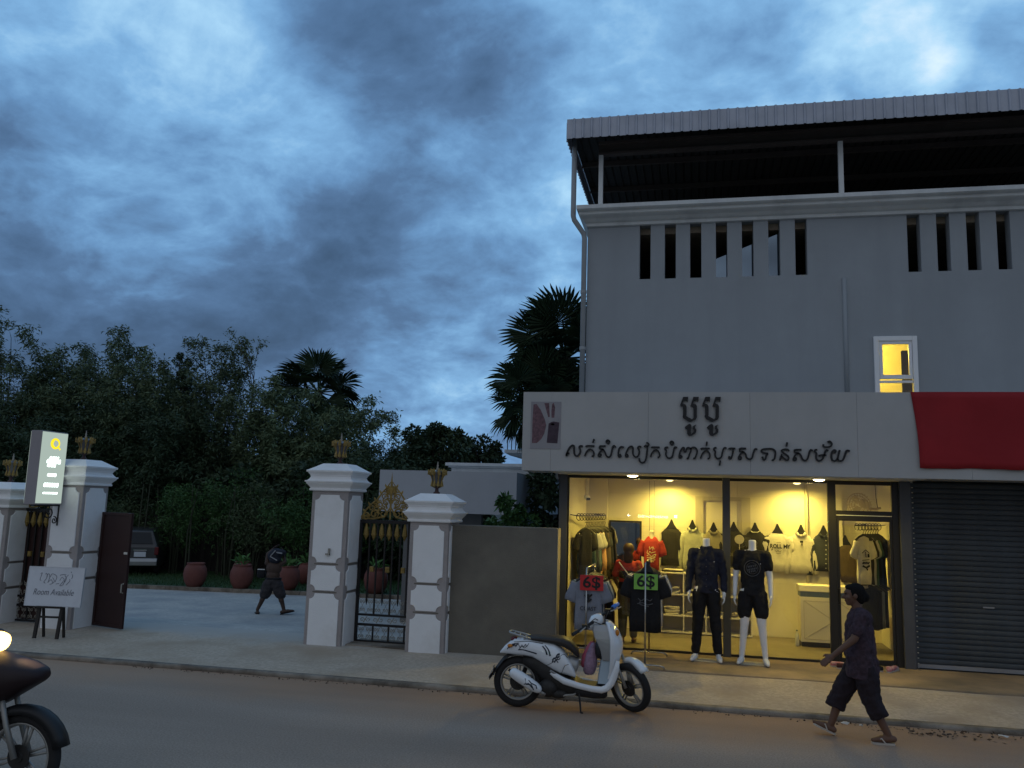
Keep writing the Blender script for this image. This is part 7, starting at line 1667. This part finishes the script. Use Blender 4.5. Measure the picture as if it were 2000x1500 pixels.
def broadleaf(label, loc, height, rx, rz, nleaf, seed, m='leaf_dark', length=0.20, lw=0.11, cz=0.62, group='broad trees behind the yard', name='broadleaf_tree', nclump=40, bare=False):
    t = thing(name, label, 'tree', loc, 0, group)
    rr = np.random.default_rng(seed)
    mb = MB(); mb.tube([(0, 0, -0.1), (0.08, 0.03, height * 0.25), (0.0, -0.05, height * 0.5), (0.05, 0, height * 0.8)], [0.16, 0.12, 0.09, 0.03], 8)
    C = rr.normal(0, 1, (nclump, 3)); C /= np.linalg.norm(C, axis=1)[:, None]; C *= rr.uniform(0.35, 1.0, (nclump, 1)) ** 0.6
    C = C * np.array([rx, rx, rz]) + np.array([0, 0, height - rz])
    mb.build('trunk', M['bark'], t, smooth=True)
    lb = MB()
    for c in C[:16]: lb.tube([(0.0, 0, height * 0.35), tuple(c * np.array([0.5, 0.5, 0.5]) + np.array([0, 0, height * 0.28])), tuple(c)], [0.06, 0.035, 0.010], 5)
    lb.build('limbs', M['bark'], t, smooth=True)
    ci = rr.integers(0, nclump, nleaf); sz = rr.uniform(0.16, 0.34, nclump)[ci][:, None] * rx
    v = rr.normal(0, 1, (nleaf, 3)); v /= np.linalg.norm(v, axis=1)[:, None]; v *= rr.uniform(0.2, 1.0, (nleaf, 1)) ** 0.5
    P = C[ci] + v * sz; D = v + rr.normal(0, 0.7, (nleaf, 3)) + np.array([0, 0, -0.25])
    leaf_mesh('crown', P, D, length, lw, M[m], t, seed, 0.1)
    return t
Z0 = -0.5
LBL = 'tall bamboo clump '
bamboo(LBL + 'at the far left picture edge', (-28.6, 30.5, Z0), 10.4, 2.9, 16, 15000, 1)
bamboo(LBL + 'second from the left, rising behind the lit sign', (-24.6, 31.0, Z0), 9.7, 2.6, 16, 15000, 2)
bamboo(LBL + 'between the lit sign and the pointed dark tree', (-21.6, 30.0, Z0), 9.0, 2.2, 14, 13000, 3)
bamboo(LBL + 'with loose pale tips left of the small fan palm', (-18.6, 30.3, Z0), 9.3, 1.9, 12, 9500, 4, thin=0.8)
bamboo(LBL + 'filling the skyline between the first two clumps', (-27.0, 32.0, Z0), 9.6, 2.3, 14, 11000, 15)
bamboo(LBL + 'filling the skyline left of the pointed dark tree', (-23.4, 32.5, Z0), 9.2, 2.0, 13, 10000, 16)
bamboo('dark bamboo clump below the pointed tree, left yard', (-19.8, 28.6, Z0), 6.6, 2.4, 14, 13000, 5, 'leaf_dark')
bamboo('low rounded bamboo clump in front of the small fan palm', (-15.6, 29.5, Z0), 7.3, 2.3, 14, 14000, 6)
bamboo('bamboo clump right of the small fan palm', (-13.6, 30.5, Z0), 6.7, 2.0, 13, 12000, 7)
bamboo('arching bamboo clump behind the tall driveway pillar', (-12.6, 34.5, Z0), 6.5, 1.7, 10, 8000, 8, thin=0.8)
bamboo('thin bamboo clump between the driveway pillar and the round tree', (-11.9, 36.0, Z0), 6.2, 1.5, 9, 6000, 9, thin=0.8)
bamboo('dark bamboo clump filling the yard back left of the walker', (-23.5, 28.0, Z0), 6.2, 2.6, 14, 13000, 10, 'leaf_dark')
bamboo('dark bamboo clump at the back edge of the yard, far left', (-27.8, 28.2, Z0), 6.6, 2.8, 14, 13000, 12, 'leaf_dark')
bamboo('dark bamboo clump in the shade behind the driveway pillar', (-16.6, 32.5, Z0), 5.6, 2.5, 14, 12000, 13, 'leaf_dark')
bamboo('dark low bamboo behind the gold crested gate', (-11.2, 29.0, Z0), 4.8, 1.9, 12, 10000, 14, 'leaf_dark')
broadleaf('round dark broadleaf tree behind the flat roofed bungalow', (-10.5, 34.0, Z0), 6.55, 1.55, 2.3, 13000, 21)
broadleaf('smaller broadleaf tree right of the round dark tree, above the bungalow', (-9.15, 36.0, Z0), 5.7, 0.9, 1.6, 5000, 22)
broadleaf('leafy tree filling the gap above the gold gate crest', (-11.4, 33.5, Z0), 5.0, 1.3, 2.2, 8000, 23)
broadleaf('broad dark tree low behind the bungalow roof', (-8.6, 32.0, Z0), 3.9, 1.3, 1.9, 6000, 24)
broadleaf('narrow pointed dark tree between two bamboo clumps', (-22.3, 33.0, Z0), 9.3, 0.62, 3.4, 9000, 25, length=0.16, lw=0.06, name='pointed_tree', nclump=70)
broadleaf('dark shrub in the gap between cement wall and shop', (-3.35, 15.2, -0.35), 2.75, 0.55, 1.2, 5000, 26, 'leaf_bright', 0.12, 0.06, name='shrub', group='shrubs by the shop', nclump=22)
for i, (x, y, h, r, lab) in enumerate([(-26.5, 29.6, 4.2, 2.1, 'wide dark shrub under the far left bamboo'), (-22.8, 29.4, 4.0, 2.1, 'wide dark shrub behind the parked car'), (-19.2, 29.8, 4.2, 2.0, 'wide dark shrub behind the left jar'), (-15.9, 28.2, 4.0, 1.9, 'wide dark shrub behind the middle jar'), (-13.0, 28.4, 4.2, 1.9, 'wide dark shrub behind the tall driveway pillar'), (-10.2, 27.8, 3.6, 1.7, 'wide dark shrub behind the crested gate'), (-17.6, 33.5, 5.2, 2.0, 'tall dark shrub between the bamboo stems left of the palm trunk'), (-14.6, 33.6, 5.4, 1.9, 'tall dark shrub hiding the small palm trunk'), (-21.0, 33.0, 5.6, 2.1, 'tall dark shrub deep behind the parked car'), (-24.6, 33.5, 5.8, 2.2, 'tall dark shrub deep behind the lit sign'), (-28.6, 33.0, 5.8, 2.3, 'tall dark shrub deep at the left picture edge')]):
    broadleaf(lab, (x, y, Z0), h, r, h * 0.48, 9000, 60 + i, 'leaf_dark', 0.24, 0.12, name='understory_shrub', group='dark shrubs below the bamboo', nclump=36)
broadleaf('dark tree seen in the slot between bungalow and shop post', (-2.75, 19.0, Z0), 4.4, 0.85, 2.2, 7000, 77, 'leaf_dark', 0.16, 0.09, group='shrubs by the shop')
# bare twiggy tree beside the loose tipped bamboo
t = thing('bare_tree', 'thin nearly bare twiggy tree standing above the bamboo', 'tree', (-17.3, 30.2, Z0)); rr = random.Random(7); mb = MB()
def branch(p, d, L, r, depth):
    q = p + d * L; mb.tube([p, p.lerp(q, 0.5) + Vector((rr.uniform(-.05, .05), rr.uniform(-.05, .05), 0)) * L, q], [r, r * 0.8, r * 0.55], 5, cap=False)
    if depth:
        for _ in range(3 if depth > 1 else 4):
            nd = (d + Vector((rr.uniform(-0.6, 0.6), rr.uniform(-0.6, 0.6), rr.uniform(-0.15, 0.5)))).normalized(); branch(p.lerp(q, rr.uniform(0.55, 1.0)), nd, L * rr.uniform(0.5, 0.75), r * 0.5, depth - 1)
branch(Vector((0, 0, 0)), Vector((0.02, 0, 1)), 5.2, 0.07, 0); branch(Vector((0.1, 0, 5.2)), Vector((0.05, 0, 1)), 1.9, 0.04, 4)
mb.build('branches', M['bark'], t)
g = np.random.default_rng(31); tips = np.array([v for v in mb.v if v[2] > 5.6]); P = tips[g.integers(0, len(tips), 500)]; D = g.normal(0, 1, (500, 3))
leaf_mesh('sparse_leaves', P, D, 0.13, 0.05, M['leaf_bamboo'], t, 31)
# bright young bamboo along the back of the lawn
yl = 'bright young bamboo bush '
for i, (x, y, h, sp, lab) in enumerate([(-19.6, 27.0, 2.9, 1.1, 'nearest the parked car'), (-17.4, 26.2, 3.3, 1.2, 'behind the left terracotta jar'), (-15.6, 26.4, 3.8, 1.0, 'behind the middle terracotta jar'), (-14.3, 26.0, 3.3, 1.1, 'between the middle jar and the shirtless person'), (-12.9, 26.2, 3.6, 1.2, 'directly left of the tall driveway pillar'), (-11.2, 27.0, 3.6, 1.2, 'seen above the gold crested gate'), (-21.8, 27.2, 2.7, 1.1, 'behind the car roof')]):
    bamboo(yl + lab, (x, y, -0.46), h, sp, 10, 4200, 40 + i, 'leaf_bright' if i % 3 else 'leaf_bamboo', 0.15, 0.03, 0.38, 'young bamboo along the lawn', 0.7)
# dark stems standing in the shade behind the lawn
g = random.Random(9)
for k in range(22):
    x = g.uniform(-21.5, -10.5); mb = MB(); mb.tube([(0, 0, 0), (g.uniform(-.1, .1), 0, 1.4), (g.uniform(-.25, .25), g.uniform(-.2, .2), 3.0)], [0.03, 0.025, 0.015], 6)
    o = mb.build('bamboo_cane', M['culm']); o.location = (x, 25.6 + g.uniform(0, 1.6), -0.46); tag(o, 'bare bamboo cane standing in the shade behind the lawn', 'bamboo cane', 'bare bamboo canes behind the lawn')

# dark board fence closing the yard
PF = thing('board_fence', 'dark board fence in the shade behind the jars and bamboo', 'fence', (-16.5, 27.6, -0.5), R_(4))
M['fence_wood'] = mat('dark fence board', (0.030, 0.026, 0.022), 0.9, 0.25, 3, rnd=0.3)
bm_ = MB().box(-0.066, 0.066, -0.012, 0.012, 0.0, 2.0).mesh('board'); bm_.materials.append(M['fence_wood'])
g = random.Random(2)
for k in range(106): ob('board', bm_, PF, (-7.6 + 0.142 * k, g.uniform(-0.004, 0.004), g.uniform(-0.03, 0.03)), (0, 0, g.uniform(-0.01, 0.01)))
for z in (0.5, 1.6): MB().box(-7.7, 7.5, 0.02, 0.06, z, z + 0.08).build('rail', M['fence_wood'], PF)
# fan palms
def fan_mesh(seed, R=1.0, seg=34, droop=0.25):
    rr = random.Random(seed); mb = MB(); a0, a1 = R_(-128), R_(128)
    mb.tube([(-0.95, 0, -0.02), (-0.4, 0, 0.05), (0, 0, 0)], [0.035, 0.028, 0.02], 5)
    for k in range(seg):
        a = a0 + (a1 - a0) * (k + 0.5) / seg; da = (a1 - a0) / seg * 0.5; L = R * rr.uniform(0.88, 1.06) * (0.80 + 0.20 * math.cos(a * 0.6)); dr = droop * rr.uniform(0.6, 1.4)
        def pt(r, q, z): return (r * math.cos(q), r * math.sin(q), z - dr * (r / R) ** 2.4)
        # pleated blade: joined for two thirds of its length, then a free split tip
        v = [pt(0.03, a, 0), pt(L * 0.70, a - da, 0.03), pt(L * 0.70, a, 0.0 - 0.02), pt(L * 0.70, a + da, 0.03), pt(L * 0.88, a - da * 0.45, 0), pt(L * 0.88, a + da * 0.45, 0), pt(L * 1.02, a + rr.uniform(-0.03, 0.03), -0.05 * rr.random())]
        mb.add(v, [(0, 1, 2), (0, 2, 3), (1, 4, 2), (2, 4, 5), (2, 5, 3), (4, 6, 5)])
    return mb.mesh('frond')
FANS = [fan_mesh(s, droop=d) for s, d in ((1, 0.15), (2, 0.3), (3, 0.22))]
for f in FANS: f.materials.append(M['palm'])
def palm(label, loc, crown_h, size, n, seed, group='fan palms', squash=1.0):
    t = thing('fan_palm', label, 'palm', loc, 0, group); rr = random.Random(seed)
    MB().tube([(0, 0, -0.2), (0.05, 0, crown_h * 0.5), (0, 0, crown_h)], [0.24, 0.19, 0.17], 10).build('trunk', M['bark'], t, smooth=True)
    for k in range(n):
        az = 2.39996 * k + rr.uniform(-0.3, 0.3); el = R_(78 - 138 * ((k + 0.5) / n) ** 0.85 + rr.uniform(-8, 8)); s = size * rr.uniform(0.88, 1.1)
        d = Vector((math.cos(az) * math.cos(el), math.sin(az) * math.cos(el), math.sin(el)))
        x = d; y = Vector((-math.sin(az), math.cos(az), 0)); z = x.cross(y)
        roll = rr.uniform(-0.7, 0.7); y2 = y * math.cos(roll) + z * math.sin(roll); z2 = x.cross(y2)
        o = bpy.data.objects.new('frond', FANS[k % 3]); COL.objects.link(o); o.parent = t
        p = Vector((0, 0, crown_h)) + d * s * 1.0
        o.matrix_local = Matrix(((x.x * s, y2.x * s, z2.x * s, p.x), (x.y * s, y2.y * s, z2.y * s, p.y), (x.z * s, y2.z * s, z2.z * s, p.z), (0, 0, 0, 1)))
    return t
palm('big fan palm rising beside the left edge of the shop building', (-3.65, 24.0, Z0), 7.0, 1.06, 38, 3)
palm('second crown of big fan palm, lower, hanging left of the fascia', (-4.25, 23.0, Z0), 5.55, 0.84, 34, 5)
palm('small distant fan palm above the bamboo left of centre', (-17.3, 36.5, Z0), 7.7, 1.22, 26, 8)

# terracotta jars
jp = [(0.16, 0.0), (0.21, 0.02), (0.30, 0.18), (0.335, 0.36), (0.32, 0.50), (0.27, 0.61), (0.235, 0.65), (0.26, 0.675), (0.255, 0.69), (0.225, 0.685), (0.21, 0.62), (0.20, 0.60), (0.001, 0.60)]
def jar(loc, s, label, plant=0, seed=0):
    t = thing('terracotta_jar', label, 'jar', loc, R_(seed * 40), 'terracotta jars in the yard')
    MB().lathe([(r * s, z * s) for r, z in jp], 24).build('jar', M['terracotta'], t, smooth=True)
    MB().lathe([(0.205 * s, 0.605 * s), (0.001, 0.63 * s)], 14).build('soil', M['soil'], t)
    if plant:
        rr = np.random.default_rng(seed); n = plant; P = rr.normal(0, 0.10, (n, 3)) + np.array([0, 0, 0.62 * s]); P[:, 2] = 0.62 * s + abs(rr.normal(0, 0.10, n)); D = np.stack([rr.normal(0, 0.6, n), rr.normal(0, 0.6, n), abs(rr.normal(0.9, 0.4, n))], 1)
        leaf_mesh('plant', P, D, 0.34, 0.07, M['leaf_pot'], t, seed, 0.25)
    return t
jar((-14.25, 22.62, -0.455), 1.0, 'left red terracotta jar at the lawn edge', 0, 1)
jar((-12.86, 22.80, -0.455), 1.0, 'red terracotta jar left of the shirtless person', 10, 2)
jar((-11.53, 23.06, -0.455), 1.02, 'red terracotta jar right behind the shirtless person', 45, 3)
jar((-13.75, 24.4, -0.455), 0.95, 'dark terracotta jar further back, above the one left of the person', 30, 4)
jar((-11.85, 25.0, -0.455), 0.95, 'terracotta jar further back with bright leaves beside the driveway pillar', 45, 5)
jar((-8.95, 23.4, -0.455), 1.05, 'red jar seen through the bars of the gold crested gate', 25, 6)
jar((-15.5, 24.6, -0.455), 0.6, 'low wide terracotta tub on the lawn between two jars', 0, 7)

# ================================================================== PARKED CAR
Cr = thing('parked_car', 'grey parked hatchback seen from behind, half hidden by the maroon gate leaf', 'car', (-18.05, 24.8, -0.46), R_(28))
M['car_paint'] = mat('grey car paint', (0.045, 0.043, 0.042), 0.35, 0.05, metal=0.3, coat=0.4); M['car_glass'] = mat('dark car glass', (0.012, 0.014, 0.016), 0.08, 0.1); M['plate'] = mat('number plate', (0.55, 0.58, 0.62), 0.5, 0.05)
# local: rear at -y
def csec(y, w, z0, z1, top, wt): return [(-w, y, z0), (w, y, z0), (w * 1.02, y, (z0 + z1) / 2), (w, y, z1), (wt, y, top), (-wt, y, top), (-w, y, z1), (-w * 1.02, y, (z0 + z1) / 2)]
MB().loft([csec(0.0, 0.78, 0.42, 0.86, 0.90, 0.74), csec(0.04, 0.83, 0.28, 0.92, 0.98, 0.78), csec(0.30, 0.85, 0.24, 0.95, 1.43, 0.60), csec(0.55, 0.86, 0.22, 0.96, 1.50, 0.62), csec(1.6, 0.86, 0.22, 0.96, 1.52, 0.62), csec(2.5, 0.86, 0.22, 0.94, 1.40, 0.58), csec(3.0, 0.85, 0.24, 0.92, 1.0, 0.70), csec(3.9, 0.80, 0.28, 0.80, 0.84, 0.70), csec(4.05, 0.70, 0.36, 0.62, 0.66, 0.60)]).build('body', M['car_paint'], Cr, bevel=0.04)
MB().add([(-0.66, 0.045, 1.02), (0.66, 0.045, 1.02), (0.54, 0.245, 1.38), (-0.54, 0.245, 1.38)], [(0, 1, 2, 3)]).build('rear_window', M['car_glass'], Cr)
for s in (-1, 1):
    MB().add([(s * 0.80, 0.6, 1.0), (s * 0.815, 2.5, 1.0), (s * 0.65, 2.3, 1.38), (s * 0.655, 0.7, 1.44)], [(0, 1, 2, 3)]).build('side_window', M['car_glass'], Cr)
    MB().box(s * 0.80 - 0.07, s * 0.80 + 0.06, -0.015, 0.10, 0.66, 0.92).build('tail_light', M['red_lens'], Cr, bevel=0.02)
    for y in (0.75, 3.25): wheel(Cr, (s * 0.76, y, 0.31), 0.31, 0.09, R_(90), 0, 'alloy', 6)
MB().loft([[(-0.84 * k, y, z) for k, y, z in ((1, 0.05, 0.30), (1, -0.09, 0.32), (1, -0.11, 0.45), (1, -0.06, 0.55), (1, 0.05, 0.56))], [(0.84 * k, y, z) for k, y, z in ((1, 0.05, 0.30), (1, -0.09, 0.32), (1, -0.11, 0.45), (1, -0.06, 0.55), (1, 0.05, 0.56))]]).build('bumper', M['silver'], Cr, bevel=0.02)
MB().box(0.12, 0.48, -0.03, -0.01, 0.60, 0.76).build('number_plate', M['plate'], Cr); MB().box(0.10, 0.50, -0.035, -0.005, 0.80, 0.825).build('trim_strip', M['chrome'], Cr)
